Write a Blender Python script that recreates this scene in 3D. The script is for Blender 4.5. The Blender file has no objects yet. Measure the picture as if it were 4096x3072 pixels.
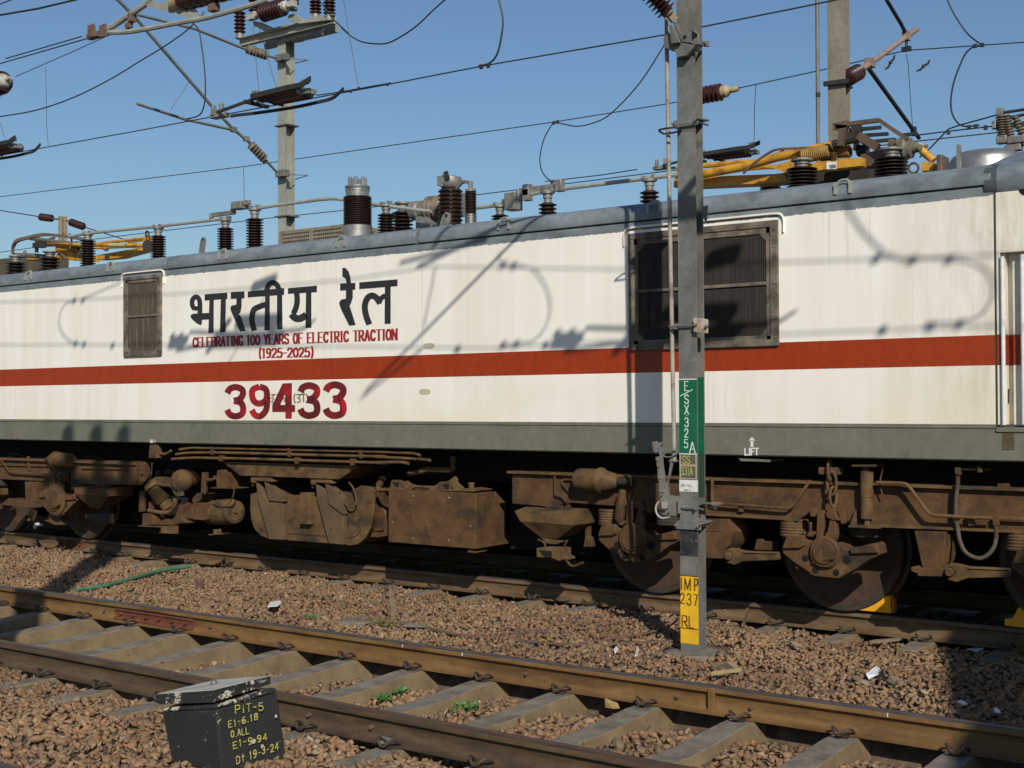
import bpy, bmesh, math, random
import numpy as np
from mathutils import Vector, Matrix
random.seed(7); rng = np.random.default_rng(7)
S = bpy.context.scene
COL = S.collection
# ---------------------------------------------------------------- camera
F_PX, EYE = 5190.0, 1.79
YAW, PIT, ROL = math.radians(36.68), math.radians(.87), math.radians(-.295)
_cy, _sy, _cp, _sp, _cr, _sr = math.cos(YAW), math.sin(YAW), math.cos(PIT), math.sin(PIT), math.cos(ROL), math.sin(ROL)
FW = Vector((-_sy*_cp, _cy*_cp, _sp)); RT0 = Vector((_cy, _sy, 0)); UP0 = RT0.cross(FW)
RT = RT0*_cr + UP0*_sr; UP = UP0*_cr - RT0*_sr
cam = bpy.data.cameras.new('camera'); co = bpy.data.objects.new('camera', cam); COL.objects.link(co)
co.matrix_world = Matrix(((RT.x, UP.x, -FW.x, 0), (RT.y, UP.y, -FW.y, 0), (RT.z, UP.z, -FW.z, EYE), (0, 0, 0, 1)))
cam.sensor_width = 36; cam.lens = 36*F_PX/4096; cam.clip_start = .1; cam.clip_end = 3000
S.camera = co
# ---------------------------------------------------------------- light
SUN_EL, SUN_AZ = math.radians(33), math.radians(135)      # sun stands behind the camera, to the right
SUNV = Vector((math.sin(SUN_AZ)*math.cos(SUN_EL), math.cos(SUN_AZ)*math.cos(SUN_EL), math.sin(SUN_EL)))
ld = bpy.data.lights.new('sun', 'SUN'); ld.energy = 4.6; ld.angle = math.radians(.55); ld.color = (1, .94, .845)
lo = bpy.data.objects.new('sun', ld); COL.objects.link(lo)
lo.rotation_euler = (-SUNV).to_track_quat('-Z', 'Y').to_euler(); lo.location = (0, 0, 30)
W = bpy.data.worlds.new("World"); S.world = W; W.use_nodes = True
nt = W.node_tree; nt.nodes.clear()
sky = nt.nodes.new('ShaderNodeTexSky'); sky.sky_type = 'NISHITA'; sky.sun_disc = False
sky.sun_elevation = SUN_EL; sky.sun_rotation = SUN_AZ; sky.air_density = 1.25; sky.dust_density = .7; sky.ozone_density = 3.2; sky.altitude = 200
bg = nt.nodes.new('ShaderNodeBackground'); bg.inputs[1].default_value = .072
wo = nt.nodes.new('ShaderNodeOutputWorld'); tint = nt.nodes.new('ShaderNodeMix'); tint.data_type = 'RGBA'; tint.blend_type = 'MULTIPLY'; tint.inputs[0].default_value = 1; tint.inputs[7].default_value = (.90, 1.03, 1.16, 1)
nt.links.new(sky.outputs[0], tint.inputs[6]); nt.links.new(tint.outputs[2], bg.inputs[0]); nt.links.new(bg.outputs[0], wo.inputs[0])
S.view_settings.view_transform = 'Standard'; S.view_settings.look = 'None'; S.view_settings.exposure = 0; S.view_settings.gamma = 1
S.cycles.max_bounces = 6; S.cycles.diffuse_bounces = 3

# ---------------------------------------------------------------- photo measurement helpers (px of the 4096 wide photo -> place)
K = 4096/2212
def ray(px, py): return RT*((px-2048)/F_PX) + FW + UP*((1536-py)/F_PX)
def at(p, Y): d = ray(*p); k = Y/d.y; return Vector((d.x*k, Y, EYE+d.z*k))
def atx(p, X): d = ray(*p); k = X/d.x; return Vector((X, d.y*k, EYE+d.z*k))
def gz(p, z): d = ray(*p); k = (z-EYE)/d.z; return Vector((d.x*k, d.y*k, z))
def Z(x0, y0, w): s = w/2212; return lambda x, y: (x0+s*x, y0+s*y)
def D(x, y): return (x*K, y*K)
def sunback_y(p, Y, wall=10.0):          # what throws the shadow seen at p on the loco side, if it hangs in the plane y=Y
    P = at(p, wall); t = (Y-P.y)/SUNV.y; return P+SUNV*t
def sunback_x(p, X, wall=10.0):
    P = at(p, wall); t = (X-P.x)/SUNV.x; return P+SUNV*t
def depth(P): return (Vector(P)-Vector((0, 0, EYE))).dot(FW)

# ---------------------------------------------------------------- materials
MATS = {}
def nodes(name):
    m = bpy.data.materials.new(name); m.use_nodes = True; MATS[name] = m
    return m, m.node_tree, m.node_tree.nodes['Principled BSDF']
def L(t, a, b): t.links.new(a, b)
def pos(t, scale=(1, 1, 1)):
    g = t.nodes.new('ShaderNodeNewGeometry'); mp = t.nodes.new('ShaderNodeMapping'); mp.inputs['Scale'].default_value = scale
    L(t, g.outputs['Position'], mp.inputs[0]); return mp.outputs[0]
def noise(t, vec, scale, detail=5, rough=.6):
    n = t.nodes.new('ShaderNodeTexNoise'); n.inputs['Scale'].default_value = scale; n.inputs['Detail'].default_value = detail
    n.inputs['Roughness'].default_value = rough; L(t, vec, n.inputs['Vector']); return n.outputs[0]
def ramp(t, fac, stops):
    r = t.nodes.new('ShaderNodeValToRGB'); e = r.color_ramp.elements
    while len(e) < len(stops): e.new(.5)
    for k, (p, c) in enumerate(stops): e[k].position = p; e[k].color = (*c, 1) if len(c) == 3 else c
    L(t, fac, r.inputs[0]); return r.outputs[0]
def mixc(t, fac, a, b, mode='MIX'):
    m = t.nodes.new('ShaderNodeMix'); m.data_type = 'RGBA'; m.blend_type = mode
    for s, v in ((m.inputs[0], fac), (m.inputs[6], a), (m.inputs[7], b)):
        if isinstance(v, (int, float)): s.default_value = v
        elif isinstance(v, tuple): s.default_value = (*v, 1)
        else: L(t, v, s)
    return m.outputs[2]
def bump(t, bsdf, h, strength=.3, dist=.01):
    b = t.nodes.new('ShaderNodeBump'); b.inputs['Strength'].default_value = strength; b.inputs['Distance'].default_value = dist
    L(t, h, b.inputs['Height']); L(t, b.outputs[0], bsdf.inputs['Normal'])
def mat(name, c1, c2=None, c3=None, scale=6, rough=.7, metal=0, bmp=0, bscale=40, stretch=(1, 1, 1), lo=.35, hi=.65, spec=.5, grease=0):
    if name in MATS: return MATS[name]
    m, t, b = nodes(name)
    b.inputs['Roughness'].default_value = rough; b.inputs['Metallic'].default_value = metal; b.inputs['Specular IOR Level'].default_value = spec
    c2 = c2 or tuple(x*.8 for x in c1)
    p = pos(t, stretch); n = noise(t, p, scale)
    st = [(lo, c2), (hi, c1)] if c3 is None else [(lo, c2), ((lo+hi)/2, c1), (hi, c3)]
    col = ramp(t, n, st)
    n2 = noise(t, pos(t), scale*7, 3)
    col = mixc(t, .35, col, ramp(t, n2, [(.3, (.35, .35, .35)), (.7, (1, 1, 1))]), 'MULTIPLY')
    if grease:                                        # oily dark patches and dust with shapes of their own
        g1 = noise(t, pos(t, (1, 1, 1.6)), 2.6, 6, .68); col = mixc(t, ramp(t, g1, [(.50, (0, 0, 0)), (.66, (grease,)*3)]), col, (.014, .010, .007))
        g2 = noise(t, pos(t, (1, 1, .4)), 7, 5, .7); col = mixc(t, ramp(t, g2, [(.60, (0, 0, 0)), (.72, (grease*.6,)*3)]), col, (.16, .105, .055))
    L(t, col, b.inputs['Base Color'])
    if bmp: bump(t, b, noise(t, pos(t), bscale, 4), bmp)
    return m
# ---------------------------------------------------------------- mesh building
class MB:
    def __init__(s): s.v = []; s.f = []; s.m = []; s.cur = 0
    def face(s, pts):
        i = len(s.v); s.v += [Vector(p) for p in pts]; s.f.append(tuple(range(i, i+len(pts)))); s.m.append(s.cur)
    def grid(s, rings, close=True, cap=True):
        n = len(rings[0]); i0 = len(s.v)
        for r in rings: s.v += [Vector(p) for p in r]
        for a in range(len(rings)-1):
            for k in range(n if close else n-1):
                k2 = (k+1) % n
                s.f.append((i0+a*n+k, i0+a*n+k2, i0+(a+1)*n+k2, i0+(a+1)*n+k)); s.m.append(s.cur)
        if cap and close:
            s.f.append(tuple(range(i0, i0+n))[::-1]); s.m.append(s.cur)
            e = i0+(len(rings)-1)*n; s.f.append(tuple(range(e, e+n))); s.m.append(s.cur)
        return s
    def box(s, x0, x1, y0, y1, z0, z1):
        return s.grid([[(x0, y0, z0), (x1, y0, z0), (x1, y1, z0), (x0, y1, z0)], [(x0, y0, z1), (x1, y0, z1), (x1, y1, z1), (x0, y1, z1)]])
    def obox(s, c, hx, hy, hz):       # oriented box: centre and three half vectors
        c, hx, hy, hz = map(Vector, (c, hx, hy, hz))
        return s.grid([[c-hx-hy-hz, c+hx-hy-hz, c+hx+hy-hz, c-hx+hy-hz], [c-hx-hy+hz, c+hx-hy+hz, c+hx+hy+hz, c-hx+hy+hz]])
    def beam(s, p, q, w, h, up=(0, 0, 1)):
        p, q = Vector(p), Vector(q); d = (q-p).normalized(); u = Vector(up)
        a = d.cross(u); a = a.normalized() if a.length > 1e-4 else Vector((1, 0, 0)); b = a.cross(d)
        a *= w/2; b *= h/2
        return s.grid([[p-a-b, p+a-b, p+a+b, p-a+b], [q-a-b, q+a-b, q+a+b, q-a+b]])
    def prism(s, pts, vec):
        vec = Vector(vec); pts = [Vector(p) for p in pts]
        return s.grid([pts, [p+vec for p in pts]])
    def plate(s, pts, Y, th=.02, off=(0, 0, 0)):      # outline read off the photo, standing in the plane y=Y, th deep
        o = Vector(off); return s.prism([at(p, Y)+o for p in pts], (0, th, 0))
    def tube(s, pts, r, n=8, cap=True):
        pts = [Vector(p) for p in pts]; N = len(pts); rr = r if isinstance(r, (list, tuple)) else [r]*N
        T = [(pts[min(i+1, N-1)]-pts[max(i-1, 0)]).normalized() for i in range(N)]
        a = T[0].orthogonal().normalized(); rings = []
        for i in range(N):
            a = a-T[i]*a.dot(T[i]); a = a.normalized() if a.length > 1e-6 else T[i].orthogonal().normalized(); b = T[i].cross(a)
            rings.append([pts[i]+(a*math.cos(2*math.pi*k/n)+b*math.sin(2*math.pi*k/n))*rr[i] for k in range(n)])
        return s.grid(rings, True, cap)
    def lathe(s, base, axis, prof, n=20):
        base = Vector(base); ax = Vector(axis).normalized(); a = ax.orthogonal().normalized(); b = ax.cross(a)
        return s.grid([[base+ax*h+(a*math.cos(2*math.pi*k/n)+b*math.sin(2*math.pi*k/n))*max(r, .0005) for k in range(n)] for r, h in prof])
    def cyl(s, p, q, r, n=16, bev=0):
        p, q = Vector(p), Vector(q); h = (q-p).length
        return s.lathe(p, q-p, [(r, 0), (r, h)] if not bev else [(r-bev, 0), (r, bev), (r, h-bev), (r-bev, h)], n)
    def torus(s, c, axis, R, r, n=20, m=8):
        c = Vector(c); ax = Vector(axis).normalized(); a = ax.orthogonal().normalized(); b = ax.cross(a); i0 = len(s.v)
        for i in range(n):
            t = 2*math.pi*i/n; d = a*math.cos(t)+b*math.sin(t)
            for j in range(m):
                u = 2*math.pi*j/m; s.v.append(c+d*(R+r*math.cos(u))+ax*r*math.sin(u))
        for i in range(n):
            for j in range(m):
                s.f.append((i0+i*m+j, i0+((i+1) % n)*m+j, i0+((i+1) % n)*m+(j+1) % m, i0+i*m+(j+1) % m)); s.m.append(s.cur)
        return s
    def sheds(s, p, q, rc, rs, n, seg=20):            # ribbed porcelain insulator between p and q
        p, q = Vector(p), Vector(q); h = (q-p).length; pr = [(rc*.9, 0)]; st = h/n
        for i in range(n): pr += [(rc, i*st+st*.05), (rs, i*st+st*.38), (rs, i*st+st*.55), (rc*1.1, i*st+st*.8)]
        pr.append((rc, h)); return s.lathe(p, q-p, pr, seg)
def wpos(o):
    v = Vector((0, 0, 0))
    while o is not None: v += o.location; o = o.parent
    return v
def obj(name, mb, mats, parent=None, ang=38, bevel=0, at0=None, tri=False):
    me = bpy.data.meshes.new(name); base = Vector(at0) if at0 is not None else (wpos(parent) if parent else Vector((0, 0, 0)))
    me.from_pydata([tuple(v-base) for v in mb.v], [], mb.f)
    for m in (mats if isinstance(mats, (list, tuple)) else [mats]): me.materials.append(m)
    me.polygons.foreach_set('material_index', mb.m)
    bm = bmesh.new(); bm.from_mesh(me); bmesh.ops.recalc_face_normals(bm, faces=bm.faces); bm.to_mesh(me); bm.free()
    if ang: me.polygons.foreach_set('use_smooth', [True]*len(me.polygons)); me.set_sharp_from_angle(angle=math.radians(ang))
    o = bpy.data.objects.new(name, me); COL.objects.link(o)
    if parent: o.parent = parent
    if at0 is not None: o.location = base - (wpos(parent) if parent else Vector((0, 0, 0)))
    if bevel:
        b = o.modifiers.new('bevel', 'BEVEL'); b.width = bevel; b.segments = 2; b.limit_method = 'ANGLE'; b.angle_limit = math.radians(40)
    return o
def islands(mb, tol=.003):                           # separate pieces of a builder, pieces whose boxes touch stay together
    par = list(range(len(mb.v)))
    def fd(i):
        while par[i] != i: par[i] = par[par[i]]; i = par[i]
        return i
    for f in mb.f:
        a = fd(f[0])
        for k in f[1:]: par[fd(k)] = a
    gr = {}
    for j, f in enumerate(mb.f): gr.setdefault(fd(f[0]), []).append(j)
    G = []
    for fs in gr.values():
        vs = [mb.v[k] for j in fs for k in mb.f[j]]
        G.append([fs, [min(v[i] for v in vs)-tol for i in range(3)], [max(v[i] for v in vs)+tol for i in range(3)]])
    ch = True
    while ch:
        ch = False
        for i in range(len(G)):
            for j in range(len(G)-1, i, -1):
                if all(G[i][1][k] <= G[j][2][k] and G[j][1][k] <= G[i][2][k] for k in range(3)):
                    G[i][0] += G[j][0]; G[i][1] = [min(a, b) for a, b in zip(G[i][1], G[j][1])]; G[i][2] = [max(a, b) for a, b in zip(G[i][2], G[j][2])]; G.pop(j); ch = True
    out = []
    for fs, _, _ in G:
        q = MB(); mp = {}
        for j in fs:
            t = []
            for k in mb.f[j]:
                if k not in mp: mp[k] = len(q.v); q.v.append(mb.v[k])
                t.append(mp[k])
            q.f.append(tuple(t)); q.m.append(mb.m[j])
        out.append(q)
    return out
def objs(name, mb, *a, **k):                          # every separate piece an object of its own
    return [obj(name, q, *a, **k) for q in islands(mb)][0]
def tag(o, label=None, cat=None, group=None, kind=None):
    if label: o['label'] = label
    if cat: o['category'] = cat
    if group: o['group'] = group
    if kind: o['kind'] = kind
    return o
def thing(name, label, cat, loc, group=None):
    o = bpy.data.objects.new(name, None); o.empty_display_size = .1; COL.objects.link(o); o.location = loc
    return tag(o, label, cat, group)
def dup(root, loc, label=None, rotz=0):
    r = root.copy(); COL.objects.link(r); r.location = loc; r.rotation_euler = (0, 0, rotz)
    if label: r['label'] = label
    for ch in list(root.children):
        c = ch.copy(); COL.objects.link(c); c.parent = r
        for g in ch.children:
            d = g.copy(); COL.objects.link(d); d.parent = c
    return r
def cr(pts, n=6):                                     # smooth curve through points
    P = [Vector(p) for p in pts]; P = [P[0]*2-P[1]]+P+[P[-1]*2-P[-2]]; out = []
    for i in range(1, len(P)-2):
        a, b, c, d = P[i-1:i+3]
        for k in range(n):
            t = k/n; out.append(.5*((2*b)+(c-a)*t+(2*a-5*b+4*c-d)*t*t+(3*b-a-3*c+d)*t**3))
    return out+[P[-2]]
# ---------------------------------------------------------------- hand lettering
GL = {
'A': ['0,0 .5,1 1,0', '.2,.36 .8,.36'], 'B': ['0,0 0,1', '~0,1 .55,1 .85,.9 .85,.63 .55,.53 0,.53', '~0,.53 .6,.53 .95,.4 .95,.13 .6,0 0,0'],
'C': ['~.95,.76 .75,.97 .4,1 .08,.75 0,.5 .08,.25 .4,0 .75,.03 .95,.24'], 'D': ['0,0 0,1', '~0,1 .5,1 .9,.8 1,.5 .9,.2 .5,0 0,0'],
'E': ['0,0 0,1', '0,1 .9,1', '0,.52 .7,.52', '0,0 .95,0'], 'F': ['0,0 0,1', '0,1 .95,1', '0,.52 .7,.52'],
'G': ['~.95,.76 .75,.97 .4,1 .08,.75 0,.5 .08,.25 .4,0 .75,.03 .95,.24', '.95,.0 .95,.42', '.6,.42 .97,.42'],
'H': ['0,0 0,1', '1,0 1,1', '0,.5 1,.5'], 'I': ['.5,0 .5,1'], 'L': ['0,1 0,0', '0,0 .95,0'], 'M': ['0,0 0,1', '0,1 .5,.1 1,1', '1,1 1,0'],
'N': ['0,0 0,1', '0,1 1,0', '1,0 1,1'], 'O': ['~.5,1 .12,.82 0,.5 .12,.18 .5,0 .88,.18 1,.5 .88,.82 .5,1'], 'P': ['0,0 0,1', '~0,1 .6,1 .95,.88 .95,.6 .6,.47 0,.47'],
'R': ['0,0 0,1', '~0,1 .6,1 .9,.88 .9,.62 .6,.5 0,.5', '.45,.5 1,0'], 'S': ['~.95,.8 .75,.97 .4,1 .08,.85 .1,.62 .5,.5 .9,.38 .95,.15 .6,0 .25,.03 0,.22'],
'T': ['.5,0 .5,1', '0,1 1,1'], 'X': ['0,0 1,1', '0,1 1,0'], 'Y': ['0,1 .5,.5 1,1', '.5,.5 .5,0'],
'0': ['~.5,1 .12,.82 0,.5 .12,.18 .5,0 .88,.18 1,.5 .88,.82 .5,1'], '1': ['.5,0 .5,1', '.2,.85 .5,1'],
'2': ['~.03,.76 .2,.97 .55,1 .92,.85 .88,.6 .45,.3 .0,.0', '0,0 1,0'], '3': ['~.05,.82 .3,1 .65,.98 .9,.78 .75,.58 .4,.52', '~.4,.52 .8,.45 .95,.25 .75,.03 .35,0 0,.18'],
'4': ['.75,0 .75,1', '.75,1 0,.3 1,.3'], '5': ['.9,1 .15,1 .08,.55', '~.08,.55 .5,.63 .9,.5 .95,.25 .7,.02 .3,0 0,.15'],
'6': ['~.85,.95 .5,.95 .15,.7 .02,.35 .15,.05 .5,0 .9,.1 .95,.35 .7,.52 .3,.5 .06,.32'], '7': ['0,1 1,1 .35,0'],
'8': ['~.5,1 .15,.9 .12,.65 .5,.53 .92,.35 .88,.1 .5,0 .1,.1 .08,.35 .5,.53 .88,.65 .85,.9 .5,1'],
'9': ['~.92,.62 .65,.45 .25,.5 .05,.72 .2,.95 .55,1 .9,.85 .95,.55 .8,.2 .45,0 .15,.05'],
'(': ['~.7,1.1 .35,.8 .25,.5 .35,.2 .7,-.1'], ')': ['~.3,1.1 .65,.8 .75,.5 .65,.2 .3,-.1'], '-': ['.1,.48 .9,.48'], '.': ['.45,.03 .55,.03'], '/': ['-.6,-.1 1.6,.95'],
't': ['.5,1 .5,0', '.1,.72 .9,.72'], 'i': ['.5,.65 .5,0', '.5,.9 .5,.95'], 'U': ['0,.15 .3,.15 .25,.4 .2,.8 .5,1 .8,.8 .75,.4 .7,.15 1,.15'], '^': ['.5,0 .5,1', '0,.55 .5,1 1,.55']}
WID = {'I': .5, '1': .6, '.': .35, '(': .5, ')': .5, 'i': .4, ' ': .55, '-': .7, '/': .8}
def hull(pts):
    pts = sorted(set((round(x, 6), round(y, 6)) for x, y in pts))
    def half(ps):
        h = []
        for p in ps:
            while len(h) > 1 and (h[-1][0]-h[-2][0])*(p[1]-h[-2][1])-(h[-1][1]-h[-2][1])*(p[0]-h[-2][0]) <= 0: h.pop()
            h.append(p)
        return h
    a = half(pts); b = half(pts[::-1]); return a[:-1]+b[:-1]
def ink(mb, pl, O, U, V, N, w, h, cnt):               # stroke pl (metres in the U,V plane) drawn with a w x h nib
    for a, b in zip(pl[:-1], pl[1:]):
        q = [(p[0]+sx*w/2, p[1]+sy*h/2) for p in (a, b) for sx in (-1, 1) for sy in (-1, 1)]
        cnt[0] += 1; e = .0008+.00006*(cnt[0] % 24)
        mb.face([O+U*x+V*y+N*e for x, y in hull(q)])
def write(mb, text, O, U, V, N, width, height, w, h, serif=0, gap=.28, up=None, jit=0):
    U = Vector(U).normalized(); V = Vector(V).normalized(); N = Vector(N).normalized(); O = Vector(O); cnt = [0]
    tot = sum(WID.get(c, 1) for c in text)+gap*(len(text)-1); un = width/tot; x = 0
    for c in text:
        cw = WID.get(c, 1)*un; dy = random.uniform(-jit, jit)
        for st in GL.get(c, []):
            cv = st[0] == '~'; p = [tuple(float(k) for k in q.split(',')) for q in st.lstrip('~').split()]
            if cv: p = [(q.x, q.y) for q in cr([(a, b, 0) for a, b in p], 4)]
            pl = [(x+a*cw if c not in 'I1' else x+cw*a, b*height+dy) for a, b in p]
            ink(mb, pl, O, U, V, N, w, h, cnt)
            if serif and not cv and len(p) == 2 and abs(p[0][0]-p[1][0]) < .01:
                for q in pl: ink(mb, [(q[0]-serif, q[1]), (q[0]+serif, q[1])], O, U, V, N, w*.5, h, cnt)
        x += cw+gap*un
    return mb
# ================================================================ materials used
def paint_white():
    m, t, b = nodes('cream_paint')
    st = noise(t, pos(t, (2.2, 2.2, .12)), 2.0, 5, .6); big = noise(t, pos(t, (.5, .5, .8)), 1.1, 4)
    c = ramp(t, st, [(.3, (.74, .69, .585)), (.5, (.785, .745, .665)), (.7, (.82, .79, .72))])
    c = mixc(t, ramp(t, big, [(.5, (0, 0, 0)), (.75, (.42, .42, .42))]), c, (.71, .63, .45))
    fine = noise(t, pos(t, (9, 9, 1.2)), 6, 4, .7)
    c = mixc(t, ramp(t, fine, [(.62, (0, 0, 0)), (.78, (.16, .16, .16))]), c, (.50, .44, .33))
    run = noise(t, pos(t, (11, 11, .16)), 2.4, 3, .5); sel = noise(t, pos(t, (.8, .8, .5)), 1.6, 3)
    rm = t.nodes.new('ShaderNodeMath'); rm.operation = 'MULTIPLY'; L(t, ramp(t, run, [(.58, (0, 0, 0)), (.70, (1, 1, 1))]), rm.inputs[0]); L(t, ramp(t, sel, [(.48, (0, 0, 0)), (.66, (.5, .5, .5))]), rm.inputs[1])
    c = mixc(t, rm.outputs[0], c, (.50, .42, .28))
    gx = t.nodes.new('ShaderNodeNewGeometry'); sx = t.nodes.new('ShaderNodeSeparateXYZ'); L(t, gx.outputs['Position'], sx.inputs[0])
    mr = t.nodes.new('ShaderNodeMapRange'); mr.inputs[1].default_value = -3.9; mr.inputs[2].default_value = -2.75; L(t, sx.outputs['X'], mr.inputs[0])
    gr = noise(t, pos(t, (2.5, 2.5, .5)), 2.5, 6, .7); gm = t.nodes.new('ShaderNodeMath'); gm.operation = 'MULTIPLY'; L(t, mr.outputs[0], gm.inputs[0]); L(t, ramp(t, gr, [(.38, (0, 0, 0)), (.66, (.75, .75, .75))]), gm.inputs[1])
    c = mixc(t, gm.outputs[0], c, (.42, .36, .24))
    lw = t.nodes.new('ShaderNodeMapRange'); lw.inputs[1].default_value = 2.2; lw.inputs[2].default_value = 1.65; L(t, sx.outputs['Z'], lw.inputs[0]); lm_ = t.nodes.new('ShaderNodeMath'); lm_.operation = 'MULTIPLY'; L(t, lw.outputs[0], lm_.inputs[0]); L(t, ramp(t, big, [(.38, (0, 0, 0)), (.6, (.6, .6, .6))]), lm_.inputs[1])
    c = mixc(t, lm_.outputs[0], c, (.72, .65, .49))
    sp = noise(t, pos(t), 34, 2, .5)
    c = mixc(t, ramp(t, sp, [(.74, (0, 0, 0)), (.78, (.7, .7, .7))]), c, (.30, .24, .17))
    L(t, c, b.inputs['Base Color']); b.inputs['Roughness'].default_value = .42
    bump(t, b, noise(t, pos(t, (1, 1, .6)), 2.5, 2), .12, .02)
    return m
m_white = paint_white()
m_stripe = mat('vermilion_paint', (.34, .036, .0016), (.29, .030, .0014), scale=3, rough=.45, stretch=(3, 3, .5))
m_skirt = mat('grey_green_paint', (.155, .155, .114), (.135, .135, .10), (.170, .168, .126), scale=1.3, rough=.55, stretch=(1, 1, .5))
m_roof = mat('roof_grey_paint', (.175, .205, .22), (.125, .145, .155), (.215, .245, .26), scale=2.2, rough=.38, stretch=(1, 2, 2))
m_roofdirt = mat('roof_dirt', (.16, .15, .13), (.08, .07, .055), scale=5, rough=.8)
m_black = mat('black_gap', (.006, .006, .006), rough=.9)
m_seam = mat('seam', (.05, .045, .03), rough=.9)
m_brown = mat('dust_brown', (0.0957, 0.0450, 0.0126), (0.0602, 0.0276, 0.0076), (0.1133, 0.0565, 0.0174), scale=5, rough=.85, bmp=.15, bscale=60, grease=.8)
m_brown2 = mat('dust_tan', (0.1205, 0.0662, 0.0209), (0.0709, 0.0381, 0.0118), (0.1417, 0.0835, 0.0296), scale=6, rough=.85, bmp=.15, bscale=60, grease=.8)
m_grime = mat('dark_grime', (.05, .036, .022), (.02, .015, .011), scale=6, rough=.9)
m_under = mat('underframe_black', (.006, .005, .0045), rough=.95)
m_wheel = mat('wheel_steel', (0.0805, 0.0406, 0.0175), (0.0420, 0.0238, 0.0126), scale=7, rough=.75)
m_tyre = mat('tyre_steel', (0.0825, 0.0638, 0.0450), (0.0450, 0.0338, 0.0225), scale=9, rough=.5, metal=.3)
m_frame = mat('dirty_window_frame', (.14, .115, .085), (.06, .05, .038), (.22, .18, .13), scale=8, rough=.8, bmp=.3, bscale=50)
m_porc = mat('brown_porcelain', (.035, .018, .012), (.02, .010, .008), scale=6, rough=.28)
m_porcr = mat('red_porcelain', (.05, .016, .012), (.03, .011, .009), scale=6, rough=.25)
m_grim = mat('dirty_porcelain', (.17, .135, .09), (.08, .06, .04), scale=9, rough=.6)
m_alu = mat('dull_aluminium', (.42, .42, .40), (.30, .29, .27), scale=8, rough=.42, metal=.75)
m_cap = mat('insulator_cap', (.30, .29, .26), (.17, .16, .14), scale=10, rough=.55, metal=.35)
m_galv = mat('galvanised_steel', (.165, .163, .145), (.125, .123, .108), (.215, .21, .19), scale=5, rough=.6, metal=.15, stretch=(1, 1, .7))
m_galvg = mat('green_grey_steel', (.31, .32, .27), (.27, .28, .235), (.35, .36, .30), scale=4, rough=.6, metal=.1, stretch=(1, 1, .6))
m_mastb = mat('brown_grey_steel', (.21, .18, .13), (.14, .115, .078), (.25, .22, .165), scale=2.2, rough=.65, stretch=(1, 1, .6))
m_iron = mat('dark_iron', (.04, .036, .03), (.02, .018, .016), scale=9, rough=.7, metal=.2)
m_wire = mat('copper_wire_dark', (.03, .034, .036), (.02, .022, .022), scale=9, rough=.55, metal=.3)
m_yel = mat('yellow_pantograph_paint', (.52, .25, .02), (.30, .14, .015), (.60, .31, .03), scale=9, rough=.5)
m_yelp = mat('yellow_mast_paint', (.80, .47, .012), (.66, .38, .012), scale=9, rough=.6)
m_chock = mat('chock_yellow', (.88, .40, .008), (.80, .35, .008), scale=12, rough=.6)
m_green = mat('sign_green', (.004, .13, .058), (.003, .105, .045), scale=8, rough=.5)
m_dgreen = mat('faded_green', (.028, .065, .035), (.02, .05, .03), scale=8, rough=.6)
m_wh = mat('sign_white', (.75, .75, .72), (.62, .62, .58), scale=20, rough=.6)
m_tar = mat('black_band', (.022, .025, .025), (.012, .014, .014), (.06, .06, .055), scale=14, rough=.6)
m_textbk = mat('letter_black', (.028, .027, .028), (.02, .02, .02), scale=8, rough=.5)
m_dkred = mat('letter_maroon', (.085, .008, .008), scale=9, rough=.6)
m_num = mat('number_red', (.20, .010, .013), (.11, .009, .011), (.46, .010, .016), scale=3.2, rough=.5, lo=.4, hi=.62)
m_txtred = mat('stencil_red', (.40, .014, .020), (.28, .012, .016), scale=20, rough=.55)
m_ylet = mat('letter_yellow', (.46, .42, .09), (.30, .28, .07), scale=20, rough=.7)
m_conc = mat('sleeper_concrete', (.20,.165,.11),(.13,.105,.07),(.235,.195,.135), scale=5, rough=.9, bmp=.25, bscale=90, stretch=(1, 1, .35))
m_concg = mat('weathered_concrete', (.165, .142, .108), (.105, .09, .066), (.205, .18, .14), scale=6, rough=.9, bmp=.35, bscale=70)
m_rail = mat('rusty_rail_web', (.150, .078, .020), (.095, .046, .013), (.185, .105, .033), scale=4, rough=.75, stretch=(.5, 1, 3))
m_raild = mat('dark_rail_web', (.072, .044, .020), (.045, .027, .014), (.095, .062, .03), scale=5, rough=.75, stretch=(.6, 1, 3))
m_railm = mat('loco_rail_web', (.125, .075, .034), (.08, .045, .02), (.16, .10, .05), scale=5, rough=.75, stretch=(.6, 1, 3))
m_head = mat('rail_head_polish', (.14, .12, .115), (.08, .068, .06), scale=9, rough=.36, metal=.5, stretch=(.5, 6, 1))
m_headr = mat('rail_head_dull', (.115, .070, .042), (.075, .046, .03), scale=8, rough=.42, metal=.35, stretch=(.5, 6, 1))
m_fish = mat('red_oxide_fishplate', (.150, .047, .022), (.10, .03, .016), scale=8, rough=.7)
m_clip = mat('clip_iron', (.075, .052, .035), (.04, .028, .02), scale=20, rough=.65, metal=.2)
m_pit = mat('tarred_concrete', (.020, .023, .021), (.010, .012, .011), (.032, .034, .03), scale=8, rough=.75, bmp=.3, bscale=60)
m_hole = mat('dark_hole', (.004, .004, .003), rough=1)  # near-black faces stand in for shaded openings that are not cut
m_paper = mat('white_litter', (.72, .72, .76), (.6, .6, .62), scale=20, rough=.7)
m_leaf = mat('weed_leaf', (.05, .13, .025), (.03, .08, .018), (.09, .19, .04), scale=30, rough=.6)
m_hose = mat('green_hose', (.075, .20, .12), (.05, .14, .085), scale=9, rough=.6)
m_rust = mat('rusty_iron', (.16, .10, .065), (.10, .06, .04), scale=20, rough=.85)
m_blue = mat('blue_plastic', (.03, .08, .22), scale=20, rough=.5)
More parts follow.
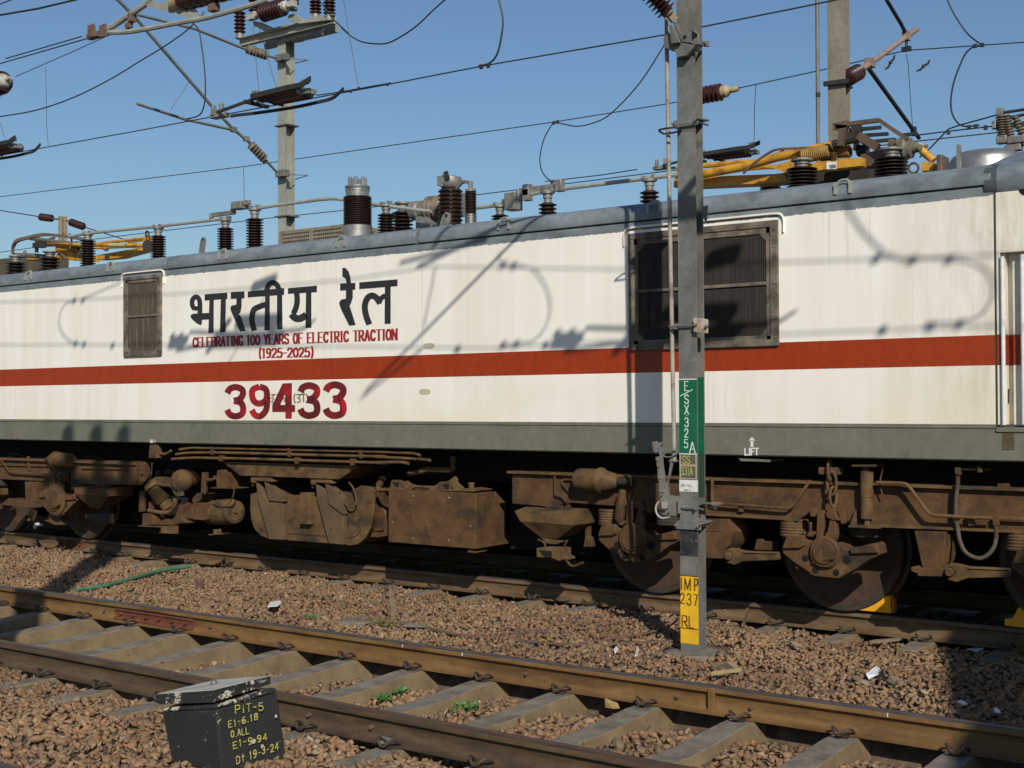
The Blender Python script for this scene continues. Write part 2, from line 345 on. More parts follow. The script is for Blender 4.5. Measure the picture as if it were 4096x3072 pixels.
def spots(name, base, spot, s, lo_, rough=.8):        # pit paint with chipped flecks
    m, t, b = nodes(name)
    n = noise(t, pos(t), s, 5, .75); n2 = noise(t, pos(t), 5, 4)
    c = ramp(t, n2, [(.3, base), (.7, tuple(x*1.8 for x in base))])
    c = mixc(t, ramp(t, n, [(lo_, (0, 0, 0)), (lo_+.03, (1, 1, 1))]), c, spot)
    L(t, c, b.inputs['Base Color']); b.inputs['Roughness'].default_value = rough; bump(t, b, noise(t, pos(t), 45, 4), .4)
    return m
m_pits = spots('tarred_concrete_chipped', (.0055, .0065, .006), (.40, .38, .32), 15, .655)
m_pitrim = spots('tar_edge_chipped', (.0075, .008, .0075), (.40, .37, .29), 11, .565)
m_lid = mat('lid_cement', (.40, .385, .35), (.28, .265, .235), (.46, .45, .42), scale=6, rough=.9, bmp=.3, bscale=50)
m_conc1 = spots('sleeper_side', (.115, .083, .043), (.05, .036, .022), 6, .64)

# ================================================================ the ground
TR = [(2.83, 'r'), (6.51, 'n'), (11.53, 'l')]
GA = .868                                             # half the distance between rail centres
RZ = -.172
def level(x, y):                                      # top of the ballast
    s = lambda a, b, v: max(0, min(1, (v-a)/(b-a)))
    if y < 5.53: return -.196
    if y < 7.46:
        u = -.335 + .085*s(-9.5, -5.0, x)
        e = min(abs(y-5.53), abs(y-7.46))
        if y > 6.9: u -= .05*s(6.95, 7.25, y)
        return u
    if y < 10.55: return -.155 - .05*s(9.4, 10.5, y) - .03*math.sin(x*1.3)*.6
    return -.23
def wig(x, y): return .016*math.sin(3.1*x+1.7*y)*math.sin(2.3*y-.9*x) + .009*math.sin(7.7*x)*math.sin(6.1*y+.4)
g = MB(); xs = np.arange(-26, 4.01, .2); ys = np.concatenate([np.arange(-2, 5.5, .2), [5.5, 5.56, 5.7], np.arange(5.9, 7.4, .2), [7.43, 7.5], np.arange(7.7, 24, .2)])
for y in ys:
    for x in xs: g.v.append(Vector((x, y, level(x, y)+wig(x, y)-.022)))
n = len(xs)
for j in range(len(ys)-1):
    for i in range(n-1): g.f.append((j*n+i, j*n+i+1, (j+1)*n+i+1, (j+1)*n+i)); g.m.append(0)
m_bed = mat('ballast_dust', (.11, .075, .048), (.06, .04, .026), (.15, .105, .07), scale=9, rough=.95, bmp=.6, bscale=45)  # dust, its colour kept dark to put shade in the gaps between stones
tag(obj('ballast_bed', g, m_bed), kind='structure')
m_soil = mat('yard_soil', (.16, .12, .08), (.10, .075, .05), scale=.6, rough=.95)
g = MB(); g.face([(-900, -900, -.5), (900, -900, -.5), (900, 900, -.5), (-900, 900, -.5)])
tag(obj('ground', g, m_soil), kind='structure')

# loose stones: many small angular lumps, their colours differ stone by stone
def stone_mat():
    m, t, b = nodes('ballast_stone')
    g_ = t.nodes.new('ShaderNodeNewGeometry')
    c = ramp(t, g_.outputs['Random Per Island'], [(0, (.18, .115, .070)), (.2, (.27, .172, .102)), (.4, (.21, .135, .084)), (.55, (.31, .205, .125)), (.68, (.165, .120, .083)), (.80, (.33, .235, .155)), (.90, (.19, .160, .122)), (.96, (.36, .29, .21)), (1, (.33, .16, .085))])
    n = noise(t, pos(t), 28, 4); c = mixc(t, .5, c, ramp(t, n, [(.3, (.5, .48, .46)), (.7, (1.1, 1.08, 1.05))]), 'MULTIPLY')
    d = noise(t, pos(t), .9, 5, .6)
    c = mixc(t, 1, c, ramp(t, d, [(.36, (.70, .61, .50)), (.52, (.95, .86, .72)), (.68, (1.1, 1.0, .84))]), 'MULTIPLY')
    d2 = noise(t, pos(t), 3.5, 4, .6); c = mixc(t, ramp(t, d2, [(.5, (0, 0, 0)), (.68, (.55, .55, .55))]), c, (.16, .108, .066))
    L(t, c, b.inputs['Base Color']); b.inputs['Roughness'].default_value = .95
    return m
m_stone = stone_mat()
def stone_shape(seed):
    r = np.random.default_rng(seed); bm = bmesh.new()
    A = r.uniform(.6, .95), r.uniform(.36, .62)
    for _ in range(8):
        v = r.uniform(-1, 1, 3); v /= np.abs(v).max()**.9; v *= np.array([1, A[0], A[1]])*r.uniform(.9, 1.12); bm.verts.new(v)
    bmesh.ops.convex_hull(bm, input=bm.verts[:])
    bmesh.ops.delete(bm, geom=[v for v in bm.verts if not v.link_faces], context='VERTS')
    bm.verts.index_update(); vs = np.array([v.co[:] for v in bm.verts]); fs = np.array([[v.index for v in f.verts] for f in bm.faces if len(f.verts) == 3]); bm.free()
    return vs, fs
SH = [stone_shape(k) for k in range(24)]
SLX = [-11.70+.668*k for k in range(-10, 20)]         # sleepers of the near track
SLX2 = [at((1749, 2320), 10.62).x+.655*k for k in range(-19, 16)]
def on_rail(y):
    return any(abs(y-(c+s*GA)) < .088 for c, _ in TR for s in (-1, 1))
def place_stones(pts, sizes, name, label):
    V, F, o = [], [], 0
    A = rng.uniform(0, 2*math.pi, (len(pts), 3)); pick = rng.integers(0, len(SH), len(pts))
    for (x, y, z), sz, (a, b_, c_), k in zip(pts, sizes, A, pick):
        vs, fs = SH[k]; a2, b2 = .75*math.sin(a), .75*math.sin(b_)
        ca, sa = math.cos(c_), math.sin(c_); R1 = np.array([[ca, -sa, 0], [sa, ca, 0], [0, 0, 1]])
        R2 = np.array([[1, 0, 0], [0, math.cos(a2), -math.sin(a2)], [0, math.sin(a2), math.cos(a2)]]); R3 = np.array([[math.cos(b2), 0, math.sin(b2)], [0, 1, 0], [-math.sin(b2), 0, math.cos(b2)]])
        V.append((vs*sz) @ (R1 @ R2 @ R3).T + (x, y, z)); F.append(fs+o); o += len(vs)
    V = np.concatenate(V).astype(np.float32); F = np.concatenate(F).astype(np.int32)
    me = bpy.data.meshes.new(name); me.vertices.add(len(V)); me.vertices.foreach_set('co', V.ravel())
    me.loops.add(F.size); me.loops.foreach_set('vertex_index', F.ravel()); me.polygons.add(len(F))
    me.polygons.foreach_set('loop_start', np.arange(0, F.size, 3, dtype=np.int32)); me.polygons.foreach_set('loop_total', np.full(len(F), 3, dtype=np.int32))
    me.update(calc_edges=True); me.materials.append(m_stone); o_ = bpy.data.objects.new(name, me); COL.objects.link(o_)
    return tag(o_, label, 'ballast', kind='stuff')
def region(y0, y1, dens, smin, smax, keep=lambda x, y: True):
    P, Sz = [], []
    xa, xb = -1.72*y1-1.5, -.2*y0+1.2
    xb = min(xb, 2.5)
    N = int((xb-xa)*(y1-y0)*dens)
    for _ in range(N):
        x, y = random.uniform(xa, xb), random.uniform(y0, y1)
        if x < -1.70*y-1.3 or on_rail(y) or not keep(x, y): continue
        s = random.uniform(smin, smax)*(1.4 if random.random() < .08 else 1)*.98
        P.append((x, y, level(x, y)+wig(x, y)+random.uniform(-.018, .012))); Sz.append(s)
    return P, Sz
def clear1(x, y, half=.135):                          # not on a near-track sleeper
    return min(abs(x-c) for c in SLX) > half
P, Sz = region(3.0, 5.53, 720, .020, .037, lambda x, y: clear1(x, y, .095) or y < 5.34 and random.random() < .62 or y < 5.05)
a, b = region(5.6, 7.42, 700, .020, .036, clear1); P += a; Sz += b
a, b = region(7.42, 10.58, 640, .018, .033, lambda x, y: not (y > 10.2 and min(abs(x-c) for c in SLX2) < .11 and random.random() < .8) and (abs(x+4.95) > .22 or abs(y-9.04) > .3)); P += a; Sz += b
a, b = region(10.7, 12.3, 160, .022, .036); P += a; Sz += b
place_stones(P, Sz, 'ballast_stones', 'brown and pinkish crushed stone ballast lying between and beside the rails')

# ================================================================ tracks
RP = [(-.075, -.172), (.075, -.172), (.075, -.160), (.020, -.146), (.010, -.135), (.009, -.058), (.014, -.050), (.036, -.040), (.037, -.012), (.030, -.003), (.012, 0), (-.012, 0), (-.030, -.003), (-.037, -.012), (-.036, -.040), (-.014, -.050), (-.009, -.058), (-.010, -.135), (-.020, -.146), (-.075, -.160)]
def rail(y, x0, x1, web, head, label):
    mb = MB(); n = len(RP); i0 = 0
    for x in (x0, x1): mb.v += [Vector((x, y+a, b)) for a, b in RP]
    for k in range(n):
        mb.f.append((k, (k+1) % n, n+(k+1) % n, n+k)); mb.m.append(1 if 9 <= k <= 12 else 0)
    mb.f.append(tuple(range(n))[::-1]); mb.f.append(tuple(range(n, 2*n))); mb.m += [0, 0]
    return tag(obj('rail', mb, [web, head], at0=((x0+x1)/2, y, -.172), ang=50), label, 'rail')
r0 = rail(2.83+GA, -30, 6, m_raild, m_headr, 'dark rail of the nearest track, just its head showing in the bottom left corner')
r1 = rail(6.51-GA, -60, 40, m_raild, m_headr, 'dark brown rail passing just behind the black pit box, nearer rail of the empty track')
r2 = rail(6.51+GA, -60, 40, m_rail, m_head, 'orange rusty rail with a red bolted fishplate, farther rail of the empty track')
r3 = rail(11.53-GA, -60, 40, m_railm, m_head, 'dusty brown rail under the near wheels of the locomotive')
r4 = rail(11.53+GA, -60, 40, m_railm, m_head, 'shaded rail under the far side of the locomotive')
def fishplate(r, y, x0, x1, nb, m=None):
    mb = MB()
    mb.prism([(x0, y-.011, -.054), (x0, y-.036, -.058), (x0, y-.036, -.072), (x0, y-.022, -.080), (x0, y-.022, -.118), (x0, y-.036, -.126), (x0, y-.055, -.142), (x0, y-.055, -.150), (x0, y-.011, -.142)], (x1-x0, 0, 0))
    o = obj('fishplate', mb, m or m_fish, r, bevel=.003)
    for k in range(nb):
        x = x0+(x1-x0)*(k+.5)/nb; b_ = MB(); b_.cyl((x, y-.02, -.098), (x, y-.052, -.098), .017, 6); obj('bolt', b_, m or m_fish, o)
R1Y, R2Y, R3Y = 6.51-GA, 6.51+GA, 11.53-GA
xa = gz((459, 2440), -.1).x; fa, fb = at((457, 2440), R2Y-.04).x, at((766, 2500), R2Y-.04).x
fishplate(r2, R2Y, fa, fb, 6, m_fish)
fishplate(r3, R3Y, at((228, 2165), R3Y-.04).x, at((330, 2180), R3Y-.04).x, 4, m_fish)
for r, y, pts in ((r2, R2Y, [(420, 2421), (845, 2483), (2108, 2662), (2714, 2750), (3010, 2792)]), (r1, R1Y, [(1240, 2830), (1490, 2880)])):
    for p in pts:
        x = at(p, y-.01).x; b_ = MB(); b_.cyl((x, y-.005, -.1), (x, y-.032, -.1), .014, 6); obj('stud_bolt', b_, m_rust, r)
z_ = MB(); x = at((2844, 2760), R2Y-.04).x; z_.box(x-.022, x+.022, R2Y-.045, R2Y-.009, -.150, -.012); z_.box(x-.03, x+.03, R2Y-.07, R2Y-.04, -.172, -.145)
obj('rail_bond', z_, m_rail, r2, bevel=.004)
pk = MB()                                             # chalk ticks on the rail
for p in [(1610, 2553), (1849, 2585), (3550, 2840)]:
    x = at(p, R2Y-.037).x; pk.box(x-.003, x+.003, R2Y-.0395, R2Y-.037, -.034, -.012)
objs('chalk_mark', pk, m_wh, r2, ang=0)

def clip_mb(x, y, s):                                 # bent spring clip holding the rail foot, s=-1 on the camera side
    mb = MB(); pts = [(-.052, .045, .006), (-.060, .012, .030), (-.050, -.030, .048), (-.028, -.052, .030), (-.010, -.055, .014), (.014, -.055, .014), (.032, -.052, .030), (.052, -.028, .048), (.060, .012, .030), (.050, .045, .006)]
    mb.tube([(x+a, y-s*b if s > 0 else y+b, -.164+c) for a, b, c in cr(pts, 3)], .0095, 8)
    mb.box(x-.035, x+.035, y-.03, y+.03, -.19, -.160)
    return mb
def make_sleeper(x, yc, label, group, faces):
    t = thing('sleeper', label, 'sleeper', (x, yc, -.19), group)
    mb = MB(); R = []
    for y, zt, hw in [(-1.375, -.180, .075), (-1.05, -.177, .078), (-.66, -.177, .085), (-.45, -.190, .088), (-.2, -.203, .092), (0, -.206, .093), (.2, -.203, .092), (.45, -.190, .088), (.66, -.177, .085), (1.05, -.177, .078), (1.375, -.180, .075)]:
        R.append([(x-hw-.042, yc+y, -.385), (x+hw+.042, yc+y, -.385), (x+hw, yc+y, zt), (x-hw, yc+y, zt)])
    i0 = 0; mb.grid(R)
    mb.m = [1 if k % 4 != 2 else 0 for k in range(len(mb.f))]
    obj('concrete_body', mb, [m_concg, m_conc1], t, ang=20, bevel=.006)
    for yr, s in faces: obj('rail_clip', clip_mb(x, yr+s*.10, s), m_clip, t)
    return t
near = make_sleeper(SLX[0], 6.51, 'ribbed concrete sleeper crossing under both rails of the empty track, with bent iron clips', 'concrete sleepers of the empty track', [(R1Y, -1), (R1Y, 1), (R2Y, -1)])
for x in SLX[1:]: dup(near, (x, 6.51, -.19))
far = make_sleeper(SLX2[0], 11.53, 'half buried concrete sleeper end poking out of the ballast under the locomotive rail', 'concrete sleepers under the locomotive', [(R3Y, -1)])
for x in SLX2[1:]: dup(far, (x, 11.53, -.19))
# ================================================================ locomotive
YB = 10.0                                             # its side wall
loco = thing('electric_locomotive', 'cream electric locomotive with an orange stripe and number 39433, standing under the wires', 'locomotive', (-9, 11.53, 0))
ZS0, ZS1 = 1.336, 1.612                               # grey sole bar, then the side wall
ZST0, ZST1 = 2.061, 2.289                             # stripe
ZW, ZG = 3.347, 3.411
XL, XP, XR = -19.2, at(D(2151, 900), YB).x, .9
mb = MB()
for x0, x1, yo in ((XL, XP, 0),):
    for z0, z1, mi in ((ZS1-.025, ZS1+.004, 2), (ZS1+.004, ZST0, 0), (ZST0, ZST1, 1), (ZST1, ZW, 0), (ZW, ZG+.02, 3)):
        mb.cur = mi; mb.face([(x0, YB, z0), (x1, YB, z0), (x1, YB, z1), (x0, YB, z1)])
mb.cur = 0; mb.box(XL, XP-.002, YB+.006, 13.06, ZS1-.02, ZG)
obj('side_wall', mb, [m_white, m_stripe, m_skirt, m_roof], loco, ang=0)
mb = MB(); mb.prism([(XL, YB+.005, ZS0+.012), (XL, YB+.017, ZS0), (XL, 13.05, ZS0), (XL, 13.05, ZS1-.026), (XL, YB+.005, ZS1-.026)], (XR-XL, 0, 0))
obj('sole_bar', mb, m_skirt, loco)
mb = MB(); mb.box(XL, XP+.012, YB+.004, YB+.05, ZS1-.031, ZS1-.0255); mb.box(XP+.001, XP+.012, YB+.002, YB+.05, ZS1-.03, ZW)
obj('panel_seam', mb, m_seam, loco)
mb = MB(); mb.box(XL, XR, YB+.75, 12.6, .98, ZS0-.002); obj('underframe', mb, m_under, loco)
# roof with its rounded shoulder, in hatch-long sections
def roof_prof(x):
    return [(x, YB+.02, ZG+.012), (x, YB-.016, ZG+.016), (x, YB-.022, ZG+.05), (x, YB-.018, ZG+.09), (x, YB+.002, ZG+.132), (x, YB+.04, ZG+.163), (x, YB+.11, ZG+.184), (x, YB+.30, ZG+.192), (x, 12.8, ZG+.192), (x, 13.06, ZG+.1), (x, 13.06, ZG+.012)]
J1, J2 = at(D(362, 570), YB).x, at(D(902, 515), YB).x
for a, b in ((XL, J1-.018), (J1+.018, J2-.022), (J2+.022, XP-.015)):
    mb = MB(); mb.grid([roof_prof(a), roof_prof(b)]); obj('roof_hatch', mb, m_roof, loco, ang=45, bevel=.004)
mb = MB(); mb.box(XL, XP-.01, YB+.035, 13.03, ZG-.01, ZG+.13); obj('roof_gap', mb, m_black, loco, ang=0)
mb = MB(); mb.box(XL, XP-.02, YB+.0, YB+.02, ZG+.002, ZG+.012); obj('gutter_gap', mb, m_black, loco, ang=0)
for dx, dy in ((60, 590), (237, 572), (480, 547), (735, 521), (1087, 486), (1412, 447), (1820, 402)):
    P = at(D(dx, dy), YB-.03); x, z = P.x, ZG+.115; mb = MB()
    for s in (-1, 1): mb.prism([(x+s*.062-.012, YB-.004, z+.045), (x+s*.062-.012, YB-.034, z+.03), (x+s*.062-.012, YB-.036, z-.055), (x+s*.062-.012, YB-.012, z-.06)], (.024, 0, 0))
    mb.tube(cr([(x-.055, YB-.012, z+.02), (x-.03, YB-.01, z+.052), (x+.03, YB-.008, z+.056), (x+.055, YB-.012, z+.02)], 4), .012, 6)
    obj('lifting_lug', mb, m_galvg, loco)
# cab end at the right: door recess with handrails, roof fairing
xd0, xd1 = at(D(2163, 900), YB).x, at(D(2216, 900), YB).x
zt, zb = 2.905, ZS1-.0
mb = MB()
for z0, z1, mi in ((zb, ZST0, 0), (ZST0, ZST1, 1), (ZST1, zt, 0)):
    mb.cur = mi
    mb.box(XP+.013, xd0, YB+.004, YB+.12, z0, z1); mb.box(xd1+.55, XR, YB+.004, YB+.12, z0, z1)
    mb.box(xd0, xd0+.028, YB+.05, YB+.12, z0, z1)
    for kx in (xd0+.07, xd0+.19, xd0+.31): mb.box(kx, kx+.065, YB+.075, YB+.12, z0, z1-.06 if z1 == zt else z1)
    mb.box(xd0+.028, xd1+.55, YB+.12, YB+.16, z0, z1)
mb.cur = 0; mb.box(XP+.013, XR, YB+.004, YB+.3, zt, ZG+.1)
obj('cab_wall', mb, [m_white, m_stripe], loco, ang=0, bevel=.004)
mb = MB(); mb.tube([(xd0+.155, YB+.03, zb+.01), (xd0+.155, YB+.03, zt-.02)], .017, 10); mb.box(xd0+.14, xd0+.17, YB+.03, YB+.1, zt-.09, zt-.06); mb.box(xd0+.14, xd0+.17, YB+.03, YB+.1, zb+.08, zb+.11)
obj('handrail', mb, m_wh, loco)
mb = MB(); mb.tube([(xd0+.02, YB-.005, zb), (xd0+.02, YB-.005, zt-.03)], .016, 10); obj('handrail', mb, m_wh, loco)
mb = MB(); q = Z(3930, 980, 166*2212/336)
mb.plate([q(165, 1165), q(215, 1165), q(215, 1280), q(165, 1330)], YB+.072, .002); obj('step_hole', mb, m_hole, loco, ang=0)
mb = MB(); mb.box(xd0-.04, XR, YB-.006, YB+.1, ZS1-.055, ZS1-.018); obj('door_sill', mb, m_skirt, loco, bevel=.004)
mb = MB(); x0 = XP+.03
def fair(x, up):
    return [(x, YB+.02, ZG-.07), (x, YB-.012, ZG-.03), (x, YB-.022, ZG+.05), (x, YB-.01, ZG+.125), (x, YB+.045, ZG+.165), (x, YB+.12, ZG+.187), (x, YB+.35, ZG+.195+up*.5), (x, YB+.9, ZG+.20+up), (x, 12.3, ZG+.20+up), (x, 13.06, ZG)]
mb.grid([fair(x0, 0), fair(at(D(2168, 357), 10.5).x, .02), fair(at(D(2212, 310), 10.5).x, at(D(2212, 310), 10.6).z-ZG-.2), fair(XR, at(D(2212, 310), 10.6).z-ZG+.25)]); obj('cab_roof', mb, m_roof, loco, ang=50)
mb = MB(); q = Z(3200, 420, 896); P = at(q(2195, 820), YB); mb.cyl((P.x+.03, YB-.002, P.z), (P.x+.03, YB+.05, P.z), .055, 16); obj('grab_hole', mb, m_hole, loco)
mb = MB(); q = Z(3930, 980, 166*2212/336)
m_streak = mat('brown_streak', (.10, .085, .045), (.07, .055, .028), scale=7, rough=.8)
mb.plate([q(160, 1468), q(258, 1455), q(258, 1659), q(160, 1659)], YB+.002, .002); obj('dirt_streak', mb, m_streak, loco, ang=0)
mb = MB()                                             # patches, rivets, panel seam on the side
for dx, dy in ((918, 846), (927, 747)):
    P = at(D(dx, dy), YB); mb.prism([(P.x+.075*math.copysign(abs(math.cos(a))**.6, math.cos(a)), YB-.003, P.z+.028*math.sin(a)) for a in np.linspace(0, 2*math.pi, 18)[:-1]], (0, .004, 0))
o_ = objs('cover_patch', mb, mat('cream_patch', (.56, .52, .36), (.44, .41, .29), scale=20, rough=.5), loco)
mb = MB(); xs_ = at(D(912, 640), YB).x; mb.box(xs_-.0015, xs_+.0015, YB-.001, YB+.002, ZST1+.05, ZW); xs_ = at(D(1600, 640), YB).x
obj('wall_seam', mb, mat('cream_seam', (.42, .38, .31), scale=9), loco, ang=0)

mb = MB(); x = XL                                      # ragged lower edge of the grey roof paint
while x < XP-.05:
    w_ = random.uniform(.02, .07); a, b = random.uniform(0, .012), random.uniform(0, .012); mb.face([(x, YB-.0012, ZW-a), (x+w_, YB-.0012, ZW-b), (x+w_, YB-.0012, ZW+.004), (x, YB-.0012, ZW+.004)]); x += w_
obj('paint_edge', mb, m_roof, loco, ang=0)
# ---------------------------------------------------------------- windows
def window(x0, x1, z0, z1, mesh_mat, streaky):
    fr = MB(); t = .055*(1 if x1-x0 > .8 else .72); y = YB
    for a, b, c, d in ((x0, x1, z1-t, z1), (x0, x1, z0, z0+t), (x0, x0+t, z0+t, z1-t), (x1-t*1.25, x1, z0+t, z1-t)): fr.box(a, b, y-.028, y+.01, c, d)
    t2 = t*1.05; a0, a1, b0, b1 = x0+t*.9, x1-t*1.15, z0+t*.9, z1-t*.9
    for a, b, c, d in ((a0, a1, b1-t2, b1), (a0, a1, b0, b0+t2*.7), (a0, a0+t2*.8, b0, b1), (a1-t2*.8, a1, b0, b1)): fr.box(a, b, y-.018, y+.008, c, d)
    g0, g1, h0, h1 = a0+t2*.8, a1-t2*.8, b0+t2*.7, b1-t2; cc = .07 if x1-x0 > .8 else .05
    for xx, zz, sx, sz in ((g0, h0, 1, 1), (g1, h0, -1, 1), (g0, h1, 1, -1), (g1, h1, -1, -1)): fr.prism([(xx-.004*sx, y-.014, zz-.004*sz), (xx+cc*sx, y-.014, zz-.004*sz), (xx-.004*sx, y-.014, zz+cc*sz)], (0, .02, 0))
    w = obj('window', fr, m_frame, loco, bevel=.004)
    zm = (h0+h1)/2+.01; b_ = MB(); b_.box(g0, g1, y-.022, y-.010, zm-.014, zm+.014); obj('cross_bar', b_, m_frame, w, bevel=.003)
    ms = MB(); nn = int((g1-g0)/.010)
    rings = []
    for k in range(nn+1): rings.append([(g0+(g1-g0)*k/nn, y-.009+(.0035 if k % 2 else 0), h0), (g0+(g1-g0)*k/nn, y-.009+(.0035 if k % 2 else 0), h1)])
    ms.grid(rings, close=False, cap=False); obj('filter_mesh', ms, mesh_mat, w, ang=0)
    rb = MB()
    for k in range(7):
        zz = z0+(z1-z0)*(k+.5)/7; rb.lathe((x1-t*.6, y-.028, zz), (0, -1, 0), [(.009, 0), (.007, .006), (.001, .009)], 8); rb.lathe((x0+t*.5, y-.028, zz), (0, -1, 0), [(.009, 0), (.007, .006), (.001, .009)], 8)
    for k in range(6 if x1-x0 > .8 else 3):
        xx = x0+(x1-x0)*(k+.5)/(6 if x1-x0 > .8 else 3); rb.lathe((xx, y-.028, z1-t*.6), (0, -1, 0), [(.009, 0), (.007, .006), (.001, .009)], 8)
    objs('rivet', rb, m_frame, w)
    gt = MB(); e = .05; path = cr([(x0-e, y-.012, z1-.10), (x0-e, y-.012, z1+.0), (x0-e*.4, y-.012, z1+.045), (x0+e, y-.012, z1+.055)], 4)+cr([(x1-e, y-.012, z1+.055), (x1+e*.4, y-.012, z1+.045), (x1+e, y-.012, z1), (x1+e, y-.012, z1-.10)], 4)
    rings = [[p+Vector((0, -.012, -.006)), p+Vector((0, .014, -.012)), p+Vector((0, .014, .012)), p+Vector((0, -.012, .008))] for p in path]
    gt.grid(rings); obj('rain_gutter', gt, m_white, w)
    return w
def mesh_mat(name, c1, c2, c3):
    m, t, b = nodes(name)
    n = noise(t, pos(t, (14, 1, .5)), 2.5, 4, .7); c = ramp(t, n, [(.35, c2), (.55, c1), (.72, c3)])
    wv = t.nodes.new('ShaderNodeTexWave'); wv.wave_type = 'BANDS'; wv.bands_direction = 'Z'; wv.inputs['Scale'].default_value = 55; wv.inputs['Distortion'].default_value = .4
    L(t, pos(t), wv.inputs['Vector']); c = mixc(t, .3, c, wv.outputs[0], 'MULTIPLY'); L(t, c, b.inputs['Base Color']); b.inputs['Roughness'].default_value = .9; return m
q = Z(2480, 840, 700); A_, B_ = at(q(120, 360), YB), at(q(2003, 140), YB); C_ = at(q(2000, 1690), YB)
zz1 = at(q(2000, 125), YB).z; zz0 = at(D(1680, 747), YB).z
window(A_.x, B_.x, zz0, zz1, mesh_mat('dark_filter_mesh', (.028, .022, .016), (.014, .011, .009), (.045, .036, .027)), False)
q = Z(480, 1090, 200*2212/948); A_, B_ = at(q(95, 400), YB), at(q(800, 400), YB)
window(A_.x, B_.x, at(q(400, 1590), YB).z, at(q(400, 75), YB).z, mesh_mat('dusty_filter_mesh', (.085, .066, .042), (.045, .034, .022), (.22, .19, .14)), True)

# ---------------------------------------------------------------- lettering on the side
YL = YB-.0035
def polyset(polys, zf, Y=YL):
    mb = MB()
    for k, p in enumerate(polys): mb.face([at(zf(*c), Y)+Vector((0, -.0001*(k % 9), 0)) for c in p])
    return mb
def rib(path, w, n=6, taper=None):
    P = [(p.x, p.y) for p in cr([(a, b, 0) for a, b in path], n)] if n > 1 else path; Lf, Rt = [], []
    for i, (x, y) in enumerate(P):
        a, b = P[max(i-1, 0)], P[min(i+1, len(P)-1)]; dx, dy = b[0]-a[0], b[1]-a[1]; l = math.hypot(dx, dy) or 1
        ww = w/2 if not taper else (taper[0]+(taper[1]-taper[0])*i/(len(P)-1))/2
        Lf.append((x-dy/l*ww, y+dx/l*ww)); Rt.append((x+dy/l*ww, y-dx/l*ww))
    return [[Lf[i], Lf[i+1], Rt[i+1], Rt[i]] for i in range(len(P)-1)]
zh = Z(740, 1050, 900)
P = [[(193, 312), (416, 295), (416, 357), (193, 373)], [(240, 365), (283, 362), (281, 690), (229, 693)], [(352, 358), (402, 356), (397, 684), (343, 687)], [(140, 500), (236, 495), (236, 558), (150, 563)],
     [(55, 517), (80, 503), (150, 498), (168, 540), (165, 600), (155, 615), (120, 600), (78, 565), (57, 540)],
     [(450, 290), (585, 283), (585, 350), (450, 357)], [(505, 350), (557, 346), (556, 430), (545, 490), (515, 520), (480, 505), (460, 480), (445, 455), (455, 425), (485, 418), (506, 412)], [(450, 470), (515, 500), (545, 520), (596, 672), (540, 677)],
     [(617, 285), (975, 250), (975, 315), (617, 342)], [(788, 330), (833, 328), (832, 665), (780, 667)], [(905, 320), (955, 316), (958, 655), (903, 658)],
     [(1012, 252), (1297, 227), (1297, 290), (1012, 307)], [(1190, 295), (1242, 292), (1243, 640), (1183, 643)],
     [(1525, 205), (1675, 200), (1675, 265), (1525, 275)], [(1547, 50), (1580, 55), (1610, 90), (1625, 140), (1632, 206), (1590, 208), (1580, 160), (1563, 143), (1547, 138)],
     [(1582, 265), (1650, 262), (1650, 340), (1632, 400), (1612, 435), (1560, 440), (1522, 425), (1516, 392), (1535, 365), (1582, 355)], [(1516, 400), (1560, 395), (1618, 425), (1678, 613), (1615, 620), (1535, 460)],
     [(1713, 195), (2090, 165), (2090, 230), (1713, 260)], [(1965, 235), (2022, 232), (2022, 600), (1962, 604)]]
P += rib([(95, 458), (72, 420), (74, 365), (108, 336), (138, 360), (147, 420), (146, 510)], 46) + rib([(76, 440), (105, 452), (146, 440)], 40)
P += rib([(800, 410), (740, 430), (680, 460), (658, 530), (662, 600), (682, 669)], 54) + rib([(802, 275), (822, 220), (860, 197), (900, 215), (925, 262)], 50)
P += rib([(1098, 300), (1103, 370), (1092, 440), (1066, 500)], 54) + rib([(1045, 505), (1085, 545), (1135, 548), (1192, 515)], 68)
P += rib([(1812, 608), (1780, 520), (1768, 430), (1790, 355), (1835, 325), (1880, 345), (1918, 400)], 60) + rib([(1905, 400), (1925, 355), (1972, 322)], 48)
obj('hindi_lettering', polyset(P, zh), m_textbk, loco, ang=0)
P = []
def digit3(x, y, w, h):
    f = lambda a, b: (x+a*w, y+b*h); return rib([f(*c) for c in ((.10, .26), (.22, .14), (.5, .085), (.80, .15), (.85, .29), (.68, .43), (.42, .475))], .30*w) + rib([f(*c) for c in ((.42, .475), (.75, .53), (.86, .68), (.80, .85), (.5, .915), (.22, .86), (.10, .73))], .30*w)
P += digit3(395, 1195, 205, 345); P += digit3(1112, 1178, 218, 357); P += digit3(1362, 1170, 226, 365)
f = lambda a, b: (630+a*205, 1190+b*350)
P += rib([f(*c) for c in ((.5, .085), (.2, .16), (.14, .32), (.25, .50), (.5, .56), (.78, .48), (.86, .32), (.78, .15), (.5, .085))], 60) + rib([f(*c) for c in ((.86, .30), (.87, .5), (.8, .75), (.55, .91), (.28, .88), (.13, .74))], 60)
P += [[(983, 1188), (1052, 1184), (1050, 1533), (987, 1533)], [(858, 1400), (1082, 1400), (1082, 1468), (858, 1468)], [(960, 1188), (1030, 1186), (935, 1402), (858, 1402)]]
obj('number_lettering', polyset(P, zh), m_num, loco, ang=0)
P = []
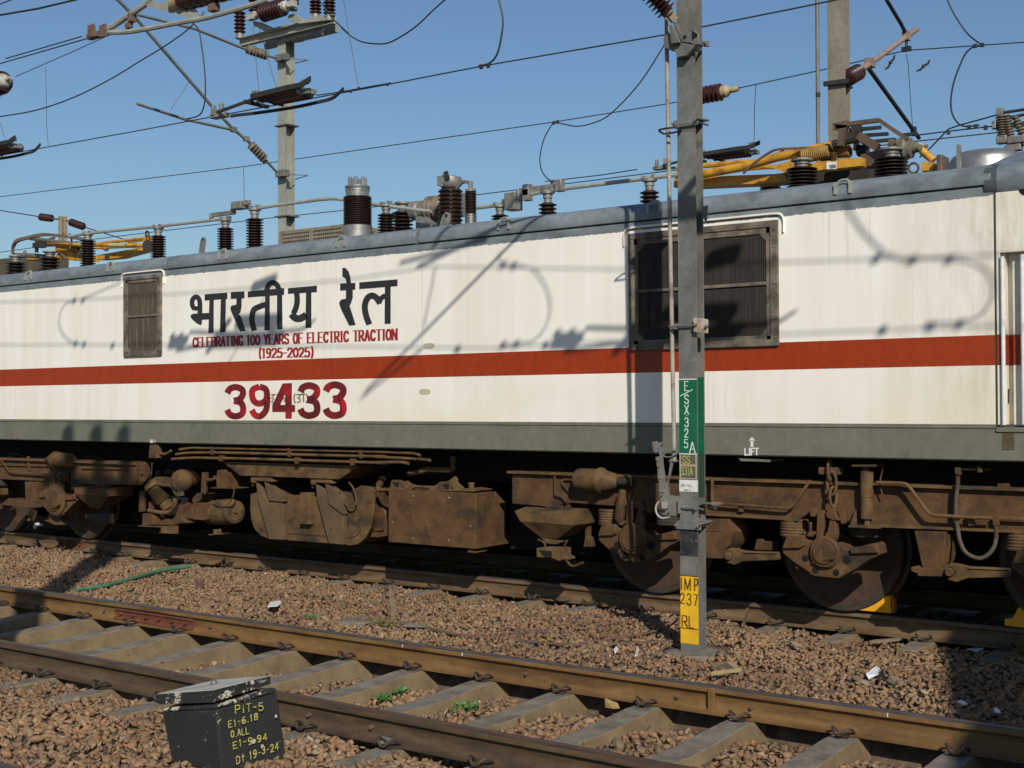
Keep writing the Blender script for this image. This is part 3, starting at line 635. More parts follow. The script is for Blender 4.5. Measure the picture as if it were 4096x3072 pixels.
for pl in (((845, 1300), (890, 1298)), ((868, 1300), (866, 1320), (850, 1330), (872, 1345), (850, 1370), (880, 1385)), ((900, 1298), (1000, 1292)), ((955, 1350), (975, 1330), (985, 1345), (975, 1370)), ((1085, 1290), (1072, 1315), (1072, 1350), (1085, 1385)), ((1095, 1300), (1180, 1294)), ((1130, 1300), (1128, 1322), (1105, 1330), (1135, 1345), (1130, 1370), (1100, 1375)), ((1165, 1297), (1165, 1372)), ((1150, 1280), (1175, 1275)), ((1190, 1290), (1204, 1315), (1204, 1350), (1190, 1380))): P += rib(list(pl), 12, 1)
obj('old_lettering', polyset(P, zh, YB-.0025), mat('faded_letter_brown', (.19, .145, .085), (.12, .09, .05), scale=30), loco, ang=0)
def wline(mbx, txt, pa, pb, hh, w, h, zf=zh, **kw):
    a, b = at(zf(*pa), YL), at(zf(*pb), YL); write(mbx, txt, a, b-a, (0, 0, 1), (0, -1, 0), (b-a).length, hh, w, h, **kw)
mt = MB(); wline(mt, 'CELEBRATING 100 YEARS OF ELECTRIC TRACTION', (82, 832), (2082, 757), .110, .030, .007, serif=.012, gap=.40)
wline(mt, '(1925-2025)', (730, 935), (1262, 925), .100, .030, .008, serif=.012, gap=.35)
obj('slogan_lettering', mt, m_txtred, loco, ang=0)
ml = MB(); zl = Z(2732, 1024, 1364); O = (0, .0085, 0)
a, b = at(zl(402, 1290), YL+.004), at(zl(488, 1288), YL+.004); write(ml, 'LIFT', a, b-a, (0, 0, 1), (0, -1, 0), (b-a).length, .052, .014, .012)
for p in ([(437, 1240), (457, 1240), (457, 1195), (437, 1195)], [(425, 1198), (470, 1198), (447, 1172)]): ml.face([at(zl(*c), YL+.004) for c in p])
zu = Z(500, 1750, 560); a, b = at(zu(400, 78), YL+.004), at(zu(482, 80), YL+.004); write(ml, 'BC-1', a, b-a, (0, 0, 1), (0, -1, 0), (b-a).length, .032, .009, .009)
objs('stencil_lettering', ml, m_wh, loco, ang=0)
# ---------------------------------------------------------------- roof equipment
ZR = ZG+.192
def sc(P): return depth(P)/F_PX                       # metres per photo px at P
def insul(dx, ytop, ybot, r, n, Y=10.85, capy=None, clamp=True, name='roof_insulator', m=m_porc, rc=.62, capr=.5):
    top, bot = at(D(dx, ytop), Y), at(D(dx, ybot), Y); k = sc(top)*K; p = (top.z-bot.z)/n
    zb = ZR; nn = max(n, int(round((top.z-zb)/p))); R = r*k
    t = MB(); t.sheds((top.x, Y, zb), (top.x, Y, top.z), R*rc, R, nn); o = obj(name, t, m, loco)
    if capy is not None:
        c = at(D(dx, capy), Y); h = c.z-top.z; q_ = MB()
        q_.lathe((top.x, Y, top.z), (0, 0, 1), [(R*.42, -.01), (R*.42, h*.35), (R*capr, h*.4), (R*capr, h*.75), (R*.7, h*.78), (R*.7, h)], 16)
        if clamp:
            for s in (-1, 1): q_.box(top.x+s*R*.55-.014, top.x+s*R*.55+.014, Y-.035, Y+.035, c.z-.02, c.z+.035)
        obj('cap', q_, m_cap, o)
    return top
insul(34, 566, 592, 21, 4, 11.05, 552, False); insul(108, 555, 584, 22, 4, 11.05, 543, False)
insul(189.7, 518, 562, 17, 8, 10.85, 505); insul(341.8, 509, 550, 17, 8, 10.85, 491)
insul(487, 492, 530, 18, 7, 10.85, 474); insul(550, 472, 520, 19, 8, 10.85, 450)
insul(834, 462, 493, 19, 5, 10.85, 442); insul(869, 457, 488, 24, 4, 11.35, 437, False)
insul(1080, 464, 475, 19, 2, 10.85, 444); insul(1183, 438.6, 463.6, 20, 3, 10.85, 413.6); insul(1403, 412, 437, 21, 3, 10.85, 387)
# main tall ribbed bushing with a bright metal head
T = insul(772.3, 425, 484, 31, 15, 10.62, None, False, 'bushing', rc=.86); k = sc(T)*K; R = 31*k
mb = MB(); mb.lathe((T.x, 10.62, T.z), (0, 0, 1), [(R*.8, -.005), (R*.83, .06), (R*.86, .065), (R*.86, .075), (R*.80, .08), (R*.88, .1), (R*.88, .115), (R*.6, .12), (R*.6, .125), (.001, .126)], 28)
for a in np.linspace(0, 2*math.pi, 7)[:-1]: mb.cyl((T.x+R*.55*math.cos(a), 10.62+R*.55*math.sin(a), T.z+.11), (T.x+R*.55*math.cos(a), 10.62+R*.55*math.sin(a), T.z+.215), .021, 8)
obj('bushing_head', mb, m_alu, loco)
b = at(D(772, 489), 10.62); mb = MB(); mb.lathe((T.x, 10.62, ZR-.01), (0, 0, 1), [(R*1.12, 0), (R*1.12, b.z-ZR-.05), (R*1.02, b.z-ZR-.04), (R*1.02, b.z-ZR+.01), (R*.9, b.z-ZR+.02)], 28)
for a in np.linspace(0, 2*math.pi, 13)[:-1]: mb.cyl((T.x+R*1.05*math.cos(a), 10.62+R*1.05*math.sin(a), ZR), (T.x+R*1.05*math.cos(a), 10.62+R*1.05*math.sin(a), ZR+.065), .012, 6)
obj('bushing_base', mb, m_alu, loco)
# circuit breaker: upright stack, domed head, second stack lying on its side
T = insul(973, 409, 469, 27, 7, 10.75, None, False, 'breaker_stack', rc=.8); R = 27*sc(T)*K
mb = MB(); c = at(D(973, 397), 10.75); mb.lathe((T.x, 10.75, T.z), (0, 0, 1), [(R*.45, -.005), (R*.7, .01), (R*.92, .05), (R*.95, .09), (R*.88, .125), (R*.5, .14), (.001, .142)], 24)
mb.box(T.x-R*.55, T.x-R*.1, 10.75-R*1.02, 10.75-R*.7, T.z+.03, T.z+.13); mb.tube([(T.x-.02, 10.75-R*.9, T.z+.02), (T.x-.06, 10.75-R*.9, T.z+.12), (T.x-.03, 10.75-R*.3, T.z+.17)], .014, 6)
obj('breaker_head', mb, m_cap, loco)
mb = MB(); p0 = at(D(966, 390), 10.6); mb.beam(at(D(967, 387), 10.62), at(D(962, 371), 10.62), .022, .05); obj('terminal_blade', mb, m_iron, loco)
mb = MB(); mb.lathe((T.x, 10.75, ZR-.01), (0, 0, 1), [(R*1.2, 0), (R*1.15, .03), (R*.85, .10), (R*.8, .13)], 24); obj('breaker_base', mb, m_alu, loco)
a, b = at(D(925, 452), 11.1), at(D(950, 452), 11.1); mb = MB(); RR = 28*sc(a)*K; mb.sheds((a.x, 11.1, a.z), (a.x+.38, 11.1, a.z-.01), RR*.78, RR, 6); obj('breaker_stack', mb, m_grim, loco)
mb = MB(); mb.lathe((a.x-.25, 11.1, a.z), (1, 0, 0), [(RR*.5, 0), (RR*.75, .03), (RR*.75, .12), (RR*.6, .14), (RR*.6, .26)], 20); mb.lathe((a.x+.37, 11.1, a.z), (1, 0, 0), [(RR*.9, 0), (RR*.9, .16)], 20)
mb.box(a.x-.1, a.x+.1, 11.0, 11.2, ZR-.02, a.z-RR*.6); objs('breaker_end', mb, m_cap, loco)
# surge arrester
T = insul(1016.7, 413, 463, 12.8, 15, 10.72, None, False, 'surge_arrester', rc=.8); R = 12.8*sc(T)*K
mb = MB(); mb.cyl((T.x, 10.72, T.z-.005), (T.x, 10.72, T.z+.02), R*.9, 14); mb.cyl((T.x, 10.72, T.z+.02), (T.x, 10.72, T.z+.1), .025, 8); mb.tube(cr([(T.x, 10.72, T.z+.09), (T.x-.1, 10.72, T.z+.11), (T.x-.2, 10.73, T.z+.05)], 4), .02, 6); objs('arrester_cap', mb, m_cap, loco)
b = at(D(1016, 464), 10.72); mb = MB(); mb.cyl((T.x, 10.72, ZR-.01), (T.x, 10.72, b.z+.005), R*.96, 18); obj('arrester_base', mb, m_alu, loco)
# lifting eyes, short bars
for dx, dy, s in ((434, 527, 1), (957, 480, 1.25)):
    P = at(D(dx, dy), 10.4); mb = MB(); mb.prism([(P.x-.06*s, 10.4, ZR-.02), (P.x+.03*s, 10.4, ZR-.02), (P.x+.075*s, 10.4, P.z+.03), (P.x+.07*s, 10.4, P.z+.07*s), (P.x+.03*s, 10.4, P.z+.085*s), (P.x-.01*s, 10.4, P.z+.05*s)], (0, .02, 0)); o = obj('lifting_eye', mb, m_cap, loco)
    mb = MB(); mb.cyl((P.x+.035*s, 10.398, P.z+.05*s), (P.x+.035*s, 10.4, P.z+.05*s), .016*s, 10); obj('eye_hole', mb, m_hole, o)
mb = MB(); mb.beam(at(D(925, 475), 10.6), at(D(940, 486), 10.6), .05, .03); obj('stop_bar', mb, m_cap, loco)
# air duct box with louvred side
mb = MB(); a, b = at(D(603, 500), 11.0), at(D(742, 482), 11.0); zt_ = a.z+.0
mb.box(a.x, b.x+.05, 11.0, 11.8, ZR-.01, zt_); vb = obj('vent_box', mb, mat('vent_tan', (.26, .215, .15), (.17, .14, .10), scale=8, rough=.7), loco, bevel=.008)
mb = MB(); nx = 34
for r in range(6):
    for k in range(nx):
        if k % 17 in (0, 16): continue
        x = a.x+.03+(b.x-a.x-.02)*k/nx; z = ZR+.02+(zt_-ZR-.03)*r/6; mb.box(x, x+.018, 10.996, 11.0, z, z+.017)
obj('louvre', mb, m_hole, vb, ang=0)
mb = MB()
for dx in (614, 655, 700): P = at(D(dx, 490), 11.3); mb.box(P.x-.02, P.x+.03, 11.28, 11.32, zt_-.01, zt_+.05)
objs('lug', mb, m_cap, vb)
# roof bus bar, stepping up and down over the insulators
zc = lambda x, y, Y=10.85: at(D(x, y), Y)
mb = MB(); mb.tube([zc(150, 511), zc(190, 504), zc(342, 489), zc(470, 474), zc(495, 472)], .021, 8)
mb.tube([zc(545, 452), zc(600, 443)]+cr([zc(690, 431), zc(720, 429), zc(740, 431), zc(800, 440), zc(905, 454), zc(930, 456)], 4), .021, 8)
mb.tube([zc(1030, 449), zc(1080, 442.5), zc(1105, 440)], .021, 8); mb.tube([zc(1140, 421), zc(1183, 412), zc(1403, 384.5), zc(1470, 377)], .021, 8)
objs('bus_bar', mb, m_galvg, loco)
mb = MB(); mb.beam(zc(457, 465), zc(503, 459), .03, .055); mb.beam(zc(457, 461), zc(457, 473), .06, .03); mb.beam(zc(503, 463), zc(503, 452), .05, .07); mb.beam(zc(505, 441), zc(540, 437), .04, .06)
mb.box(*sum(((zc(518, 440).x-.09, zc(518, 440).x+.09), (10.78, 10.92), (zc(518, 452).z, zc(518, 437).z)), ()))
objs('isolator', mb, m_cap, loco, bevel=.006)
mb = MB(); mb.beam(zc(1120, 415), zc(1218, 402), .035, .075); mb.beam(zc(1120, 409), zc(1122, 432), .05, .035); mb.beam(zc(1086, 434), zc(1118, 431), .05, .03); P = zc(1109, 436); mb.obox(P, (.07, 0, 0), (0, .07, 0), (0, 0, .09))
for x, y in ((1143, 412), (1213, 402), (1143, 422)): P = zc(x, y); mb.obox(P+Vector((0, -.03, 0)), (.04, 0, 0), (0, .04, 0), (0, 0, .06))
objs('isolator', mb, m_cap, loco, bevel=.006)

# ---------------------------------------------------------------- pantograph, left (low view over the roof edge)
zp = Z(0, 820, 700); YC = 11.45
def T_(pts, Y, r, n=8): return [at(zp(*p), Y) for p in pts]
mb = MB()
mb.tube([at(zp(560, 505), 11.2), at(zp(1010, 500), 11.2), at(zp(1820, 510), 11.2)], .028, 10)
mb.tube([at(zp(1200, 495), 11.6), at(zp(1440, 465), 11.6), at(zp(1860, 415), 11.6)], .024, 8); mb.tube([at(zp(1620, 475), 11.7), at(zp(1840, 440), 11.7)], .015, 8)
mb.plate([zp(1190, 640), zp(1480, 590), zp(1860, 520), zp(1890, 560), zp(1700, 610), zp(1480, 670), zp(1240, 690), zp(1180, 690)], 11.3, .16)
mb.plate([zp(320, 665), zp(480, 665), zp(530, 700), zp(370, 705)], 11.2, .2); mb.plate([zp(700, 640), zp(740, 600), zp(920, 600), zp(1040, 640), zp(1040, 700), zp(820, 690), zp(700, 680)], 11.25, .3)
mb.tube([at(zp(740, 555), 11.5), at(zp(1000, 545), 11.5)], .06, 12); mb.plate([zp(1810, 420), zp(1860, 380), zp(1900, 420), zp(1900, 470), zp(1810, 470)], 11.45, .05)
mb.tube([at(zp(1200, 545), 11.8), at(zp(1780, 520), 11.8)], .02, 8)
pl_ = obj('pantograph', mb, m_yel, loco)
mb = MB(); mb.tube([at(zp(1000, 505), 11.195), at(zp(1060, 505), 11.195)], .031, 10); mb.tube([at(zp(1390, 507), 11.195), at(zp(1590, 509), 11.195)], .031, 10); objs('pale_sleeve', mb, mat('pale_green_sleeve', (.42, .42, .20), scale=9), pl_)
mb = MB(); H = cr([zp(*c)+(0,) for c in ((140, 600), (150, 520), (200, 450), (360, 405), (545, 372), (800, 395), (1030, 430))], 5)
mb.grid([[at((h.x, h.y), 11.0)+Vector(o) for o in ((0, 0, -.022), (0, .05, -.022), (0, .05, .022), (0, 0, .022))] for h in H])
mb.tube([at(zp(380, 420), 11.4), at(zp(760, 475), 11.4), at(zp(1030, 500), 11.4)], .03, 8); mb.tube([at(zp(490, 420), 11.6), at(zp(560, 450), 11.6), at(zp(690, 415), 11.6)], .02, 6)
mb.tube([at(zp(180, 635), 11.1), at(zp(420, 640), 11.1), at(zp(560, 655), 11.1)], .035, 8); mb.torus(at(zp(315, 612), 10.9), (0, 1, 0), .035, .01, 14, 6)
mb.tube([at(zp(870, 360), 10.9), at(zp(905, 400), 10.9), at(zp(905, 480), 10.9), at(zp(880, 550), 10.9)], .014, 6)
objs('bow', mb, mat('bow_brown', (.16, .125, .10), (.10, .08, .06), scale=9, rough=.6), pl_)
mb = MB()
for k in range(9): mb.torus(at(zp(900+k*13, 550), 11.28), (1, 0, -.1), .052, .012, 12, 6)
objs('spring', mb, mat('spring_yellow', (.34, .20, .03), (.2, .11, .02), scale=10), pl_)
mb = MB(); mb.obox(at(zp(465, 510), 11.0), (.05, 0, 0), (0, .04, 0), (0, 0, .035)); mb.tube([at(zp(465, 460), 11.0), at(zp(462, 600), 11.0)], .028, 8); mb.obox(at(zp(525, 500), 11.0), (.06, 0, 0), (0, .05, 0), (0, 0, .045)); mb.cyl(at(zp(1870, 510), 11.2), at(zp(1870, 510), 11.5), .075, 16); mb.tube(cr([at(zp(1840, 400), 11.4), at(zp(1850, 335), 11.4), at(zp(1875, 340), 11.4), at(zp(1880, 395), 11.4)], 4), .012, 6)
objs('pivot', mb, m_iron, pl_)
mb = MB(); mb.tube(cr([at(zp(1310, 555), 11.2), at(zp(1350, 570), 11.2), at(zp(1360, 540), 11.2)], 4), .02, 6); mb.plate([zp(740, 590), zp(770, 600), zp(840, 680), zp(810, 690)], 11.2, .03); objs('actuator', mb, m_rust, pl_)
mb = MB(); mb.box(at(zp(0, 700), 11.7).x-3, at(zp(378, 700), 11.7).x, 11.7, 12.4, ZR-.01, at(zp(200, 655), 11.7).z); obj('roof_box', mb, mat('roof_box_brown', (.10, .078, .05), (.07, .052, .034), scale=5), loco, bevel=.01)

# ---------------------------------------------------------------- pantograph, right
insul(1732, 362, 400, 33, 5, 11.0, 344, False); insul(1925, 340.5, 377.7, 36, 5, 11.0, 321, False); insul(1664, 399, 408, 23, 2, 12.0)
zq = Z(3200, 420, 896); zr = Z(2732, 0, 1364)
mb = MB()
mb.tube([at(zr(-40, 1135), 11.25), at(zr(130, 1130), 11.25), at(zr(400, 1080), 11.25), at(zr(600, 1022), 11.25), at(zr(960, 945), 11.25)], .043, 12)
mb.tube([at(zr(-40, 1090), 11.75), at(zr(300, 1060), 11.75), at(zr(560, 1040), 11.75)], .027, 8); mb.tube([at(zr(300, 1105), 11.6), at(zr(520, 1085), 11.6), at(zr(660, 1080), 11.6)], .022, 8)
mb.plate([zr(-60, 1155), zr(600, 1128), zr(660, 1120), zr(670, 1175), zr(600, 1185), zr(-60, 1215)], 11.35, .22)
mb.plate([zr(820, 1090), zr(860, 1050), zr(1160, 1020), zr(1160, 1075), zr(880, 1105)], 11.1, .12); mb.plate([zr(560, 1080), zr(640, 1060), zr(700, 1035), zr(760, 1035), zr(740, 1075), zr(660, 1120)], 11.2, .4)
mb.tube([at(zr(1125, 975), 11.4), at(zr(1125, 920), 11.4)], .03, 8); mb.plate([zr(945, 1055), zr(945, 985), zr(985, 985), zr(985, 1055)], 11.15, .05)
mb.tube([at(zq(1175, 400), 11.2), at(zq(1215, 460), 11.2), at(zq(1320, 550), 11.2)], .034, 10); mb.plate([zq(1190, 650), zq(1215, 550), zq(1270, 590), zq(1300, 560), zq(1350, 590), zq(1300, 645)], 11.1, .16)
pr_ = obj('pantograph', mb, m_yel, loco)
mb = MB(); bow = [zq(*c) for c in ((330, 215), (480, 188), (780, 150), (1060, 340))]
for dy in (0,):
    for a, b, w in ((bow[0], bow[1], .10), (bow[1], bow[2], .06), (bow[2], bow[3], .055)): mb.beam(at(a, 11.0), at(b, 11.0), .04, w*.6)
mb.plate([zq(340, 190), zq(470, 200), zq(440, 270), zq(420, 400), zq(365, 400), zq(375, 280)], 10.98, .05); mb.beam(at(zq(450, 270), 11.7), at(zq(780, 440), 11.7), .05, .05); mb.beam(at(zq(580, 300), 11.3), at(zq(770, 420), 11.3), .05, .07)
mb.plate([zq(600, 490), zq(740, 450), zq(830, 420), zq(860, 460), zq(760, 530), zq(700, 600), zq(590, 600)], 11.2, .2)
objs('bow', mb, mat('bow_rust', (.125, .085, .055), (.08, .052, .035), scale=9, rough=.6), pr_)
mb = MB()
for a, b, Y in (((490, 250), (800, 220), 11.4), ((640, 300), (870, 285), 11.6), ((730, 360), (940, 340), 11.8), ((1020, 300), (1090, 290), 11.4)): mb.beam(at(zq(*a), Y), at(zq(*b), Y), .035, .03)
mb.obox(at(zq(560, 240), 11.4), (.04, 0, 0), (0, .04, 0), (0, 0, .035)); mb.obox(at(zq(540, 310), 11.4), (.09, 0, -.02), (0, .04, 0), (0, 0, .03)); mb.tube([at(zq(300, 400), 11.3), at(zq(470, 350), 11.3), at(zq(560, 330), 11.3)], .04, 8)
objs('collector_strip', mb, m_iron, pr_)
mb = MB()
for k in range(14): mb.torus(at(zq(40+k*19, 505-k*4), 11.15), (1, 0, .12), .055, .014, 12, 6)
for k in range(9): mb.torus(at(zq(350+k*17, 465-k*1), 11.4), (1, 0, .05), .045, .013, 12, 6)
objs('spring', mb, MATS['spring_yellow'], pr_)
mb = MB()
for k in range(6): mb.torus(at(zq(580+k*16, 452), 11.4), (1, 0, .05), .045, .013, 12, 6)
for k in range(8): mb.torus(at(zq(210+k*13, 492), 11.17), (1, 0, .05), .05, .013, 12, 6)
objs('spring', mb, m_iron, pr_)
mb = MB()
for x, y, r in ((905, 385, .085), (985, 380, .10)): P = at(zq(x, y), 11.3); mb.lathe(P-Vector((.05, 0, 0)), (1, 0, 0), [(r*.25, .02), (r*.5, .03), (r*.5, .07), (r*.25, .08)], 18)
P = at(zq(1060, 430), 11.2); mb.lathe(P-Vector((.06, 0, 0)), (1, 0, 0), [(.05, 0), (.10, .02), (.105, .05), (.09, .07), (.09, .10), (.05, .11), (.045, .15), (.015, .16), (.015, .24)], 24)
mb.cyl(at(zq(1185, 415), 11.15), at(zq(1185, 415), 11.25), .026, 14)
objs('air_motor', mb, mat('motor_grey_brown', (.17, .145, .11), (.10, .085, .06), scale=8, rough=.6), pr_)
mb = MB(); mb.plate([zr(930, 1050), zr(995, 1048), zr(995, 1096), zr(930, 1098)], 11.09, .004); obj('rating_plate', mb, m_wh, pr_, ang=0)
mb = MB()
for k in range(4): mb.plate([zr(945+k*3, 1072+k*6), zr(992, 1066+k*6), zr(992, 1069+k*6), zr(945+k*3, 1075+k*6)], 11.087, .001)
objs('plate_line', mb, mat('plate_blue', (.05, .07, .16), scale=5), pr_, ang=0)
mb = MB(); mb.tube(cr([at(zr(390, 1125), 11.1), at(zr(460, 1060), 11.1), at(zr(560, 990), 11.1), at(zr(650, 965), 11.1), at(zr(950, 955), 11.3)], 5), .012, 6); obj('shunt_cable', mb, m_rust, pr_)
mb = MB(); mb.torus(at(zq(1122, 622), 11.6), (0, 1, .2), .045, .012, 14, 6); obj('ring_bolt', mb, m_rust, loco)
# round aluminium tank lying at the cab end, plus dark pantograph well and bracket
mb = MB(); a, b = at(zq(1360, 560), 11.4), at(zq(1985, 540), 11.4); zt_ = at(zq(1750, 488), 11.9).z
mb.lathe(((a.x+b.x)/2, 11.9, ZR-.02), (0, 0, 1), [((b.x-a.x)*.60, 0), ((b.x-a.x)*.60, zt_-ZR-.06), ((b.x-a.x)*.55, zt_-ZR-.015), ((b.x-a.x)*.45, zt_-ZR+.02), (.001, zt_-ZR+.03)], 40)
tk = obj('air_tank', mb, m_alu, loco); c_ = at(zq(1585, 560), 11.35); mb = MB(); mb.box(c_.x-.012, c_.x+.012, 11.28, 11.34, ZR, zt_-.01); obj('strap', mb, m_cap, tk)
mb = MB(); a, b = at(zq(1345, 560), 11.0), at(zq(1400, 560), 11.0); mb.box(a.x, b.x, 11.0, 11.2, ZR-.01, a.z+.06); obj('tank_bracket', mb, MATS['bow_rust'], loco, bevel=.01)
mb = MB(); a, b = at(zr(850, 1150), 11.9), at(zr(1250, 1080), 11.9); mb.box(a.x, b.x, 11.7, 12.2, ZR-.01, b.z+.02); obj('base_frame', mb, m_grime, pr_)
# ================================================================ running gear
U1, U2, U3, U4, U5, U6, U7, U8 = Z(0, 1750, 560), Z(500, 1750, 560), Z(980, 1780, 560), Z(1500, 1800, 560), Z(2020, 1800, 700), Z(2780, 1830, 560), Z(3040, 1930, 700), Z(3500, 1830, 596)
def pm(zf, pts): return [zf(*p) for p in pts]
WX = at((3372, 2439), 10.62).x                        # the wheel on the chock
YF = 10.17
def wheel(x, name='wheel'):
    mb = MB(); c = Vector((x, 10.585, .546))
    mb.lathe(c, (0, 1, 0), [(.30, .02), (.46, .035), (.485, .0), (.535, 0), (.546, .012), (.549, .095), (.578, .108), (.580, .128), (.555, .135), (.2, .135)], 56)
    w = obj(name, mb, m_tyre, loco, ang=30)
    mb = MB(); mb.lathe(c, (0, 1, 0), [(.001, -.05), (.13, -.05), (.15, .02), (.22, .05), (.36, .06), (.44, .04), (.475, .012), (.484, .004)], 56); obj('wheel_disc', mb, m_wheel, w, ang=50)
    return w
AX = []
def axle_set(dx, springs=True):
    o = (dx, 0, 0); v = Vector(o); mb = MB(); Y = 10.07
    mb.plate(pm(U7, [(270, 830), (330, 690), (540, 668), (600, 720), (640, 745), (720, 770), (800, 800), (850, 800), (950, 765), (1040, 800), (1090, 840), (1150, 835), (1340, 790), (1450, 765), (1490, 800), (1500, 880), (1510, 905), (1470, 940), (1380, 975), (1200, 1100), (990, 1215), (690, 1190), (620, 1140), (420, 1010), (290, 900)]), Y, .18, o)
    mb.plate(pm(U7, [(330, 690), (545, 668), (560, 800), (500, 830), (275, 835)]), Y-.03, .03, o); mb.plate(pm(U7, [(1130, 840), (1450, 765), (1500, 890), (1150, 905)]), Y-.03, .03, o)
    a_ = obj('axle_box', mb, m_brown, loco, bevel=.008)
    mb = MB(); P = at(U7(830, 880), Y)+v; k = sc(P)*700/2212
    mb.lathe((P.x, Y+.01, P.z), (0, -1, 0), [(205*k, 0), (205*k, .03), (180*k, .05), (150*k, .05), (140*k, .065), (.001, .07)], 30)
    mb.lathe((P.x, Y-.04, P.z-95*k), (.95, -.2, .28), [(.5*k, -200*k), (26*k, -150*k), (30*k, 0), (26*k, 150*k), (.5*k, 200*k)], 8)
    obj('axle_cover', mb, m_brown, a_)
    mb = MB()
    for x, y, r in ((700, 1110, 45), (960, 1140, 45), (1095, 975, 55), (570, 960, 45)): P2 = at(U7(x, y), Y)+v; mb.cyl((P2.x, Y-.002, P2.z), (P2.x, Y+.01, P2.z), r*k, 14)
    objs('casting_hole', mb, m_hole, a_, ang=0)  # dark discs painted in place of shaded holes
    for cx in ((435, 1330) if springs else (435,)):
        mb = MB()
        for yy in (480, 520, 553, 590, 628, 664): P2 = at(U7(cx, yy), YF+.08)+v; mb.torus(P2, (0, .05, 1), .105, .017, 22, 8)
        obj('coil_spring', mb, m_brown2 if cx < 600 else m_grime, loco)
    mb = MB()
    mb.plate(pm(U7, [(722, 360), (800, 350), (800, 560), (770, 700), (770, 780), (735, 800), (705, 770)]), Y-.02, .05, o)
    mb.plate(pm(U7, [(880, 480), (950, 480), (970, 650), (950, 740), (850, 700), (815, 660), (850, 620)]), Y+.0, .06, o); mb.plate(pm(U7, [(625, 330), (720, 320), (722, 390), (690, 435), (630, 430)]), Y-.01, .05, o); mb.plate(pm(U7, [(830, 380), (890, 320), (945, 330), (950, 400), (1000, 480), (920, 480), (840, 440)]), Y-.01, .06, o)
    mb.plate(pm(U7, [(600, 625), (700, 620), (705, 645), (660, 690), (595, 685)]), Y-.02, .05, o); mb.tube([at(U7(640, 500), Y)+v, at(U7(640, 640), Y)+v], .012, 6); mb.plate(pm(U7, [(960, 330), (1070, 320), (1080, 480), (1060, 525), (1020, 520), (1000, 420)]), Y+.02, .06, o)
    objs('brake_linkage', mb, m_brown, loco, bevel=.005)
    return a_
for dx in (0, -1.83, 1.86): axle_set(dx)
for dx in (0, -1.83, 1.86): wheel(WX+dx)
XW4 = at((354, 2154), 10.62).x
for dx in (XW4-WX, XW4-WX-1.83): axle_set(dx); wheel(WX+dx)
# bogie side frames
def frame(pts_top, pts_bot, name='bogie_frame'):
    mb = MB(); mb.plate(pts_top+pts_bot[::-1], YF, .2); f_ = obj(name, mb, m_brown, loco, bevel=.006)
    mb = MB(); t0, t1 = at(pts_top[0], YF), at(pts_top[-1], YF); mb.box(t0.x-.03, t1.x, YF-.045, YF+.25, t0.z+.008, t0.z+.030)
    obj('top_flange', mb, m_brown2, f_); return f_
fr_ = frame([(2048, 1896), (4240, 1968)], [(2048, 2015), (2200, 2028), (2290, 2012), (2460, 2025), (2640, 2050), (2823, 2067), (3190, 2086), (3250, 2040), (3380, 2050), (3397, 2096), (3506, 2106), (3600, 2115), (4096, 2137), (4240, 2142)])
mb = MB(); b0, b1 = at((2830, 2056), YF-.02), at((3195, 2078), YF-.02); mb.beam(b0+Vector((0, .05, 0)), b1+Vector((0, .05, 0)), .14, .02)
b0, b1 = at((3520, 2103), YF-.02), at((4240, 2132), YF-.02); mb.beam(b0+Vector((0, .05, 0)), b1+Vector((0, .05, 0)), .14, .02); objs('bottom_flange', mb, m_brown2, fr_)
fl_ = frame([(-900, 1806), (549, 1847)], [(-900, 1902), (0, 1917), (220, 1927), (300, 1938), (496, 1940), (548, 1941)])
mb = MB(); mb.plate(pm(U2, [(205, 425), (380, 560), (360, 640), (310, 700), (205, 745)]), YF+.06, .05); P = at(U2(285, 560), YF+.06); mb.cyl((P.x, YF+.03, P.z), (P.x, YF+.06, P.z), .022, 10); mb.plate(pm(U1, [(2035, 385), (2165, 385), (2165, 750), (2000, 750)]), YF-.015, .02); objs('gusset', mb, m_brown, fl_)
mb = MB(); mb.beam(at(U1(0, 432), YF-.01), at(U1(860, 450), YF-.01), .03, .02); mb.plate(pm(U1, [(420, 300), (440, 300), (460, 520), (440, 500)]), YF-.03, .03); mb.tube([at(U1(-60, 250), YF-.06), at(U1(150, 545), YF-.05), at(U1(850, 590), YF-.05)], .013, 6); mb.beam(at(U1(1300, 480), YF-.01), at(U1(2030, 495), YF-.01), .03, .02)
objs('stiffener', mb, m_brown, fl_)
# pedestals and traction links
mb = MB(); mb.plate(pm(U6, [(120, 970), (510, 975), (605, 1180), (560, 1370), (470, 1460), (470, 1600), (120, 1590)]), YF-.06, .3); mb.beam(at(U6(170, 1155), YF-.063), at(U6(440, 1158), YF-.063), .006, .006); objs('pedestal', mb, m_brown, fr_, bevel=.006)
mb = MB(); mb.plate(pm(U8, [(580, 1090), (1055, 1105), (1005, 1640), (940, 1659), (705, 1659)]), YF-.05, .22); mb.plate(pm(U8, [(1060, 1110), (1115, 1150), (1120, 1300), (1060, 1560), (1005, 1640)]), YF+.0, .2); objs('pedestal', mb, m_brown, fr_, bevel=.006)
for dx in (XW4-WX-.93+.0,): pass
mb = MB(); mb.plate(pm(U1, [(390, 700), (580, 705), (560, 1110), (410, 1110)]), YF-.05, .2); mb.plate(pm(U1, [(580, 710), (740, 850), (700, 1060), (570, 1090)]), YF+.1, .1); mb.plate(pm(U1, [(10, 1060), (120, 965), (400, 1020), (570, 1050), (770, 1045), (760, 1090), (440, 1120)]), YF-.07, .2); objs('pedestal', mb, m_brown, fl_, bevel=.006)
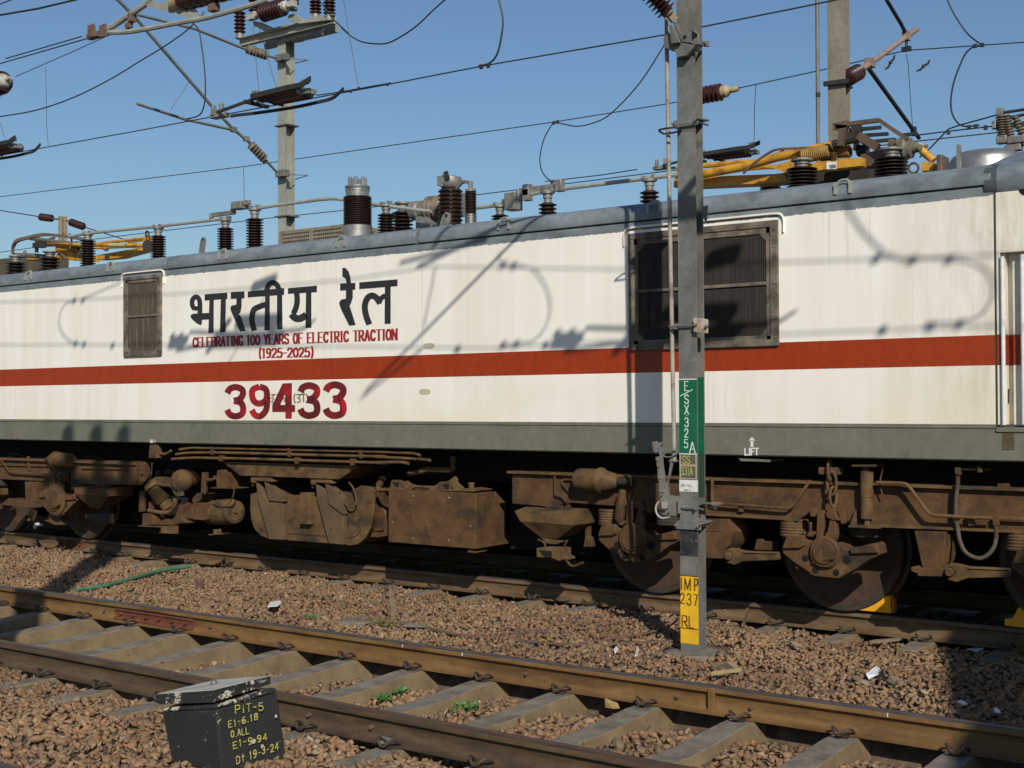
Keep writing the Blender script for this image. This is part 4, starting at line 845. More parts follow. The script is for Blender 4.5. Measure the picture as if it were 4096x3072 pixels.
def link(zf, dx=0):
    mb = MB(); o = (dx, 0, 0)
    mb.plate([U6(*c) for c in ((470, 1490), (540, 1430), (620, 1440), (780, 1480), (1310, 1500), (1310, 1620), (760, 1640), (620, 1700), (490, 1659), (560, 1620), (600, 1560), (560, 1490))], YF-.11, .06, o)
    P = at(U6(530, 1555), YF-.11)+Vector(o); mb.cyl((P.x, YF-.13, P.z), (P.x, YF, P.z), .034, 14); mb.beam(at(U6(760, 1500), YF-.115)+Vector(o), at(U6(1300, 1515), YF-.115)+Vector(o), .012, .012)
    obj('traction_link', mb, m_brown2, loco, bevel=.005)
link(U6); mb = MB(); link(U6, at(U8(1050, 1590), YF-.11).x-at(U6(480, 1555), YF-.11).x)
mb = MB(); mb.plate(pm(U7, [(1905, 1070), (1990, 1060), (1990, 1080), (2300, 1090), (2300, 1190), (1990, 1185), (1990, 1150), (1905, 1120)]), YF-.1, .2); obj('link_bracket', mb, m_brown, loco, bevel=.005)
mb = MB(); mb.plate(pm(U6, [(970, 1290), (1060, 1290), (1070, 1330), (1235, 1330), (1240, 1470), (930, 1460)]), YF+.15, .1); obj('link_stop', mb, m_brown, loco, bevel=.005)
# brake cylinders (right bogie, left bogie)
def brake_cyl(zf, pts, r, rod=True):
    mb = MB(); a, b, c, d = [at(zf(*p), 10.10) for p in pts]; ax = (b-a)
    mb.lathe(a, ax, [(r*.86, -.01), (r*.97, .012), (r, .03), (r, ax.length*.95), (r*1.02, ax.length)], 24)
    mb.lathe(b, c-b, [(r*1.15, 0), (r*1.15, .03), (r*.95, .05), (r*.72, (c-b).length*.8), (r*.35, (c-b).length)], 24); obj('brake_cylinder', mb, m_brown2, loco)
    if rod:
        mb = MB(); mb.cyl(c-Vector((.03, 0, 0)), d, r*.36, 14); obj('piston_rod', mb, m_iron, loco)
brake_cyl(U5, [(925, 370), (1195, 385), (1430, 400), (1600, 405)], .105)
brake_cyl(U1, [(1120, 365), (900, 355), (790, 350), (740, 350)], .098)
mb = MB(); a, b = at(U5(1500, 530), 10.1), at(U5(1445, 900), 10.1); mb.lathe(a, b-a, [(.03, -.02), (.048, 0), (.05, .1), (.054, .11), (.054, (b-a).length-.03), (.03, (b-a).length+.01)], 18); obj('slack_adjuster', mb, m_brown, loco)
mb = MB(); a, b = at(U1(975, 600), 10.12), at(U1(960, 750), 10.12); mb.lathe(a, b-a, [(.048, 0), (.05, .02), (.05, (b-a).length)], 18); obj('slack_adjuster', mb, m_grime, loco)
mb = MB(); mb.tube(cr([at(U5(*p), 10.15) for p in ((900, 380), (750, 375), (725, 400), (740, 450), (830, 550))], 4), .011, 6); mb.tube([at(U5(628, 290), YF-.03), at(U5(630, 560), YF-.03), at(U5(720, 590), YF-.03), at(U5(775, 660), YF-.03)], .010, 6); objs('brake_pipe', mb, m_brown, loco)
# sand hoppers
def hopper(zf, front, back, out, dx, m):
    mb = MB(); YA, YM, YK = 10.02, 10.13, 10.40; v = Vector((dx, 0, 0))
    A, B, C, E_ = [at(zf(*p), YA)+v for p in front]; H, I = [at(zf(*p), YK)+v for p in back]; O1, O2 = [at(zf(*p), YM)+v for p in out]
    zb = min(C.z, E_.z); bx = lambda p: Vector((p.x, YK, p.z))
    H2, I2 = Vector((A.x+.03, YK, H.z)), Vector((B.x+.02, YK, I.z))
    for q in ([A, B, C, E_], [H2, I2, B, A], [B, I2, bx(C), C], [A, E_, bx(E_), H2], [E_, C, O2, O1], [C, bx(C), O2+Vector((0, .15, 0)), O2], [bx(E_), E_, O1, O1+Vector((0, .15, 0))], [O1, O2, O2+Vector((0, .15, 0)), O1+Vector((0, .15, 0))], [H2, bx(E_), bx(C), I2], [bx(E_), O1+Vector((0, .15, 0)), O2+Vector((0, .15, 0)), bx(C)]): mb.face(q)
    bm_v = mb; h = obj('sand_box', mb, m, loco, ang=0)
    mb = MB(); c = (A+B+H2+I2)/4; n_ = (B-A).cross(H2-A).normalized(); n_ = n_ if n_.z > 0 else -n_; ux = (B-A).normalized(); uy = n_.cross(ux)
    mb.obox(c+n_*.015, ux*.10, uy*.05, n_*.014)
    for s in (-1, 1): mb.obox(c+n_*.02+ux*.135*s, ux*.03, uy*.022, n_*.02)
    objs('filler_lid', mb, m, h, bevel=.004); return O1, O2, h
O1, O2, h_ = hopper(U5, [(120, 770), (890, 810), (885, 950), (190, 900)], [(200, 640), (985, 670)], [(460, 1112), (668, 1120)], 0, m_brown2)
mb = MB(); mb.plate(pm(U5, [(455, 1112), (750, 1155), (640, 1195), (510, 1180)]), 10.12, .12); obj('outlet_flange', mb, m_brown, h_, bevel=.004)
mb = MB(); mb.plate(pm(U5, [(398, 1240), (540, 1225), (730, 1240), (735, 1340), (780, 1355), (790, 1390), (735, 1385), (690, 1405), (590, 1368), (398, 1355)]), 10.08, .14); sn = obj('sand_nozzle', mb, m_brown2, loco, bevel=.005)
mb = MB(); mb.plate(pm(U5, [(415, 1262), (590, 1280), (590, 1365), (500, 1355)]), 10.077, .002); obj('nozzle_hole', mb, m_hole, sn, ang=0)
mb = MB(); mb.tube(cr([at(U5(*p), 10.1) for p in ((770, 1380), (820, 1450), (880, 1465), (985, 1425))], 4), .013, 8); mb.tube(cr([at(U5(*p), 10.1) for p in ((415, 1130), (490, 1170), (520, 1250))], 4), .008, 6); mb.tube([at(U5(790, 1140), 10.1), at(U5(730, 1250), 10.1)], .007, 6); objs('sand_pipe', mb, m_brown, loco)
mb = MB(); mb.plate(pm(U5, [(820, 690), (1050, 690), (1050, 1090), (1100, 1110), (1100, 1225), (990, 1225), (1010, 1110), (1010, 930), (890, 1060), (870, 1060), (1000, 920)]), 10.30, .06); objs('bracket', mb, m_brown, loco, bevel=.004)
hopper(U1, [(1165, 795), (1715, 835), (1710, 930), (1185, 895)], [(1210, 700), (1850, 720)], [(1440, 1118), (1590, 1122)], 0, m_brown)
mb = MB(); mb.plate(pm(U1, [(1340, 1210), (1500, 1200), (1680, 1220), (1680, 1370), (1560, 1370), (1345, 1280)]), 10.1, .12); obj('sand_nozzle', mb, m_grime, loco, bevel=.005)
mb = MB(); mb.plate(pm(U1, [(770, 1180), (830, 1140), (950, 1180), (970, 1380), (860, 1385), (770, 1340), (690, 1310), (770, 1290)]), 10.15, .12); mb.cyl(at(U1(455, 1300), 10.1), at(U1(455, 1300), 10.3), .022, 12); objs('brake_hanger', mb, m_brown, loco, bevel=.005)
# secondary damper and safety chain, pipes, hoses
mb = MB(); a, b = at((3467, 1882), 10.12), at((3467, 2074), 10.12); k = sc(a); mb.lathe(a, b-a, [(20*k, 0), (26*k, .005), (27*k, (b-a).length*.55), (25*k, (b-a).length*.56), (25*k, (b-a).length), (12*k, (b-a).length+.005), (12*k, (b-a).length+.06)], 22); mb.plate(pm(U7, [(1118, 545), (1495, 550), (1495, 585), (1118, 565)]), 10.05, .22); mb.plate(pm(U7, [(1140, 540), (1205, 345), (1215, 540)]), 10.12, .03)
q = Z(2732, 1024, 1364); mb.plate(pm(q, [(1095, 1355), (1245, 1352), (1245, 1368), (1095, 1366)]), 10.04, .16); mb.plate(pm(q, [(1165, 1368), (1195, 1368), (1195, 1410), (1165, 1410)]), 10.1, .05); objs('damper', mb, m_brown2, loco)
mb = MB()
def chain_link(c, ax, R, L_): 
    pts = []
    for t in np.linspace(0, 2*math.pi, 17): pts.append(Vector(c)+Vector((R*math.cos(t)*ax[0], R*math.cos(t)*ax[1], L_*math.sin(t))))
    mb.tube(pts, .013, 6, cap=False)
P = at(q(950, 1450), 10.10); chain_link(P+Vector((0, 0, .08)), (0, 1), .03, .09); chain_link(P+Vector((0.02, 0, -.03)), (1, 0), .04, .095); chain_link(P+Vector((.03, 0, -.14)), (.5, .8), .035, .08)
for x in (880, 955): mb.plate(pm(q, [(x, 1370), (x+52, 1372), (x+52, 1418), (x, 1415)]), 10.1, .12)
mb.plate(pm(q, [(980, 1480), (1050, 1530), (1075, 1550), (1070, 1580), (1040, 1600), (960, 1600), (970, 1550)]), 10.2, .1)
objs('chain_piece', mb, m_brown2, loco)
mb = MB(); mb.tube([at(U6(270, 335), YF-.06), at(U6(272, 680), YF-.06)], .015, 8); mb.tube(cr([at(U6(272, 680), YF-.06), at(U6(320, 715), YF-.06), at(U6(800, 755), YF-.06), at(U6(1400, 800), YF-.06), at(U6(1530, 770), YF-.06), at(U6(1620, 650), YF-.06), at(U6(1820, 365), YF-.06)], 5), .013, 8); mb.plate(pm(U6, [(690, 750), (720, 740), (765, 830), (750, 860), (690, 850)]), YF-.05, .05)
mb.tube(cr([at(U8(*p), YF-.09) for p in ((20, 372), (400, 385), (500, 430), (620, 590), (780, 800), (870, 855), (1100, 870), (1450, 890), (1750, 900))], 5), .014, 8)
objs('air_pipe', mb, m_brown2, loco)
mb = MB(); mb.tube([at(U8(1240, 170), 10.1), at(U8(1480, 172), 10.1), at(U8(1720, 182), 10.15)], .011, 8); mb.plate(pm(U8, [(1180, 148), (1265, 150), (1260, 262), (1190, 250)]), 10.07, .06); mb.cyl(at(U8(1228, 255), 10.1), at(U8(1228, 410), 10.1), .018, 10); mb.cyl(at(U8(1550, 120), 10.1), at(U8(1555, 220), 10.1), .024, 8)
mb.plate(pm(U8, [(1740, 880), (1840, 880), (1835, 1010), (1750, 1010)]), 10.12, .06); mb.cyl(at(U8(1800, 1000), 10.14), at(U8(1800, 1190), 10.14), .018, 10); mb.tube([at(U8(1850, 910), 10.15), at(U8(2260, 925), 10.15)], .026, 8); mb.plate(pm(U8, [(1360, 860), (1480, 870), (1475, 1000), (1385, 1020), (1360, 930)]), YF-.05, .05)
mb.plate(pm(U8, [(1770, 545), (1910, 550), (2050, 560), (2250, 575), (2250, 615), (2040, 600), (2040, 635), (1915, 635), (1910, 605), (1775, 590)]), 10.2, .06); mb.plate(pm(U8, [(1815, 385), (1990, 385), (1990, 540), (1805, 520)]), 10.2, .06)
objs('pipe_fitting', mb, m_brown, loco, bevel=.003)
mb = MB(); mb.tube(cr([at(U8(*p), 10.1+.04*i/9) for i, p in enumerate(((1228, 400), (1205, 600), (1200, 850), (1220, 1000), (1255, 1220), (1330, 1390), (1450, 1475), (1570, 1495), (1680, 1440), (1770, 1320), (1800, 1180)))], 6), .017, 10); obj('brake_hose', mb, mat('hose_rubber', (.10, .075, .055), (.06, .045, .034), scale=12, rough=.7), loco)
mb = MB(); mb.tube(cr([at(U8(*p), 10.12) for p in ((130, 110), (100, 240), (80, 330), (95, 500), (130, 590))], 5), .006, 6); mb.torus(at(U8(160, 590), 10.2), (0, 1, 0), .02, .008, 12, 6); obj('wire_rope', mb, m_brown2, loco)
mb = MB(); mb.torus(at(U8(1220, 910), 10.1), (0, .3, 1), .02, .004, 12, 5); obj('wire_tie', mb, m_cap, loco)
mb = MB(); q = Z(2732, 1024, 1364); mb.plate(pm(q, [(360, 1312), (560, 1322), (560, 1336), (375, 1330)]), YB+.03, .3); obj('jacking_pad', mb, m_skirt, loco)
# ---------------------------------------------------------------- belly equipment
def pipe3(p2, p3, p4, Y):
    mb = MB(); mb.tube(cr([at(c, Y) for c in [U2(*c) for c in p2]+[U3(*c) for c in p3]+[U4(*c) for c in p4]], 3), [.0165]*0 or .0165, 10); obj('cable_conduit', mb, m_brown2, loco)
pipe3([(865, 190), (1000, 170), (1100, 163), (1345, 168)], [(0, 60), (1100, 85), (2212, 108)], [(0, 27), (560, 48), (640, 60), (715, 84)], 10.07)
pipe3([(805, 266), (1000, 245), (1345, 240)], [(0, 130), (1100, 160), (2212, 185)], [(0, 107), (780, 153), (880, 182)], 10.07)
pipe3([(745, 342), (1100, 322), (1500, 330)], [(0, 217), (1100, 250), (2212, 285)], [(0, 200), (380, 193), (530, 214)], 10.07)
mb = MB()
for zf, x, y0, y1 in ((U2, 1365, 138, 275), (U3, 685, 45, 190), (U3, 1815, 68, 218), (U4, 375, -10, 0)): mb.plate(pm(zf, [(x-18, y0), (x+18, y0), (x+20, y1), (x-16, y1)]), 10.045, .06)
for zf, x, y0, y1 in ((U2, 1505, 285, 378), (U3, 805, 195, 296), (U3, 1685, 218, 322)): mb.plate(pm(zf, [(x-32, y0), (x+32, y0), (x+20, y1), (x-28, y1)]), 10.045, .06)
objs('conduit_clamp', mb, m_brown, loco, bevel=.003)
mb = MB(); mb.plate([U2(1548, 395), U3(1805, 338), U3(1488, 543), U2(1818, 603)], 10.13, .5); obj('tray_plate', mb, m_brown2, loco, bevel=.004)
out = pm(U3, [(85, 770), (140, 765), (300, 690), (430, 640), (600, 790), (860, 795), (1050, 800), (1110, 830), (1300, 700), (1420, 690), (1560, 780), (1640, 760), (1740, 690), (1830, 640), (1960, 655), (2050, 715), (2020, 1100), (1985, 1290), (1900, 1470), (1780, 1570), (1680, 1592), (1300, 1555), (370, 1485), (240, 1430), (150, 1330), (95, 1190), (78, 1000)])
mb = MB(); mb.plate(out, 10.20, .03); tr = obj('transformer_tank', mb, m_brown2, loco, bevel=.006)
cx, cy = U3(1050, 1130); mb = MB(); mb.plate([(cx+(x-cx)*.965, cy+(y-cy)*.965) for x, y in out], 10.23, 2.4); obj('tank_shell', mb, m_brown, tr)
mb = MB(); mb.plate(pm(U3, [(860, 752), (1022, 755), (1020, 1258), (862, 1248)]), 10.13, .08); obj('junction_box', mb, m_brown2, tr, bevel=.006)
mb = MB(); mb.plate(pm(U3, [(165, 565), (210, 600), (270, 760), (370, 900), (590, 880), (605, 1500), (375, 1487), (210, 880)]), 10.14, .06); mb.plate(pm(U3, [(1115, 600), (1265, 720), (1330, 940), (1548, 1080), (1548, 1575), (1325, 1556), (1130, 830)]), 10.14, .06)
mb.plate(pm(U3, [(300, 570), (330, 600), (420, 660), (600, 800), (600, 900), (368, 880)]), 10.12, .08); mb.plate(pm(U3, [(1262, 600), (1400, 690), (1550, 830), (1545, 1100), (1320, 930)]), 10.12, .08)
st = objs('mounting_strap', mb, mat('strap_brown', (.125, .078, .038), (.085, .052, .025), scale=5, rough=.85), tr, bevel=.005)
mb = MB()
for x0 in (0, 945):
    mb.plate(pm(U3, [(90+x0, 515+x0*.035), (380+x0, 520+x0*.035), (435+x0, 580+x0*.03), (300+x0, 575+x0*.03), (165+x0, 562+x0*.03), (155+x0, 600+x0*.03), (90+x0, 590+x0*.03)]), 10.11, .2)
    for bx in (130, 375): P = at(U3(bx+x0, 600+x0*.035), 10.16); mb.cyl(P+Vector((0, 0, .02)), P-Vector((0, 0, .035)), .018, 6)
objs('strap_mount', mb, m_brown2, tr, bevel=.004)
mb = MB()
for x, y in ((410, 1268), (1365, 1328)): P = at(U3(x, y), 10.14); mb.cyl((P.x, 10.137, P.z), (P.x, 10.145, P.z), .009, 10)
objs('strap_hole', mb, m_hole, tr, ang=0)
mb = MB(); mb.beam(at(U3(600, 1390), 10.197), at(U3(1285, 1440), 10.197), .004, .012); mb.tube(cr([at(U3(*p), 10.198) for p in ((1560, 1462), (1690, 1465), (1780, 1410), (1830, 1340))], 4), .005, 5); mb.tube(cr([at(U3(*p), 10.198) for p in ((230, 1310), (280, 1350), (340, 1365))], 4), .005, 5); objs('weld_seam', mb, m_grime, tr, ang=0)
mb = MB(); mb.tube(cr([at(U3(*p), 10.13) for p in ((1640, 590), (1710, 680), (1755, 830), (1750, 930), (1690, 980), (1600, 950), (1530, 850), (1495, 740))], 5), .010, 8); obj('tank_cable', mb, m_brown2, tr)
mb = MB(); mb.plate(pm(U4, [(-60, 690), (10, 740), (10, 800), (150, 950), (165, 1020), (155, 1200), (105, 1280), (0, 1290), (-60, 1295)]), 10.36, .8); mb.plate(pm(U4, [(-150, 1380), (-40, 1300), (120, 1300), (195, 1050), (200, 1355), (50, 1385)]), 10.33, .1); objs('pump_housing', mb, m_brown, loco, bevel=.01)
# box with bolted cover
p0, p1, p2_, p3_ = [at(U4(*c), 10.12) for c in ((212, 640), (1590, 685), (1588, 1566), (207, 1462))]
X1 = p1.x; prof = [at(U4(1590, 685), 10.12)]+[atx(U4(*c), X1) for c in ((1905, 655), (2066, 830), (2062, 1250), (2165, 1410), (2115, 1482))]+[at(U4(1588, 1566), 10.12)]
mb = MB(); mb.prism([(p.x, p.y, p.z) for p in prof], (p0.x-X1, 0, 0)); bb = obj('battery_box', mb, m_brown, loco, bevel=.006)
mb = MB()
for x, y in ((608, 730), (1170, 755), (280, 1140), (595, 1400), (1165, 1430), (1510, 1205)): P = at(U4(x, y), 10.12); mb.lathe((P.x, 10.121, P.z), (0, -1, 0), [(.012, 0), (.011, .008), (.001, .014)], 10)
objs('cover_bolt', mb, m_cap, bb)
mb = MB(); mb.plate(pm(U4, [(235, 640), (245, 520), (262, 480), (290, 473), (390, 473), (440, 500), (500, 487), (570, 540), (640, 560), (930, 570), (1030, 500), (1150, 490), (1240, 425), (1255, 415), (1290, 460), (1290, 510), (1390, 600), (1345, 655), (850, 650), (850, 605), (625, 590), (575, 630), (425, 632)]), 10.14, .03); mb.cyl(at(U4(1522, 600), 10.3), at(U4(1522, 540), 10.3), .030, 14); mb.cyl(at(U4(1522, 545), 10.3), at(U4(1522, 515), 10.3), .036, 14)
mb.plate(pm(U4, [(15, 570), (40, 600), (200, 605), (260, 560), (235, 650), (15, 645)]), 10.14, .05); mb.plate(pm(U4, [(1390, 610), (1570, 640), (1560, 660), (1350, 650)]), 10.13, .3); mb.plate(pm(U4, [(1460, 1578), (1540, 1575), (1580, 1625), (1460, 1622)]), 10.15, .2); objs('box_bracket', mb, m_brown2, bb, bevel=.004)
mb = MB()
for p in ([(275, 512), (372, 512), (372, 585), (330, 585)], [(1060, 537), (1165, 537), (1165, 625), (1110, 620)], [(405, 535), (440, 575), (415, 580)], [(990, 600), (1020, 585), (1015, 605)], [(1205, 565), (1240, 615), (1205, 615)]): mb.plate(pm(U4, p), 10.137, .002)
objs('bracket_hole', mb, m_hole, bb, ang=0)
mb = MB(); mb.tube(cr([at(U4(*p), 10.3) for p in ((540, 375), (700, 345), (830, 308), (1000, 312), (1170, 318), (1235, 285), (1235, 100))], 5), [.022, .024, .026, .028]+[.032]*27 if False else .030, 12); obj('air_duct', mb, m_brown2, loco)
mb = MB(); mb.tube(cr([at(U4(*p), 10.3) for p in ((110, 445), (110, 480), (60, 560))], 4), .04, 12); mb.lathe(at(U4(110, 445), 10.3), (0, -.4, 1), [(.045, -.03), (.045, 0), (.02, .02)], 14); objs('duct_elbow', mb, m_brown, loco)
# compressor group
mb = MB(); a, b = at(U2(1460, 1180), 10.28), at(U2(1830, 1165), 10.22); mb.lathe(a, b-a, [(.13, 0), (.148, .01), (.150, .3), (.14, .36), (.10, .375), (.085, .37), (.03, .36), (.02, .39), (.001, .39)], 28); cp = obj('compressor_motor', mb, m_brown2, loco)
mb = MB()
for k in range(12): c = at(U2(1370+k*9, 1190), 10.28); mb.lathe(c, (1, -.05, 0), [(.14, 0), (.14, .005)], 20)
obj('cooling_fins', mb, m_brown, cp)
mb = MB(); mb.plate(pm(U2, [(1065, 1035), (1345, 1040), (1350, 1290), (1230, 1310), (1075, 1300)]), 10.14, .35); mb.plate(pm(U2, [(890, 1120), (1065, 1100), (1065, 1290), (900, 1270)]), 10.2, .25); mb.plate(pm(U2, [(520, 1380), (600, 1300), (640, 1290), (720, 1330), (800, 1220), (850, 1060), (885, 1080), (900, 1270), (1000, 1350), (850, 1360), (760, 1390)]), 10.16, .25); mb.plate(pm(U2, [(1050, 980), (1130, 880), (1290, 890), (1240, 920), (1180, 1000), (1080, 1060)]), 10.2, .2); objs('gearbox', mb, m_brown, loco, bevel=.008)
mb = MB(); mb.plate(pm(U2, [(945, 1040), (985, 1025), (1020, 1045), (1010, 1110), (950, 1110)]), 10.19, .03); obj('red_guard', mb, mat('dull_red', (.16, .03, .022), scale=9), loco)
a, b = at(U2(430, 740), 10.12), at(U2(640, 1040), 10.22); mb = MB(); pr = []; Lh = (b-a).length
for k in range(9): h = .05+k*(Lh-.08)/9; pr += [(.075, h), (.105, h+.008), (.105, h+.014), (.075, h+.02)]
mb.lathe(a, b-a, [(.001, -.03), (.08, -.028), (.10, -.01), (.112, 0), (.112, .03)]+pr+[(.08, Lh), (.08, Lh+.07)], 24); obj('compressor_cylinder', mb, m_brown2, loco)
mb = MB(); mb.plate(pm(U2, [(300, 760), (370, 680), (480, 625), (590, 630), (640, 690), (680, 720), (600, 760), (500, 750), (420, 790), (310, 840)]), 10.1, .12); mb.tube(cr([at(U2(*p), 10.12) for p in ((600, 750), (700, 755), (770, 800), (800, 880), (860, 915))], 5), .025, 10); mb.plate(pm(U2, [(820, 830), (880, 850), (890, 920), (840, 930)]), 10.1, .05)
mb.tube(cr([at(U2(*p), 10.15) for p in ((370, 1150), (600, 1190), (720, 1160), (790, 1060), (790, 960))], 5), .027, 10); objs('compressor_head', mb, m_brown2, loco, bevel=.004)
mb = MB(); a, b = at(U2(880, 680), 10.12), at(U2(1150, 690), 10.65); mb.lathe(a, b-a, [(.001, -.02), (.10, -.015), (.13, .01), (.135, .03), (.135, .5), (.1, .55)], 28); mb.tube([at(U2(640, 540), 10.5), at(U2(800, 545), 10.5)], .03, 10); objs('air_reservoir', mb, m_brown, loco)
mb = MB(); mb.plate(pm(U2, [(1215, 550), (1265, 550), (1245, 880), (1195, 880)]), 10.14, .06); mb.tube(cr([at(U2(*p), 10.13) for p in ((1265, 890), (1270, 700), (1310, 670), (1380, 665), (1430, 640))], 4), .018, 8); mb.plate(pm(U2, [(1380, 610), (1450, 600), (1455, 520), (1515, 510), (1540, 570), (1600, 550), (1620, 700), (1610, 790), (1450, 790), (1440, 660)]), 10.12, .2); mb.plate(pm(U2, [(1345, 790), (1760, 795), (1760, 808), (1350, 805)]), 10.1, .25); mb.tube(cr([at(U2(*p), 10.1) for p in ((1640, 730), (1720, 800), (1700, 950), (1600, 1080), (1480, 1080), (1370, 990))], 5), .008, 6)
mb.plate(pm(U2, [(275, 1200), (400, 1205), (455, 1260), (460, 1380), (270, 1390)]), 10.12, .2); mb.plate(pm(U2, [(225, 840), (300, 845), (290, 1170), (215, 1180)]), 10.2, .04); mb.plate(pm(U2, [(370, 1010), (450, 990), (460, 1120), (370, 1130)]), 10.2, .2)
objs('compressor_pipe', mb, m_brown, loco, bevel=.004)
mb = MB(); mb.plate(pm(U2, [(530, 1500), (570, 1490), (560, 1400), (790, 1395), (790, 1520), (540, 1510)]), 10.08, .05); mb.plate(pm(U2, [(210, 1390), (560, 1405), (560, 1425), (210, 1400)]), 10.1, .2); mb.plate(pm(U2, [(1315, 1530), (1560, 1515), (1555, 1530), (1320, 1545)]), 10.1, .1); mb.plate(pm(U2, [(1395, 1455), (1415, 1455), (1420, 1535), (1395, 1535)]), 10.1, .1); objs('mounting_channel', mb, m_brown2, loco)
mb = MB(); mb.plate(pm(U2, [(390, 112), (500, 112), (522, 326), (370, 325)]), 10.03, .07); mb.plate(pm(U2, [(500, 112), (545, 180), (520, 310), (515, 326)]), 10.1, .04); mb.tube(cr([at(U2(*p), 10.06) for p in ((540, 250), (640, 260), (700, 230), (730, 205))], 4), .018, 8); cb = obj('cock_box', mb, m_brown2, loco, bevel=.005); mb = MB(); P = at(U2(430, 188), 10.03); mb.cyl((P.x, 10.027, P.z), (P.x, 10.035, P.z), .007, 8); obj('key_hole', mb, m_hole, cb, ang=0)
mb = MB(); mb.tube([at(U2(428, 400), 10.25), at(U2(418, 590), 10.25)], .006, 6); mb.plate(pm(U2, [(480, 520), (520, 515), (510, 620), (480, 620)]), 10.3, .05); objs('drain_rod', mb, m_brown2, loco)
# axles, motors and added black boxes that keep the gaps under the body dark
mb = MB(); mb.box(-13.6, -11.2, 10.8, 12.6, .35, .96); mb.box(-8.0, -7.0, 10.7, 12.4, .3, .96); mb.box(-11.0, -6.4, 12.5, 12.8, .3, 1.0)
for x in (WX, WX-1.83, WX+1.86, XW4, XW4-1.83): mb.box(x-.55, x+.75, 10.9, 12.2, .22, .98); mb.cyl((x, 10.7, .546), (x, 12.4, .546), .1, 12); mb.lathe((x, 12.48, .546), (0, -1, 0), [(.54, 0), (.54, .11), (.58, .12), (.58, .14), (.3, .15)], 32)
mb.box(-20, 1, 12.55, 12.8, -.16, 1.0); mb.box(-20, -13.4, 11.2, 12.2, .25, .98); mb.box(-7.4, 1, 11.2, 12.2, .25, .98)  # full-length boxes added to block the pale ground beyond
objs('motors_and_blockers', mb, m_under, loco)
# ================================================================ masts
def hsec(mb, x0, x1, ya, yb, z0, z1, tf=.012, tw=.009):
    mb.box(x0, x1, ya, ya+tf, z0, z1); mb.box(x0, x1, yb-tf, yb, z0, z1); xm = (x0+x1)/2; mb.box(xm-tw/2, xm+tw/2, ya+tf, yb-tf, z0, z1); return mb
YP = 8.97
px0, px1 = at((2722, 2400), YP).x, at((2794, 2400), YP).x
r_ = ray(2825, 2400); YPB = px1/(r_.x/r_.y); XMST = (px0+px1)/2
mast = thing('overhead_line_mast', 'grey steel mast with green and yellow painted number panels, standing between the two tracks', 'mast', (XMST, 9.04, -.2))
obj('post', hsec(MB(), px0, px1, YP, YPB, -.35, 8.6), m_galv, mast)
mb = MB(); mb.prism([(XMST-.21, 8.84, -.17), (XMST-.08, 8.79, -.155), (XMST+.12, 8.80, -.145), (XMST+.22, 8.9, -.16), (XMST+.2, 9.2, -.15), (XMST-.05, 9.27, -.15), (XMST-.2, 9.1, -.16)], (0, 0, -.25)); obj('footing', mb, m_concg, mast, bevel=.03)
yf = YP-.0025
def panel(name, z0, z1, m, x0=px0, x1=px1, y=yf, parent=mast):
    mb = MB(); mb.box(x0+.0005, x1-.0005, y, y+.0023, z0, z1); return obj(name, mb, m, parent, ang=0)
zy = lambda y, x=2758: at((x, y), YP).z
q1, q2, q3, q4 = Z(2600, 1440, 360), Z(2600, 1700, 360), Z(2600, 2200, 360), Z(2600, 1950, 360)
zg1, zg0 = zy(1515), zy(1814)
pn = panel('green_panel', zg0, zg1, m_green); panel('green_side', zg0-.01, zg1+.012, m_green, y=YPB-.0145); panel('faded_green_side', zy(1990), zg0-.012, m_dgreen, y=YPB-.0145)
mb = MB()
for y in (1517, 1816): mb.box(px0, px1, yf-.002, yf-.0003, zy(y)-.004, zy(y)+.004)
def ptext(mb, q, txt, p, w, h, nib, serif=.0, y=yf-.001):
    a = at(q(*p), y); k = sc(a)*360/2212; write(mb, txt, a+Vector((.0035, 0, 0)), (1, .0, 0), (0, 0, 1), (0, -1, 0), w*k*1.0, h*k, nib, nib*.75, serif=serif)
for txt, y0, h in (('E', 755, 225), ('S', 1070, 215), ('X', 1330, 220), ('3', 1640, 220)): ptext(mb, q1, txt, (845, y0), 105, h, .0075, .003)
ptext(mb, q1, '.', (880, 1365), 25, 30, .0075); a = at(q1(745, 885), yf-.001); b = at(q1(1045, 725), yf-.001); cnt = [0]; ink(mb, [(0, 0), (b.x-a.x, b.z-a.z)], a, Vector((1, 0, 0)), Vector((0, 0, 1)), Vector((0, -1, 0)), .005, .005, cnt)
for txt, x, y0, h, w in (('2', 840, 300, 205, 100), ('5', 835, 560, 205, 100), ('A', 965, 685, 265, 155)): ptext(mb, q2, txt, (x, y0), w, h, .0075, .003)
obj('white_letters', mb, m_wh, pn, ang=0)
p2 = panel('grey_panel', zy(1918), zy(1818), mat('panel_grey', (.11, .105, .095), (.08, .075, .07), scale=12))
mb = MB(); cw = .006
for z in (zy(1859), zy(1863), zy(1914)): mb.box(px0+.002, px1-.002, yf-.0016, yf-.0003, z-.004, z+.002)
for x in (px0+.008, px1-.010): mb.box(x-.005, x+.004, yf-.0022, yf-.0004, zy(1916), zy(1819))
objs('panel_border', mb, mat('faded_yellow_border', (.45, .33, .14), (.55, .48, .34), scale=30), p2, ang=0)
mb = MB(); ptext(mb, q2, 'SS', (785, 945), 215, 185, .0085); ptext(mb, q2, '331A', (745, 1225), 335, 195, .0075); obj('yellow_letters', mb, m_ylet, p2, ang=0)
p3 = panel('paper_sticker', zy(1967), zy(1920), m_wh, px0-.002, px1+.003, yf-.001)
mb = MB(); ptext(mb, q2, 'OHE POLL', (755, 1508), 325, 55, .0016, y=yf-.0025); ptext(mb, q2, 'NO-4', (838, 1620), 165, 50, .0016, y=yf-.0025); obj('sticker_letters', mb, m_iron, p3, ang=0)
